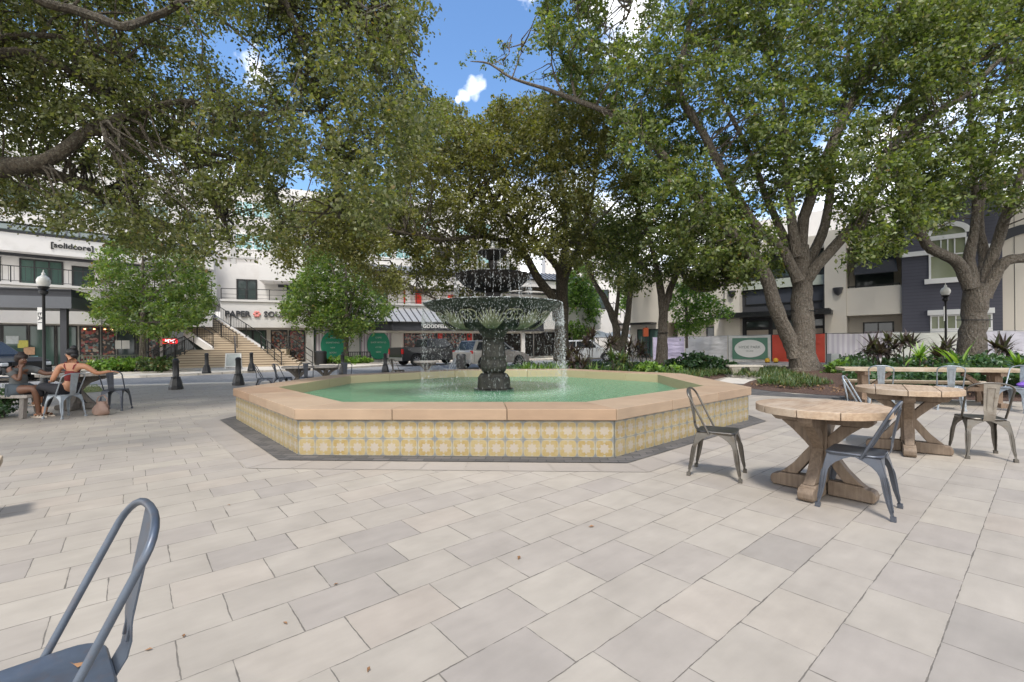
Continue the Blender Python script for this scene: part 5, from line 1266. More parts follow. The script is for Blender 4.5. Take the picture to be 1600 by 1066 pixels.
def tree(label, loc, mat_bark, limbs, cl_sets, cat='tree', name='oak_tree', group=None, tw=.5, tr0=.03, nodes_extra=(), seed=1, maxd=4.0, strap=None):
    """limbs: [(px points, Y0, Y1, radii)]; cl_sets: [(clusters, per, crad, size, material, kwargs)]"""
    t = thing(name, label, cat, loc, 0, group); inv = -Vector(loc); rs = np.random.default_rng(seed)
    mb = MB(); nodes = []
    for L_ in limbs:
        pts, Y0, Y1, rr = L_[:4]; path = plimb(mb, pts, Y0, rr, rs, 12 if max(rr) > .25 else 8, Y1); nodes += path
    nodes += list(nodes_extra)
    for c in cl_sets: twigs(mb, c[0], nodes, rs, c[5].get('tw', tw) if len(c) > 5 else tw, tr0, .006, maxd)
    mb.v = [tuple(Vector(v)+inv) for v in mb.v]; mb.build('trunk', mat_bark, t, smooth=True)
    for c in cl_sets:
        kw = {k: v for k, v in (c[5] if len(c) > 5 else {}).items() if k != 'tw'}
        foliage('crown', c[0]+np.array(inv), c[1], c[2], c[3], c[4], t, rs, **kw)
    if strap:
        mb = MB(); x, y, Y, r = strap; c = P(x, y, Y)+inv; mb.tube([c+Vector((r*math.cos(a), r*math.sin(a), .03*math.sin(a))) for a in np.linspace(0, 2*pi, 21)], .022, 6); mb.build('strap', M_black, t, smooth=True)
    return t
RG = np.random.default_rng
# ---- big live oak overhanging from the left
rs = RG(1)
polyA = [(-160, -140), (310, -140), (325, 30), (318, 145), (385, 150), (450, 150), (480, 230), (455, 270), (440, 300), (470, 340), (455, 375), (400, 385), (345, 378), (330, 400), (250, 390), (190, 378), (150, 352), (118, 362), (85, 350), (60, 335), (30, 325), (-160, 315)]
polyB = [(300, -140), (650, -140), (652, 40), (635, 95), (668, 140), (700, 165), (690, 200), (640, 230), (620, 300), (585, 360), (520, 300), (470, 230), (440, 160), (405, 150), (372, 160), (325, 140), (322, 20)]
holesA = [(312, 36), (352, 24), (395, 70), (432, 62), (446, 90), (410, 102), (392, 112), (400, 150), (368, 148), (330, 100)], [(72, 118), (100, 100), (138, 118), (134, 152), (98, 158)], [(222, -10), (262, -10), (250, 16), (226, 14)], [(430, 268), (500, 262), (505, 318), (452, 330)]
LT = (-13.2, 9.2, 0)
clA = clusters_view(polyA, 8.6, 14, 1950, rs, holesA, .9, -.12, 3)
clA2 = clusters_view([(x, y) for x, y in polyA], 14, 19, 700, rs, holesA, .9, -.2, 4)
clB = clusters_view(polyB, 7.5, 13, 1150, rs, holesA, .9, -.15, 5)
off = clusters_ball([(-12, 7, 9, 4.5), (-9, 3.5, 9.5, 4), (-15, 12, 9, 4.5), (-16, 6, 8, 4)], 500, rs, 6)
limbsA = [([(-142, 600), (-140, 480), (-142, 400), (-140, 330)], 9, 9, [.62, .5, .48, .45]),
 ([(-140, 380), (-60, 285), (10, 262), (75, 250), (140, 203), (185, 184), (215, 177)], 9, 9.6, [.36, .22, .17, .13, .11, .09, .07]),
 ([(160, 192), (230, 172), (265, 161), (300, 160), (345, 172), (400, 178), (460, 168)], 9.3, 10.5, [.085, .07, .065, .06, .05, .035, .015]),
 ([(140, 203), (190, 208), (245, 218), (300, 232), (350, 244), (420, 262)], 9.4, 11.5, [.12, .10, .08, .07, .05, .02]),
 ([(-140, 360), (-40, 268), (40, 258), (85, 272), (140, 298), (200, 326), (260, 350), (330, 372)], 9, 12, [.25, .17, .14, .12, .10, .08, .06, .02]),
 ([(-140, 330), (-60, 95), (0, 62), (50, 55), (110, 60), (155, 75), (200, 92)], 9, 9.5, [.25, .10, .07, .055, .045, .035, .015]),
 ([(-60, 95), (30, 80), (70, 95), (110, 112), (150, 142), (190, 170)], 9, 10, [.10, .08, .065, .06, .05, .02]),
 ([(-100, 100), (20, -40), (60, 0), (110, 14), (160, 30), (192, 42), (230, 30), (270, 12), (310, -20)], 8.4, 8.6, [.2, .12, .09, .08, .08, .075, .07, .06, .05]),
 ([(-142, 250), (-120, 0), (60, -160), (260, -120), (420, -60), (530, 8), (570, 25), (600, 30)], 9, 10.5, [.3, .25, .18, .15, .12, .09, .06, .02]),
 ([(420, -60), (480, 90), (500, 170), (520, 260), (530, 340)], 10.5, 12, [.08, .06, .05, .04, .015]),
 ([(345, 172), (400, 230), (430, 300), (440, 360)], 10.5, 13, [.05, .04, .03, .012]),
 ([(300, 232), (330, 290), (350, 340), (360, 380)], 11, 13, [.05, .04, .03, .012])]
tree('huge live oak whose dense crown hangs in from the left edge over the street', LT, M_barkd, limbsA,
     [(clA, 62, .42, .085, M_oak), (clA2, 36, .55, .13, M_oak), (clB, 62, .42, .085, M_oak, {'tw': .35}), (off, 60, .7, .16, M_oak, {'tw': 0})], tw=.45, seed=2, maxd=3.5)
# ---- centre oak behind the fountain
rs = RG(11)
polyC = [(625, 240), (690, 150), (735, 190), (790, 150), (835, 155), (870, 143), (930, 165), (980, 225), (1000, 300), (965, 330), (945, 375), (915, 405), (880, 420), (855, 395), (810, 405), (800, 440), (770, 465), (720, 470), (690, 455), (640, 460), (610, 440), (590, 380), (585, 320)]
polyC2 = [(440, 330), (520, 300), (590, 330), (620, 400), (640, 455), (600, 450), (570, 425), (530, 385), (480, 390), (455, 415), (432, 395)]
holesC = [(925, 318), (990, 300), (992, 345), (950, 372), (925, 360)], [(560, 395), (640, 385), (650, 420), (575, 425)]
clC = clusters_view(polyC, 20, 31, 1900, rs, holesC, .6, -.3, 7); clC2 = clusters_view(polyC2, 17, 24, 520, rs, holesC, .7, -.15, 8)
YC = 27; bC = P(877, 541, YC)
limbsC = [([(877, 580), (877, 520), (879, 480), (877, 430), (882, 390), (884, 340)], YC, YC, [.52, .40, .37, .34, .2, .12]),
 ([(870, 500), (866, 470), (842, 437), (827, 410), (812, 385), (792, 345), (765, 300), (745, 250)], YC-.2, 25, [.26, .25, .24, .22, .20, .15, .10, .04]),
 ([(876, 440), (872, 420), (856, 400), (838, 382), (800, 340), (740, 310)], YC, 24, [.22, .2, .17, .14, .09, .03]),
 ([(882, 440), (889, 418), (902, 393), (912, 370), (945, 335), (985, 292)], YC, 28, [.22, .2, .16, .13, .09, .03]),
 ([(867, 455), (840, 452), (790, 452), (740, 468), (700, 474), (650, 452), (610, 430)], YC, 22, [.14, .12, .10, .08, .06, .04, .02]),
 ([(812, 385), (760, 370), (690, 375), (610, 360), (530, 350)], 25.5, 20, [.14, .12, .10, .07, .03]),
 ([(884, 360), (880, 300), (860, 240), (850, 190)], YC, 26, [.16, .12, .08, .03]), ([(884, 390), (920, 330), (930, 260), (925, 200)], YC, 25, [.13, .10, .06, .02])]
tree('broad live oak right behind the fountain bowl with a dark forked trunk', (bC.x, YC, 0), M_barkd, limbsC,
     [(clC, 56, .60, .16, M_oakw), (clC2, 50, .60, .13, M_oakw)], tw=.35, tr0=.035, seed=12, maxd=4.5)
# ---- right-hand oak with the many-limbed trunk
rs = RG(21); YD = 20.5
polyD = [(842, -140), (1480, -140), (1470, 120), (1440, 260), (1432, 350), (1400, 395), (1370, 408), (1340, 400), (1320, 345), (1290, 330), (1250, 300), (1215, 330), (1225, 430), (1190, 425), (1160, 440), (1100, 435), (1040, 400), (1005, 330), (985, 240), (945, 190), (900, 150), (875, 110), (848, 55)]
holesD = [(928, -20), (1010, -20), (1000, 70), (955, 60)], [(895, 175), (930, 190), (945, 215), (905, 205)], [(1225, 310), (1300, 300), (1320, 345), (1260, 400), (1228, 400)], [(1270, 180), (1300, 175), (1305, 230), (1280, 250)]
clD = clusters_view(polyD, 16.5, 24.5, 2100, rs, holesD, .75, -.22, 9)
strag = [P(x, y, 20) for x, y in ((735, 98), (748, 92), (765, 100), (780, 108), (800, 85), (815, 70), (790, 70), (805, 98), (822, 112), (845, 118), (858, 138), (770, 90), (832, 60), (800, 118), (870, 128), (885, 145), (940, 40), (955, 30), (985, 15), (965, 55), (975, 45), (920, 60), (905, 30))]
strag = np.array([tuple(v) for v in strag]); strag = np.vstack([strag+rs.normal(size=strag.shape)*.22 for _ in range(2)])
bD = P(1253, 541, YD)
limbsD = [([(1258, 583), (1255, 560), (1254, 520), (1253, 470), (1252, 425), (1250, 385)], YD, YD, [0.722, 0.538, 0.445, 0.420, 0.420, 0.336]),
 ([(1243, 560), (1233, 530), (1215, 489), (1194, 427), (1163, 380), (1131, 352), (1094, 310), (1058, 268), (1015, 222), (958, 180), (900, 157), (855, 140), (800, 122), (765, 100), (735, 96)], YD-.2, 18.5, [0.336, 0.319, 0.294, 0.269, 0.244, 0.218, 0.193, 0.176, 0.151, 0.126, 0.101, 0.076, 0.050, .04, .015]),
 ([(1248, 420), (1257, 341), (1289, 252), (1331, 158), (1373, 79), (1404, 10), (1420, -60)], YD, 20, [0.286, 0.227, 0.202, 0.176, 0.151, 0.126, 0.084]),
 ([(1246, 400), (1236, 336), (1228, 236), (1218, 131), (1202, 95), (1189, 31), (1200, -30)], YD-.1, 19.5, [0.252, 0.185, 0.134, 0.118, 0.109, 0.092, 0.067]),
 ([(1250, 430), (1225, 372), (1194, 300), (1184, 268), (1152, 200), (1120, 140), (1110, 80)], YD+.2, 21.5, [0.235, 0.185, 0.134, 0.126, 0.101, 0.076, .04]),
 ([(1248, 440), (1220, 385), (1194, 368), (1160, 320), (1126, 262), (1100, 210), (1064, 152), (1062, 110), (1074, 53), (1082, 0), (1085, -50)], YD-.3, 19, [0.252, 0.202, 0.176, 0.168, 0.168, 0.160, 0.143, 0.126, 0.109, 0.101, 0.067]),
 ([(1258, 440), (1275, 418), (1320, 368), (1347, 338), (1383, 252), (1420, 200), (1468, 172), (1504, 152), (1530, 126), (1565, 92), (1605, 62)], YD, 18.5, [0.286, 0.252, 0.210, 0.193, 0.168, 0.151, 0.126, 0.109, 0.101, 0.084, 0.059]),
 ([(1257, 420), (1284, 368), (1298, 300), (1299, 262), (1318, 170), (1325, 90), (1330, 0)], YD+.3, 22, [0.252, 0.210, 0.168, 0.151, 0.118, 0.084, 0.050]),
 ([(1189, 31), (1230, 60), (1262, 20), (1275, -30)], 19.5, 19.5, [0.067, 0.059, 0.050, .04]), ([(1384, 252), (1350, 340), (1330, 390)], 19.6, 18.6, [0.067, .05, .02]),
 ([(900, 157), (890, 95), (905, 50), (900, 0)], 19, 19, [0.067, 0.050, .05, .03]), ([(880, 148), (862, 100), (868, 50)], 19, 19, [.05, .03, .01]), ([(915, 80), (945, 50), (980, 25), (985, 5)], 19, 19, [.035, .03, .02, .01]), ([(800, 122), (810, 95), (818, 68)], 18.6, 18.6, [.03, .02, .01]), ([(770, 100), (795, 85), (790, 68)], 18.6, 18.6, [.02, .015, .01])]
tree('big oak with many bare limbs and strapped trunk in front of the red hoarding panel', (bD.x, YD, 0), M_bark, limbsD,
     [(clD, 82, .58, .165, M_oakg), (strag, 26, .28, .12, M_oakg, {'tw': .5})], tw=.38, tr0=.032, seed=22, maxd=3.5, strap=(1254, 486, YD, .545))
# ---- second oak at the right edge
rs = RG(31); YE = 20.5
polyE = [(1400, -140), (1760, -140), (1760, 330), (1640, 340), (1600, 335), (1560, 325), (1530, 290), (1500, 320), (1480, 345), (1450, 350), (1435, 325), (1400, 340), (1425, 240), (1430, 140)]
clE = clusters_view(polyE, 16.5, 24, 1050, rs, (), .75, -.12, 10); bE = P(1520, 541, YE)
limbsE = [([(1513, 578), (1516, 555), (1521, 519), (1523, 482), (1526, 445)], YE, YE, [0.655, 0.521, 0.470, 0.454, 0.437]),
 ([(1515, 450), (1498, 412), (1471, 397), (1452, 386), (1437, 363), (1426, 335), (1405, 290), (1390, 240)], YE, 19, [0.286, 0.235, 0.210, 0.202, 0.185, 0.168, 0.118, 0.050]),
 ([(1520, 450), (1514, 405), (1522, 360), (1525, 320), (1518, 240), (1515, 160), (1500, 80)], YE-.1, 20, [0.286, 0.218, 0.168, 0.151, 0.118, 0.084, .05]),
 ([(1530, 450), (1539, 415), (1530, 350), (1536, 300), (1560, 200), (1575, 100)], YE+.2, 21.5, [0.286, 0.218, 0.160, 0.143, 0.101, .05]),
 ([(1535, 455), (1554, 392), (1570, 343), (1586, 300), (1596, 270), (1625, 180), (1650, 90)], YE, 19.5, [0.269, 0.218, 0.193, 0.168, 0.143, 0.101, 0.050]),
 ([(1538, 465), (1559, 422), (1577, 406), (1605, 402), (1650, 385), (1700, 350), (1740, 280)], YE-.1, 19, [0.269, 0.235, 0.218, 0.202, 0.168, 0.118, 0.067])]
tree('second big oak at the right edge, spreading limbs in front of the slate wall', (bE.x, YE, 0), M_bark, limbsE,
     [(clE, 82, .58, .165, M_oakg)], tw=.38, tr0=.032, seed=32, maxd=3.5, strap=(1522, 500, YE, .58))
# ---- forked oak right of the basin
rs = RG(41); YF = 25
polyF = [(985, 240), (1060, 225), (1120, 290), (1180, 340), (1178, 420), (1160, 440), (1110, 447), (1075, 440), (1050, 430), (1000, 455), (960, 440), (925, 400), (945, 340), (985, 300)]
clF = clusters_view(polyF, 22, 28.5, 620, rs, ([(1015, 440), (1060, 440), (1060, 470), (1015, 470)],), .7, -.15, 11); bF = P(1035, 541, YF)
limbsF = [([(1034, 580), (1034, 560), (1035, 526), (1036, 482), (1030, 440), (1022, 400), (1008, 350), (990, 300)], YF, YF, [.42, .34, .27, .25, .19, .14, .10, .04]),
 ([(1037, 490), (1047, 453), (1064, 412), (1076, 380), (1086, 335), (1090, 290)], YF, 24.5, [.22, .19, .16, .14, .10, .04]),
 ([(1062, 420), (1078, 445), (1092, 453), (1112, 453), (1140, 440)], 24.8, 23.5, [.12, .12, .10, .08, .03]), ([(1030, 440), (1000, 410), (970, 390), (945, 380)], YF, 24, [.10, .08, .06, .02])]
tree('medium oak with a slim forked trunk in the planting bed right of the basin', (bF.x, YF, 0), M_bark, limbsF, [(clF, 56, .58, .16, M_oakg)], tw=.4, seed=42, strap=(1035, 520, YF, .29))
# ---- farther V-shaped tree
rs = RG(51); YG = 38
polyG = [(880, 290), (960, 330), (1010, 340), (1012, 430), (985, 455), (950, 440), (915, 430), (890, 380)]
clG = clusters_view(polyG, 35, 43, 420, rs, (), .5, -.15, 12); bG = P(967, 541, YG)
limbsG = [([(966, 568), (965, 535), (961, 505), (946, 470), (928, 440), (912, 400), (900, 360)], YG, YG, [.42, .36, .30, .26, .2, .14, .05]), ([(971, 568), (973, 540), (980, 500), (986, 450), (992, 400)], YG, YG, [.36, .3, .28, .2, .08]), ([(961, 505), (965, 470), (968, 420), (960, 370)], YG, YG, [.2, .16, .12, .04])]
tree('distant tree with a V-shaped double trunk between the two oaks', (bG.x, YG, 0), M_barkd, limbsG, [(clG, 42, .85, .22, M_oak)], tw=.4, tr0=.05, seed=52, name='street_tree')
# ---- bright trees beyond
def small_tree(label, px, base_y, Y, poly, n, m, per, crad, size, seed, name='street_tree', lim=None, tr=.09, Yr=2.2, noise=.9, thr=-.2):
    rs = RG(seed); b = P(px, 541, Y); cl = clusters_view(poly, Y-Yr, Y+Yr, n, rs, (), noise, thr, seed)
    pc = np.array(poly); cx, cy = pc.mean(0); L0 = lim or [([(px, base_y+4), (px, (base_y+cy)/2), (px, cy), (px, pc[:, 1].min()+20)], Y, Y, [tr, tr*.8, tr*.5, .02])]
    if not lim:
        for k in range(9):
            ex, ey = pc[rs.integers(len(pc))]*.75+np.array([cx, cy])*.25; sy = base_y-(base_y-cy)*rs.uniform(.35, .9); L0 += [([(px, sy), ((px+ex)/2, (sy+ey)/2+4), (ex, ey)], Y, Y+rs.uniform(-Yr, Yr)*.7, [tr*.45, tr*.3, .012])]
    return tree(label, (b.x, Y, 0), M_bark, L0, [(cl, per, crad, size, m)], tw=.4, tr0=.018, seed=seed, name=name, maxd=3)
small_tree('young bright green street tree in the shrub planter at left', 223, 566, 25.5, [(140, 440), (158, 395), (188, 372), (220, 355), (270, 370), (300, 395), (322, 430), (330, 470), (312, 500), (285, 512), (240, 522), (190, 512), (150, 490), (135, 465)], 520, M_elm, 56, .52, .16, 61, tr=.17, Yr=2.6)
small_tree('young bright green street tree before the green oval posters', 541, 557, 35, [(436, 485), (452, 458), (474, 430), (475, 395), (505, 360), (545, 370), (572, 420), (590, 455), (612, 480), (590, 505), (550, 525), (515, 520), (480, 505), (452, 497)], 520, M_elm, 50, .66, .20, 62, tr=.21, Yr=3)
small_tree('pale leafed small tree in front of the cream wall beside the entrance canopy', 1073, 540, 31, [(1040, 470), (1060, 435), (1100, 440), (1135, 470), (1140, 490), (1105, 510), (1075, 520), (1050, 505)], 190, M_bright, 36, .55, .17, 63, tr=.10, Yr=1.8)
small_tree('bright yellow green tree glimpsed behind the centre oak trunk', 905, 560, 47, [(885, 430), (900, 400), (925, 430), (935, 480), (925, 525), (900, 530), (882, 500)], 160, M_far, 50, .95, .3, 64, tr=.2)
small_tree('bright green tree glimpsed left of the centre oak trunk', 835, 560, 52, [(795, 445), (820, 430), (850, 440), (862, 480), (850, 520), (820, 515), (800, 480)], 170, M_far, 50, 1.0, .32, 65, tr=.2)
small_tree('thin bright tree glimpsed between the forked oak and the V-trunk tree', 1003, 560, 48, [(975, 440), (1000, 430), (1018, 460), (1012, 500), (985, 500), (970, 470)], 110, M_far, 40, .9, .3, 66, tr=.15)

# ---- planting beds
def bed(name, pts, z, m, hump=0):
    mb = MB(); c = sum((Vector((p[0], p[1], 0)) for p in pts), Vector())/len(pts); n = len(pts); rings = 5; vs = []
    for k in range(rings):
        s = 1-k/rings
        for p in pts: q = Vector((p[0], p[1], 0)); v = c.lerp(q, s); vs.append((v.x, v.y, z+hump*math.sin((1-s)*pi/2)))
    vs.append((c.x, c.y, z+hump)); fs = [(k*n+i, k*n+(i+1) % n, (k+1)*n+(i+1) % n, (k+1)*n+i) for k in range(rings-1) for i in range(n)]+[((rings-1)*n+i, (rings-1)*n+(i+1) % n, rings*n) for i in range(n)]
    mb.add(vs, fs); o = mb.build(name, m, smooth=True); o['kind'] = 'structure'; return o
bedA = [(-1.5, 17.2), (2.5, 16.3), (5.7, 15.7), (7.4, 16.6), (8.7, 18.3), (10.0, 22), (9.5, 25), (10.6, 28.5), (5, 31), (0.5, 29.5), (-1, 24)]
bedB = [(6.9, 13.8), (7.1, 12.4), (7.9, 11.3), (9.1, 10.8), (10.6, 10.0), (12, 9.4), (14, 8.6), (18, 7.8), (30, 12), (26, 23), (17.5, 25.0), (14.2, 25.5), (12.6, 22), (10.2, 18), (8.3, 15.8)]
bed('mulch_bed', bedA, .01, M_mulch, .10); bed('mulch_bed', bedB, .01, M_mulch, .22)
def scatter_poly(poly, n, rs):
    p = np.array(poly); out = np.empty((0, 2))
    while len(out) < n: q = rs.uniform(p.min(0), p.max(0), (n*2, 2)); out = np.vstack([out, q[inpoly(q[:, 0], q[:, 1], poly)]])
    return out[:n]
def blades(name, bases, nb, length, width, m, parent, rs, spread=.6, seg=4, up=1.0, droop=.9, z0=0.0):
    """tufts of arching strap leaves: bases Nx3"""
    mb = MB(); 
    for b in bases:
        for k in range(nb):
            a = rs.uniform(0, 2*pi); L_ = length*rs.uniform(.6, 1.15); el = rs.uniform(.25, 1.0)**.8; h = math.cos(a), math.sin(a); pts = []
            tilt = spread*rs.uniform(.15, 1.0); ang = pi/2-tilt; p = np.array(b, float); 
            s_ = np.array([-h[1], h[0], 0])*width*rs.uniform(.7, 1.2)
            vs = []
            for j in range(seg+1):
                w = math.sin(pi*(.12+.88*j/seg)) if j < seg else 0; w = max(w, .04)
                vs += [p-s_*w*.5, p+s_*w*.5]
                st_ = L_/seg; p = p+np.array([h[0]*math.cos(ang)*st_, h[1]*math.cos(ang)*st_, math.sin(ang)*st_]); ang -= droop*tilt*1.1/seg*1.6
            mb.add([tuple(v) for v in vs], [(2*j, 2*j+1, 2*j+3, 2*j+2) for j in range(seg)])
    return mb.build(name, m, parent, smooth=True)
rs = RG(71)
# low grassy cover along bed fronts
q = scatter_poly([(8.2, 19), (8.9, 15.9), (7.3, 13.6), (7.8, 12.3), (9.4, 13.2), (10.2, 15.5), (11.5, 19), (13, 21.5), (12.2, 22)], 950, rs)
blades('ground_cover', [(x, y, .10) for x, y in q], 8, .25, .020, M_lirio, None, rs, 1.1)['kind'] = 'stuff'
q = scatter_poly([(2.2, 16.6), (5.7, 15.9), (7.2, 16.8), (8.4, 18.4), (9.2, 21), (7, 20.5), (4.5, 18.6)], 520, rs)
blades('ground_cover', [(x, y, .05) for x, y in q], 9, .34, .022, M_lirio, None, rs, 1.0)['kind'] = 'stuff'
def leaf_bed(name, poly, n, zlo, zhi, size, m, seed, per=26, crad=.22):
    rs = RG(seed); q = scatter_poly(poly, n, rs); h = vnoise(q[:, 0], q[:, 1], q[:, 0]*0, 1.6, seed)*.5+.5; c = np.column_stack([q, zlo+(zhi-zlo)*np.clip(h, 0, 1)*rs.uniform(.5, 1, n)])
    o = foliage(name, c, per, crad, size, m, None, rs, flat=.45, droop=.1, wd=.75); o['kind'] = 'stuff'; return o
leaf_bed('ivy_ground_cover', [(8.7, 11.6), (9.8, 10.8), (12.5, 9.6), (18, 8.3), (26, 12), (24, 20), (16.5, 21.5), (13.5, 18.5), (10.8, 14.5)], 2600, .15, .94, .11, M_shrub, 81, 34, .26)
leaf_bed('ivy_ground_cover', [(-1, 17.6), (2.5, 16.9), (5.5, 17.5), (8, 20), (9.6, 24), (9, 28), (2, 29), (-.5, 24)], 900, .06, .40, .11, M_shrub, 82, 24, .26)
def shrub(label, px, py, Y, w, h, m, n, size, seed, name='shrub', per=34, wd=.6, z=0.05, group=None):
    c = P(px, 541, Y); rs = RG(seed); t = thing(name, label, 'shrub', (c.x, Y, z), 0, group)
    cl = clusters_ball([(0, 0, h*.50, w*.42, h/w*.95), (-w*.28, .1, h*.40, w*.28, h/w*.9), (w*.28, -.1, h*.40, w*.28, h/w*.9)], n, rs, seed, -1.5); cl[:, 2] = np.abs(cl[:, 2])
    foliage('leaves', cl, per, .20, size, m, t, rs, flat=.6, droop=.1, wd=wd)
    mb = MB()
    for k in range(7): a = rs.uniform(0, 6.3); mb.tube([(.1*math.cos(a), .1*math.sin(a), -z), (.3*w*math.cos(a), .3*w*math.sin(a), h*.7)], [.02, .008], 5)
    mb.build('stem', M_bark, t); return t
shrub('dark rounded shrub mass by the white and green hoarding panels', 1083, 570, 20.5, 2.3, 1.0, M_shrub, 90, .15, 91, per=44)
shrub('dark low shrub between the bright shrub and the stone bench', 1118, 575, 19.8, 1.5, .75, M_shrub, 50, .14, 92, per=40)
shrub('bright lime green shrub at the foot of the forked oak', 1013, 572, 18.2, 1.0, .62, M_bright, 36, .15, 93, per=36)
shrub('small variegated pale shrub right of the forked oak trunk', 1052, 574, 18.6, .6, .5, M_bright, 18, .13, 94)
shrub('mixed red and green shrub at the right foot of the big oak', 1312, 565, 17.5, .9, .6, M_bright, 26, .15, 95)
rs = RG(73)
gp = thing('strap_leaf_plant', 'band of bright strap-leaved plants seen through the falling water', 'plant', P(853, 541, 18.5).xy.to_3d()); q = rs.uniform((-1.0, -.5), (1.0, .6), (40, 2)); blades('leaves', [(x, y, .05) for x, y in q], 14, .62, .05, M_bright, gp, rs, .8)
gp2 = thing('strap_leaf_plant', 'bright strap-leaved clump left of the forked oak bed', 'plant', P(945, 541, 18.6).xy.to_3d()); q = rs.uniform((-.6, -.4), (.6, .4), (14, 2)); blades('leaves', [(x, y, .05) for x, y in q], 12, .55, .055, M_bright, gp2, rs, .9)
def cordyline(label, px, Y, H_, m, seed, stems=3, L_=.58, W_=.075, nb=34, z=.1):
    H_ -= .10
    c = P(px, 541, Y); t = thing('cordyline', label, 'plant', (c.x, Y, z), 0, 'spiky cordylines in the beds'); rs = RG(seed); mb = MB(); tops = []
    for k in range(stems):
        a = rs.uniform(0, 6.3); r = .05+.22*k/max(1, stems-1) if stems > 1 else .02; h = (H_-L_*.55)*rs.uniform(.65, 1.0) if k else H_-L_*.55; p = (r*math.cos(a), r*math.sin(a), h); tops.append(p); mb.tube([(0, 0, -.1), (p[0]*.6, p[1]*.6, h*.6), p], [.022, .018, .014], 6)
    mb.build('stem', M_barkd, t); blades('leaves', tops, nb, L_, W_, m, t, rs, 1.5, 4, droop=.7); return t
for i, (px, Y, H_, m, lab) in enumerate(((891, 18.4, 1.25, M_purple, 'dark spiky cordyline behind the right end of the water curtain'), (924, 18.8, 1.95, M_purple, 'tallest purple cordyline before the distant white car'), (958, 18.2, 1.65, M_purple, 'purple cordyline in front of the V-trunk tree'), (984, 19.2, 1.55, M_purple, 'dark cordyline just right of the V-trunk tree'),
        (1000, 20.2, 1.45, M_purple, 'dark cordyline beside the post with the orange box sign'), (906, 17.6, .95, M_purple, 'low dark cordyline by the distant white car'), (968, 17.4, 1.05, M_lirio, 'green cordyline with yellowing leaves near the basin rim'),
        (1364, 14.2, 1.45, M_purple, 'leftmost dark cordyline above the trestle table'), (1386, 14.6, 1.60, M_purple, 'tall purple cordyline second from the left above the trestle table'), (1413, 14.0, 1.58, M_purple, 'purple cordyline before the cream hoarding panel'), (1477, 14.0, 1.40, M_purple, 'purple and green cordyline before the lamp post'),
        (1437, 13.2, 1.15, M_bright, 'bright green spiky plant between purple cordylines'), (1556, 14.2, 1.40, M_purple, 'reddish cordyline right of the second oak trunk'), (1590, 12.2, .95, M_bright, 'light green spiky plant at the right edge of the ivy'))):
    cordyline(lab, px, Y, H_, m, 100+i, 3 if i not in (11, 13) else 1)
t = thing('palm_plant', 'arching yellow green palm-like plant at the foot of the second oak', 'plant', P(1497, 541, 13.4).xy.to_3d()); t.location.z = .3; rs = RG(75); blades('leaves', [(0, 0, .1), (.08, 0, .15)], 12, 1.15, .12, M_bright, t, rs, 1.35, 7, droop=1.0)
# street planters under the young trees
def kerb_island(label, c, rx, ry, rz, z=0.0):
    t = thing('planter', label, 'planter', (c[0], c[1], z), rz); n = 28; mb = MB(); o_ = [((rx+.15)*math.cos(2*pi*k/n), (ry+.15)*math.sin(2*pi*k/n)) for k in range(n)]; i_ = [(rx*math.cos(2*pi*k/n), ry*math.sin(2*pi*k/n)) for k in range(n)]
    vs = [(x, y, 0) for x, y in o_]+[(x, y, .17) for x, y in o_]+[(x, y, .17) for x, y in i_]+[(x, y, .08) for x, y in i_]
    mb.add(vs, [(r_*n+k, r_*n+(k+1) % n, (r_+1)*n+(k+1) % n, (r_+1)*n+k) for r_ in range(3) for k in range(n)]); mb.build('kerb', M_kerb, t, auto=40); mb = MB(); mb.add([(x, y, .12) for x, y in i_], [tuple(range(n))]); mb.build('soil', M_mulch, t); return t
q = P(208, 541, 24.2); kerb_island('kerbed planter island with dense shrubs around the young tree at left', (q.x, q.y), 3.0, 1.4, .2)
q = P(545, 541, 33); kerb_island('kerbed planter island around the young tree by the green oval posters', (q.x, q.y), 2.4, 1.5, .3)
for i, (px, Y, w, h, lab) in enumerate(((172, 23.6, 2.4, .85, 'left'), (205, 24.4, 2.4, .95, 'middle'), (245, 23.6, 2.0, .9, 'right'))): shrub(f'lush green shrub in the left street planter, {lab} third', px, 575, Y, w, h, M_bright if i != 2 else M_lirio, 95, .15, 110+i, per=36, z=.12)
for i, (px, Y, w, h, lab) in enumerate(((527, 32.4, 1.6, .7, 'left'), (547, 32.2, 1.6, .6, 'middle'), (566, 32.6, 1.5, .6, 'right'))): shrub(f'green strappy shrub in the planter by the green oval posters, {lab} one', px, 560, Y, w, h, M_bright, 40, .16, 120+i, per=30, z=.12)
shrub('low green shrub at the left photo edge behind the grey bench', -8, 620, 8.8, 1.0, .55, M_shrub, 40, .07, 130)
poly_sheet('grass_patch', [tuple(G(x, y).xy) for x, y in ((98, 606), (152, 601), (163, 612), (95, 617))], .008, mat('dry_grass', (.16, .17, .05), .95, var=.4, scale=30, bump=.6))
rs = RG(77); q = scatter_poly([tuple(G(x, y).xy) for x, y in ((98, 606), (152, 601), (163, 612), (95, 617))], 700, rs); blades('grass', [(x, y, 0) for x, y in q], 3, .06, .006, M_lirio, None, rs, .8, 2)['kind'] = 'stuff'
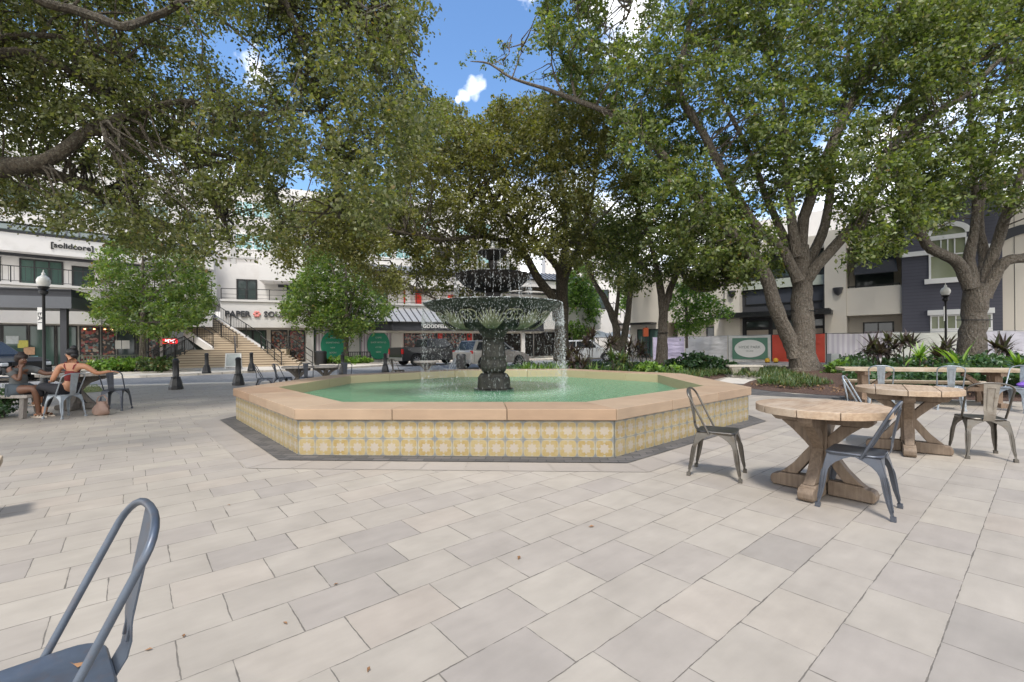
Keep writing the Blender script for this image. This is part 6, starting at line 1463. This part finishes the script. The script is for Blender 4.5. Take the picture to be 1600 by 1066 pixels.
# leaf litter over the mulch
for poly, n_, z_ in (([(7.1, 13.6), (7.3, 12.3), (8.1, 11.2), (10.5, 10.2), (12, 14), (12.5, 20), (9, 16)], 1500, .075), ([(-1, 17.5), (5.6, 16.2), (8.4, 18.6), (9, 24), (1, 26)], 1200, .06)):
    q = scatter_poly(poly, n_, rs); c_ = np.column_stack([q, np.full(n_, z_)+rs.uniform(0, .05, n_)]); d_ = rs.normal(size=(n_, 3)); d_[:, 2] *= .15
    leaf_mesh('leaf_litter', c_, rs.uniform(.04, .10, n_), .55, d_, mat('litter_leaves', (.17, .10, .05), .85, var=.5, scale=3), None, rs, .05)['kind'] = 'stuff'
# dry leaves on the stones
dl_ = [(924, 824, 'lying near the middle of the court below the gunmetal chair'), (811, 873, 'lying alone on the middle paving in front of the basin'), (446, 975, 'lying across a paving joint in the lower left'), (525, 914, 'small reddish, on the lower paving left of centre'), (287, 995, 'thin dark, on the lower left paving'), (232, 1017, 'thin dark, nearest the front left chair'), (576, 1048, 'pale curled, near the lower edge'), (358, 790, 'flat grey, on the left paving')]
for i, (px, py, lab) in enumerate(dl_):
    g = G(px, py); t = thing('fallen_leaf', 'dry brown leaf '+lab, 'leaf', (g.x, g.y, .003), i*1.3, 'dry leaves on the paving'); s = .5+.25*(i < 2)
    mb = MB(); mb.add([(-.03*s, 0, .002), (0, -.014*s, .010*s), (.032*s, .002, .004), (.002, .015*s, .014*s), (0, 0, .001)], [(0, 1, 4), (1, 2, 4), (2, 3, 4), (3, 0, 4)]); mb.build('blade', mat('dry_leaf', (.20, .10, .04), .7), t)
# ================================================================ PEOPLE
def skinned(name, J, E_, m, parent, root=None, sub=2):
    """J: {joint: (x,y,z,r) or (x,y,z,rx,ry)}, E_: list of joint chains -> one continuous surface"""
    names = list(J); ix = {k: i for i, k in enumerate(names)}; ed = []
    for ch in E_:
        for a, b in zip(ch[:-1], ch[1:]): ed.append((ix[a], ix[b]))
    me = D.meshes.new(name); me.from_pydata([J[k][:3] for k in names], ed, []); me.materials.append(m); o = new_obj(name, me, parent)
    sk = o.modifiers.new('skin', 'SKIN'); sk.use_smooth_shade = True; sk.branch_smoothing = .4
    if not me.skin_vertices: me.attributes.new('skin', 'FLOAT_VECTOR', 'POINT')
    for i, k in enumerate(names):
        r = J[k][3:]; v = me.skin_vertices[0].data[i]; v.radius = (r[0], r[-1]); v.use_root = (k == (root or names[0]))
    s = o.modifiers.new('subdivision', 'SUBSURF'); s.levels = sub; s.render_levels = sub
    dg = bpy.context.evaluated_depsgraph_get(); dg.update(); m2 = D.meshes.new_from_object(o.evaluated_get(dg)); m2.name = name
    o.modifiers.clear(); o.data = m2; m2.polygons.foreach_set('use_smooth', [True]*len(m2.polygons)); 
    if not m2.materials: m2.materials.append(m)
    return o
def hand(J, E_, tag_, w, d, side, curl=.5):
    """wrist joint w -> palm and five unequal bent fingers, d = pointing direction"""
    d = Vector(d).normalized(); wv = Vector(J[w][:3]); s = d.cross(Vector((0, 0, 1))).normalized()*side; dn = Vector((0, 0, -1))
    J[tag_+'palm'] = (*(wv+d*.05), .026, .017); J[tag_+'kn'] = (*(wv+d*.085), .028, .014); E_.append([w, tag_+'palm', tag_+'kn'])
    for k, (o, L_) in enumerate(((-.027, .068), (-.009, .078), (.010, .073), (.028, .056))):
        a = wv+d*.095+s*o; b = a+d*L_*.55+dn*L_*.2*curl; c = b+d*L_*.35+dn*L_*.45*curl
        for n_, q, r in (('a', a, .0088), ('b', b, .008), ('c', c, .0068)): J[tag_+str(k)+n_] = (*q, r)
        E_.append([tag_+'kn', tag_+str(k)+'a', tag_+str(k)+'b', tag_+str(k)+'c'])
    a = wv+d*.035-s*.030; b = a+d*.032-s*.016; J[tag_+'t1'] = (*a, .010); J[tag_+'t2'] = (*b, .0085); J[tag_+'t3'] = (*(b+d*.026), .007); E_.append([tag_+'palm', tag_+'t1', tag_+'t2', tag_+'t3'])
def skin_mat(name, c):
    t = NT(name); f = t.noise(12, 4); t.bsdf(t.mix(f, tuple(x*.88 for x in c), tuple(min(1, x*1.1) for x in c)), .5, 0); t.b.inputs['Subsurface Weight'].default_value = .05; return t.m
M_skin1, M_skin2 = skin_mat('tan_skin', (.40, .195, .11)), skin_mat('dark_brown_skin', (.13, .062, .036))
M_hair = mat('black_hair', (.008, .007, .008), .5, var=.4, scale=40, bump=.4, bscale=90)
def face_features(root, c, fwd, m_skin, par, up=(0, 0, 1)):
    c = Vector(c); f = Vector(fwd).normalized(); s = f.cross(Vector((0, 0, 1))).normalized(); z = Vector((0, 0, 1))
    mb = MB()
    for k in (-1, 1): mb.ball(c+f*.079+s*k*.032+z*.006, .0105, 8, 6)
    mb.build('eye', mat('eye_white', (.30, .27, .25), .4), par, smooth=True)
    mb = MB()
    for k in (-1, 1): mb.ball(c+f*.0865+s*k*.032+z*.006, .0062, 8, 5)
    mb.build('pupil', M_hair, par, smooth=True)
    mb = MB()
    for k in (-1, 1): mb.tube([c+f*.086+s*k*.018+z*.028, c+f*.090+s*k*.034+z*.033, c+f*.080+s*k*.050+z*.027], .0045, 5)
    mb.build('eyebrow', M_hair, par)
    mb = MB(); mb.tube([c+f*.084-s*.024-z*.052, c+f*.096-z*.049, c+f*.084+s*.024-z*.052], [.003, .007, .003], 6); mb.build('mouth', mat('lips', (.22, .07, .06), .5), par, smooth=True)
# woman on the chair
pw = thing('person', 'person with a hair bun, dark red tank top and black trousers on a chair', 'person', (-8.62, 8.80, 0))
J = {'pel': (0, 0, .535, .135, .115), 'sp1': (.01, .01, .64, .105, .095), 'sp2': (.04, .015, .77, .115, .090), 'ch': (.06, .01, .90, .135, .095), 'ub': (.07, 0, .99, .12, .08), 'nk': (.07, -.005, 1.065, .052), 'nk2': (.06, -.005, 1.12, .050), 'jaw': (.030, .0, 1.165, .064, .060), 'hd': (.035, .0, 1.225, .083, .088), 'cr': (.05, .0, 1.275, .072),
     'nose': (-.052, .002, 1.205, .016), 'nose2': (-.066, .002, 1.192, .012),
     'ls': (-.10, -.075, .995, .062), 'le': (-.19, -.13, .74, .043), 'lw': (-.33, .02, .70, .028),
     'rs': (.235, .085, .985, .062), 're': (.36, .20, .83, .042), 'rw': (.45, .36, .862, .027),
     'lh': (-.08, -.07, .53, .105), 'lk': (-.50, -.06, .615, .065), 'la': (-.60, .03, .33, .040), 'lhl': (-.585, .03, .285, .038), 'lt': (-.74, .0, .265, .034, .022),
     'rh': (-.06, .09, .53, .105), 'rk': (-.46, .10, .50, .065), 'ra': (-.53, .03, .12, .040), 'rhl': (-.52, .03, .06, .038), 'rt': (-.69, -.01, .045, .034, .022)}
E_ = [['pel', 'sp1', 'sp2', 'ch', 'ub', 'nk', 'nk2', 'jaw', 'hd', 'cr'], ['hd', 'nose', 'nose2'], ['ub', 'ls', 'le', 'lw'], ['ub', 'rs', 're', 'rw'], ['pel', 'lh', 'lk', 'la', 'lhl', 'lt'], ['pel', 'rh', 'rk', 'ra', 'rhl', 'rt']]
hand(J, E_, 'L', 'lw', (-.8, .5, -.1), 1); hand(J, E_, 'R', 'rw', (.6, .75, -.12), -1)
skinned('body', J, E_, M_skin1, pw)
T = {k: J[k] for k in ('pel', 'lh', 'lk', 'rh', 'rk')}
def grow(v, g): return (*v[:3], *[r+g for r in v[3:]])
T = {k: grow(v, .014) for k, v in T.items()}
def lerp_(a, b, s): return tuple(x*(1-s)+y*s for x, y in zip(a, b))
T['lc'] = (*lerp_(J['lk'], J['la'], .80)[:3], .060); T['rc'] = (*lerp_(J['rk'], J['ra'], .85)[:3], .062)
skinned('trousers', T, [['pel', 'lh', 'lk', 'lc'], ['pel', 'rh', 'rk', 'rc']], mat('black_trousers', (.012, .012, .016), .8), pw)
T = {'a': (*J['sp1'][:2], .665, .118, .108), 'b': grow(J['sp2'], .012), 'c': grow((.06, .01, .875, .135, .095), .012), 'd': (.065, .01, .925, .11, .10)}
skinned('tank_top', T, [['a', 'b', 'c', 'd']], mat('dark_red_cotton', (.14, .012, .012), .8), pw, 'a')
mb = MB()
for k in (-1, 1):
    sv = Vector((.9, .4, 0)).normalized()*k
    mb.tube([Vector((.09, -.085, .93))+sv*.05, Vector((.085, -.085, 1.0))+sv*.075, Vector((.07, -.02, 1.065))+sv*.095, Vector((.03, .06, 1.03))+sv*.085, Vector((.02, .09, .93))+sv*.06], .014, 6, flat=.5)
mb.build('strap', MATS['dark_red_cotton'], pw, smooth=True)
mb = MB(); mb.ball((.068, 0, 1.262), (.088, .095, .085), 14, 10); mb.ball((.105, -.01, 1.345), (.055, .055, .048), 12, 8); mb.ball((.11, 0, 1.20), (.055, .075, .06), 10, 8); mb.build('hair', M_hair, pw, smooth=True)
face_features(None, (.035, .0, 1.215), (-1, .05, 0), M_skin1, pw)
def sandal(c, d, par):
    c = Vector(c); d = Vector(d).normalized(); s = d.cross(Vector((0, 0, 1))); mb = MB(); n = 10
    for k in range(1):
        pts = [(c+d*(.135*math.cos(a))+s*(.046*math.sin(a))) for a in np.linspace(0, 2*pi, 16, endpoint=False)]
        vs = [tuple(p) for p in pts]+[tuple(p+Vector((0, 0, .022))) for p in pts]; m_ = len(pts); mb.add(vs, [tuple(range(m_-1, -1, -1)), tuple(range(m_, 2*m_))]+[(i, (i+1) % m_, m_+(i+1) % m_, m_+i) for i in range(m_)])
    for q in (.04, -.02): mb.tube([c+d*q-s*.045+Vector((0, 0, .02)), c+d*q+Vector((0, 0, .075)), c+d*q+s*.045+Vector((0, 0, .02))], .009, 6)
    mb.build('sandal', mat('cream_sandal', (.55, .47, .38), .7), par, auto=50)
sandal((-.665, .01, .222), (-1, -.08, .02), pw); sandal((-.62, .01, 0.0), (-1, -.08, 0), pw)
# person in grey on the bench
pg = thing('person', 'person in a grey T-shirt and shorts on the left bench, chin resting on one hand', 'person', (-9.62, 8.80, 0))
J = {'pel': (0, 0, .545, .14, .12), 'sp1': (.01, 0, .64, .125, .11), 'sp2': (.03, -.01, .76, .13, .10), 'ch': (.06, -.01, .87, .145, .10), 'ub': (.07, -.01, .95, .12, .085), 'nk': (.09, -.015, 1.0, .052), 'nk2': (.10, -.02, 1.03, .050), 'jaw': (.135, -.03, 1.065, .064, .06), 'hd': (.12, -.03, 1.13, .085, .088), 'cr': (.11, -.03, 1.18, .07),
     'nose': (.205, -.055, 1.115, .017), 'nose2': (.220, -.06, 1.10, .013),
     'ls': (.13, .155, .94, .062), 'le': (.36, .19, .83, .044), 'lw': (.55, .30, .865, .028),
     'rs': (.0, -.165, .94, .064), 're': (.215, -.17, .72, .044), 'rw': (.19, -.12, .93, .029),
     'lh': (.08, .10, .54, .11), 'lk': (.46, .16, .55, .066), 'la': (.38, .14, .13, .042), 'lhl': (.37, .14, .06, .038), 'lt': (.52, .15, .045, .036, .022),
     'rh': (.08, -.10, .54, .11), 'rk': (.44, -.10, .57, .068), 'ra': (.40, .0, .16, .042), 'rhl': (.39, .0, .07, .038), 'rt': (.53, -.04, .045, .036, .022)}
E_ = [['pel', 'sp1', 'sp2', 'ch', 'ub', 'nk', 'nk2', 'jaw', 'hd', 'cr'], ['hd', 'nose', 'nose2'], ['ub', 'ls', 'le', 'lw'], ['ub', 'rs', 're', 'rw'], ['pel', 'lh', 'lk', 'la', 'lhl', 'lt'], ['pel', 'rh', 'rk', 'ra', 'rhl', 'rt']]
hand(J, E_, 'L', 'lw', (.95, .2, -.12), 1); hand(J, E_, 'R', 'rw', (-.15, .25, .95), 1, .9)
skinned('body', J, E_, M_skin2, pg)
T = {k: grow(J[k], .030 if k in ('ub', 'ls', 'rs') else .018) for k in ('pel', 'sp1', 'sp2', 'ch', 'ub', 'ls', 'rs')}; T['pel'] = (0, 0, .57, .15, .13); T['lu'] = (*lerp_(J['ls'], J['le'], .62)[:3], .066); T['ru'] = (*lerp_(J['rs'], J['re'], .62)[:3], .066)
skinned('t_shirt', T, [['pel', 'sp1', 'sp2', 'ch', 'ub'], ['ub', 'ls', 'lu'], ['ub', 'rs', 'ru']], mat('grey_cotton', (.095, .10, .10), .9, var=.2, scale=18), pg)
T = {'pel': (0, 0, .535, .15, .125), 'lh': grow(J['lh'], .015), 'rh': grow(J['rh'], .015), 'lm': (.24, .13, .545, .098), 'rm': (.24, -.10, .55, .098)}
skinned('shorts', T, [['pel', 'lh', 'lm'], ['pel', 'rh', 'rm']], mat('grey_denim_shorts', (.055, .070, .082), .85), pg)
mb = MB(); mb.ball((.10, -.028, 1.175), (.094, .096, .078), 14, 10); mb.ball((.065, -.025, 1.13), (.07, .085, .07), 12, 8); mb.ball((.09, -.02, 1.245), (.05, .05, .032), 10, 6); mb.build('hair', mat('dark_brown_hair', (.018, .011, .009), .6, var=.3, scale=40), pg, smooth=True)
face_features(None, (.125, -.03, 1.12), (.95, -.28, 0), M_skin2, pg)
for c in ((.45, .145, 0), (.46, -.02, 0)): sandal(c, (1, -.1, 0), pg)
# things around them
hb = thing('handbag', 'slouching pinkish beige handbag on the paving behind the red-top person\'s chair', 'bag', (-8.18, 9.0, 0)); mb = MB()
mb.lathe([(.09, 0), (.135, .02), (.155, .07), (.15, .13), (.12, .19), (.085, .24), (.09, .275), (.05, .27)], 22, wave=lambda i, t: 1+.10*math.sin(3*t+i*1.3)+.05*math.sin(7*t+i)); mb.v = [(x, y*.6, z) for x, y, z in mb.v]; mb.build('body', mat('beige_leather', (.20, .13, .10), .6, var=.3, scale=7, bump=.2), hb, smooth=True)
mb = MB(); mb.tube([(-.10, 0, .25), (-.07, .01, .36), (.03, .02, .40), (.11, .0, .33), (.12, 0, .22)], .010, 6); mb.build('strap', MATS['beige_leather'], hb, smooth=True)
HT = .801
tr = thing('food_tray', 'pale paper food tray before the person in grey', 'tray', (-9.92, 9.55, HT)); mb = MB(); mb.b2((-.14, -.09, 0), (.14, .09, .012)); mb.b2((-.14, -.09, .012), (.14, -.083, .04)); mb.b2((-.14, .083, .012), (.14, .09, .04)); mb.build('tray', M_whitepaint, tr); mb = MB()
for k in range(5): mb.ball((-.08+.04*k, .02*math.sin(k*2), .03), (.025, .022, .018), 8, 5)
mb.build('food', mat('toasted_food', (.45, .30, .14), .7), tr, smooth=True)
bw = thing('bowl', 'black bowl on the grey weathered table between the two people', 'bowl', (-9.45, 9.75, HT)); mb = MB(); mb.lathe([(.05, 0), (.11, .05), (.13, .09), (.12, .085), (.06, .03)], 18); mb.build('body', M_black, bw, smooth=True)
mb = MB(); mb.ball((0, 0, .07), (.10, .10, .03), 10, 6); mb.build('salad', mat('salad', (.10, .18, .05), .7, var=.5, scale=30), bw)
pp_ = thing('paper_sheet', 'crumpled white paper sheet at the right rim of the seated pair\'s table', 'paper', (-8.95, 9.75, HT)); mb = MB(); n = 6; rs2 = random.Random(4)
mb.add([(-.16+.32*i/n, -.1+.2*j/n, .01+rs2.random()*.02) for j in range(n+1) for i in range(n+1)], [(j*(n+1)+i, j*(n+1)+i+1, (j+1)*(n+1)+i+1, (j+1)*(n+1)+i) for j in range(n) for i in range(n)]); mb.build('sheet', M_whitepaint, pp_)

# ================================================================ VEHICLES (x forward)
def paint(name, c, metal=.3):
    t = NT(name); t.bsdf(c, .28, metal); t.b.inputs['Coat Weight'].default_value = .35; t.b.inputs['Coat Roughness'].default_value = .08; return t.m
M_tyre = mat('tyre_rubber', (.018, .018, .018), .9); M_rim = mat('alloy_rim', (.42, .42, .43), .3, .8); M_tail = mat('tail_light_red', (.42, .012, .012), .2); M_headl = mat('headlight_glass', (.55, .57, .58), .12); M_cglass = glass_dark('car_glass', (.018, .020, .021), .18); M_plast = mat('black_plastic', (.02, .02, .022), .7)
def arc(cx, r, z0=.0, n=10):
    return [(cx-r*math.cos(pi*k/n), z0+r*math.sin(pi*k/n)) for k in range(n+1)]
def vehicle(name, label, cat, loc, yaw, m, W_, lower_top, house, wheels, R, winds, bed=False, tail_z=.9, tail_h=.3, mtrim=None):
    """lower_top: profile points from rear to front along the top of the lower body; house: greenhouse profile rear base, rear roof, front roof, front base"""
    t = thing(name, label, cat, loc, yaw); hw = W_/2; zb = R*.85
    prof = []; x0, x1 = lower_top[0][0], lower_top[-1][0]
    bot = [(x0+.05, zb)]
    for wx in wheels: bot += [(wx-R*1.22, zb)]+[(x, z) for x, z in arc(wx, R*1.2, R*.92)]+[(wx+R*1.22, zb)]
    bot += [(x1-.05, zb)]
    poly = bot+[(x, z) for x, z in lower_top[::-1]]
    mb = MB(); n = len(poly); vs = []
    for s, ins in ((-1, 0), (1, 0)):
        for x, z in poly: vs.append((x, s*(hw-.03-max(0, (z-1.0))*.10), z))
    mb.add(vs, [(i, (i+1) % n, n+(i+1) % n, n+i) for i in range(n)])
    import mathutils
    tri = mathutils.geometry.tessellate_polygon([[Vector((x, z, 0)) for x, z in poly]])
    b = 0
    for a_, b_, c_ in tri: mb.f.append((a_, b_, c_)); mb.m.append(0); mb.f.append((n+c_, n+b_, n+a_)); mb.m.append(0)
    body = mb.build('body', m, t, bevel=.03); body.data.polygons.foreach_set('use_smooth', [False]*len(body.data.polygons))
    bm = bmesh.new(); bm.from_mesh(body.data); bmesh.ops.recalc_face_normals(bm, faces=bm.faces); bm.to_mesh(body.data); bm.free()
    (rx, rz), (rrx, rrz), (frx, frz), (fx, fz) = house
    yb, yt = hw-.05, hw-.20
    def hp(x, z): return yb+(yt-yb)*(z-rz)/(rrz-rz)
    mb = MB(); vs = [(x, s*(yb if z < max(rz, fz)+.02 else yt), z) for s in (-1, 1) for x, z in house]
    mb.add(vs, [(0, 1, 2, 3), (7, 6, 5, 4), (0, 4, 5, 1), (1, 5, 6, 2), (2, 6, 7, 3), (3, 7, 4, 0)]); mb.build('cabin', m, t, bevel=.05)
    for pane in winds:
        for s in (-1, 1):
            mb = MB(); vs = [(x, s*(hp(x, z)+.006), z) for x, z in pane]; k = len(pane); vs += [(x, s*(hp(x, z)-.02), z) for x, z in pane]
            mb.add(vs, [tuple(range(k)) if s < 0 else tuple(range(k-1, -1, -1))]+[(i, (i+1) % k, k+(i+1) % k, k+i) for i in range(k)]); mb.build('side_window', M_cglass, t)
    def pane2(a, b, nm, o):
        mb = MB(); A_, B_ = Vector((a[0], 0, a[1])), Vector((b[0], 0, b[1])); p, q = A_.lerp(B_, .10), A_.lerp(B_, .92); d = (B_-A_).normalized(); nn = Vector((-d.z, 0, d.x))*o
        y0 = yb-.10; y1 = yt-.06
        vs = [p+nn+Vector((0, -y0, 0)), p+nn+Vector((0, y0, 0)), q+nn+Vector((0, y1, 0)), q+nn+Vector((0, -y1, 0))]; vs += [v-nn*2 for v in vs]
        mb.add(vs, [(0, 1, 2, 3), (7, 6, 5, 4), (0, 4, 5, 1), (1, 5, 6, 2), (2, 6, 7, 3), (3, 7, 4, 0)]); mb.build(nm, M_cglass, t)
    pane2(house[0], house[1], 'rear_window', .012); pane2(house[3], house[2], 'windscreen', -.012)
    for wx in wheels:
        for s in (-1, 1):
            w_ = thing_part = D.objects.new('wheel', None); 
            mb = MB(); mb.lathe([(R*.62, -.11), (R*.95, -.115), (R, -.08), (R, .08), (R*.95, .115), (R*.62, .11)], 26, cap=False); mb.v = [(x, z, y) for x, y, z in mb.v]; wm = mb.build('wheel', M_tyre, t, auto=40); wm.location = (wx, s*(hw-.12), R)
            mb = MB(); mb.lathe([(R*.63, .09), (R*.60, .105), (R*.55, .08)], 24, cap=False)
            for k in range(6): a = 2*pi*k/6; mb.bar((R*.08*math.cos(a), R*.08*math.sin(a), .09), (R*.58*math.cos(a), R*.58*math.sin(a), .095), R*.16, .03, up=(0, 0, 1))
            mb.lathe([(R*.16, .08), (R*.16, .11), (R*.05, .115)], 12); 
            mb.v = [(x, z*s, y) for x, y, z in mb.v]; rm = mb.build('rim', M_rim, wm, auto=40)
            mb = MB(); mb.lathe([(R*.6, .0), (R*.6, .02)], 20); mb.v = [(x, z*s, y) for x, y, z in mb.v]; mb.build('hub_back', M_black, wm)
    mb = MB()
    for wx in wheels:
        for s in (-1, 1):
            A_ = [(wx+R*1.2*math.cos(a), s*(hw-.02), R*.92+R*1.2*math.sin(a)) for a in np.linspace(0, pi, 13)]; B_ = [(wx+R*1.33*math.cos(a), s*(hw-.02), R*.92+R*1.33*math.sin(a)) for a in np.linspace(0, pi, 13)]; mb.sheet(A_, B_, (0, s*.02, 0))
    mb.build('wheel_arch', mtrim or M_plast, t)
    mb = MB(); mb.b2((x0-.06, -hw+.06, zb+.02), (x0+.04, hw-.06, zb+.24)); mb.build('rear_bumper', mtrim or M_steel, t, bevel=.03)
    mb = MB(); mb.b2((x1-.04, -hw+.08, zb-.02), (x1+.07, hw-.08, zb+.24)); mb.build('front_bumper', M_plast, t, bevel=.03)
    mb = MB(); mb.b2((x1-.03, -hw*.55, zb+.28), (x1+.03, hw*.55, zb+.52)); mb.build('grille', M_black, t)
    for s in (-1, 1):
        mb = MB(); mb.box((x0+.05, s*(hw-.09), tail_z), (.14, .15, tail_h)); mb.build('tail_light', M_tail, t, bevel=.02)
        mb = MB(); mb.box((x1-.10, s*(hw-.18), zb+.42), (.20, .26, .14)); mb.build('headlight', M_headl, t, bevel=.03)
        mb = MB(); mb.box((fx-.42, s*(hw+.09), fz+.12), (.12, .20, .15)); mb.build('wing_mirror', m, t, bevel=.03)
        for hx in (rx+(fx-rx)*.38, rx+(fx-rx)*.72): mb = MB(); mb.box((hx-.25, s*(hw-.015), rz-.12), (.17, .03, .035)); mb.build('door_handle', M_rim if mtrim is None else M_plast, t)
    mb = MB()
    for s in (-1, 1):
        for sx in (.02, .52, .97): x = rx+(fx-rx)*sx; mb.box((x, s*(hw-.029), (rz+zb)/2+.05), (.014, .008, rz-zb-.12))
    mb.build('door_seam', M_black, t)
    mb = MB(); mb.b2((x0-.025, -.26, tail_z-.1), (x0-.005, .26, tail_z+.03)); mb.build('number_plate', M_whitepaint, t)
    return t
def yawdir(dx, dy): return math.atan2(dy, dx)
M_tgrey = paint('graphite_paint', (.035, .037, .038)); M_silverp = paint('silver_paint', (.42, .40, .37), .5); M_blackp = paint('black_paint', (.012, .013, .015)); M_whitep = paint('white_car_paint', (.62, .62, .60), 0)
c_ = Vector((-8.09, 31.35)); h_ = Vector((.743, .669)); pc_ = c_+h_*2.9
pk = vehicle('pickup_truck', 'dark graphite crew-cab pickup truck parked before the green oval poster, tail towards us', 'pickup truck', (pc_.x, pc_.y, .0), yawdir(*h_), M_tgrey, 2.0,
    [(-2.9, .55), (-2.92, 1.28), (-.95, 1.30), (1.35, 1.28), (1.5, 1.22), (2.65, 1.12), (2.88, .98), (2.9, .55)], [(-.92, 1.28), (-.72, 1.88), (.72, 1.92), (1.42, 1.26)], (-1.80, 1.85), .41,
    [[(-.62, 1.33), (-.52, 1.80), (-.12, 1.83), (-.12, 1.33)], [(-.04, 1.33), (-.04, 1.83), (.62, 1.85), (1.18, 1.33)]], tail_z=1.0, tail_h=.34)
mb = MB(); mb.b2((-2.935, -.78, .72), (-2.925, .78, 1.22)); mb.build('tailgate', M_tgrey, pk, bevel=.004); mb = MB(); mb.b2((-2.60, -.86, 1.305), (-1.0, .86, 1.312)); mb.build('bed_cover', M_plast, pk)
text_mesh('badge', '4x4', M_steel, pk, .16, .01, loc=(-2.35, -.985, 1.12)); 
c_ = Vector((-2.95, 26.7)); h_ = Vector((.73, .68)); pc_ = c_+h_*2.35
vehicle('parked_car', 'silver estate-like car with red tail lights behind the fountain pedestal', 'car', (pc_.x, pc_.y, 0), yawdir(*h_), M_silverp, 1.9,
    [(-2.35, .45), (-2.38, .98), (-2.25, 1.06), (1.1, 1.04), (1.9, .90), (2.3, .72), (2.35, .42)], [(-2.22, 1.04), (-1.85, 1.66), (.15, 1.70), (1.15, 1.02)], (-1.45, 1.42), .34,
    [[(-2.0, 1.10), (-1.72, 1.55), (-1.12, 1.58), (-1.12, 1.10)], [(-1.04, 1.10), (-1.04, 1.58), (-.20, 1.60), (-.20, 1.10)], [(-.12, 1.10), (-.12, 1.60), (.12, 1.60), (.82, 1.10)]], tail_z=.98, tail_h=.18)
p = P(66, 541, 19.6)
vehicle('parked_car', 'black car at the far left street, only its front half in view', 'car', (p.x-2.35, 19.3, 0), yawdir(.99, -.12), M_blackp, 1.9,
    [(-2.3, .5), (-2.32, 1.05), (.9, 1.08), (1.9, 1.0), (2.3, .84), (2.35, .5)], [(-2.2, 1.06), (-1.7, 1.68), (.1, 1.70), (1.0, 1.06)], (-1.42, 1.45), .37,
    [[(-1.9, 1.12), (-1.6, 1.58), (-1.0, 1.6), (-1.0, 1.12)], [(-.92, 1.12), (-.92, 1.6), (.08, 1.6), (.70, 1.12)]], tail_z=.95, tail_h=.2)
p = P(915, 541, 37)
vehicle('parked_car', 'white car half hidden behind the purple cordylines in the distance', 'car', (p.x+.3, 37, 0), yawdir(.9, -.25), M_whitep, 1.95,
    [(-2.35, .5), (-2.38, 1.08), (1.0, 1.08), (1.95, .98), (2.35, .8), (2.38, .5)], [(-2.25, 1.06), (-1.9, 1.74), (.2, 1.76), (1.1, 1.06)], (-1.45, 1.45), .37,
    [[(-2.0, 1.12), (-1.78, 1.62), (-1.0, 1.64), (-1.0, 1.12)], [(-.92, 1.12), (-.92, 1.64), (.15, 1.66), (.82, 1.12)]], tail_z=1.0, tail_h=.2)
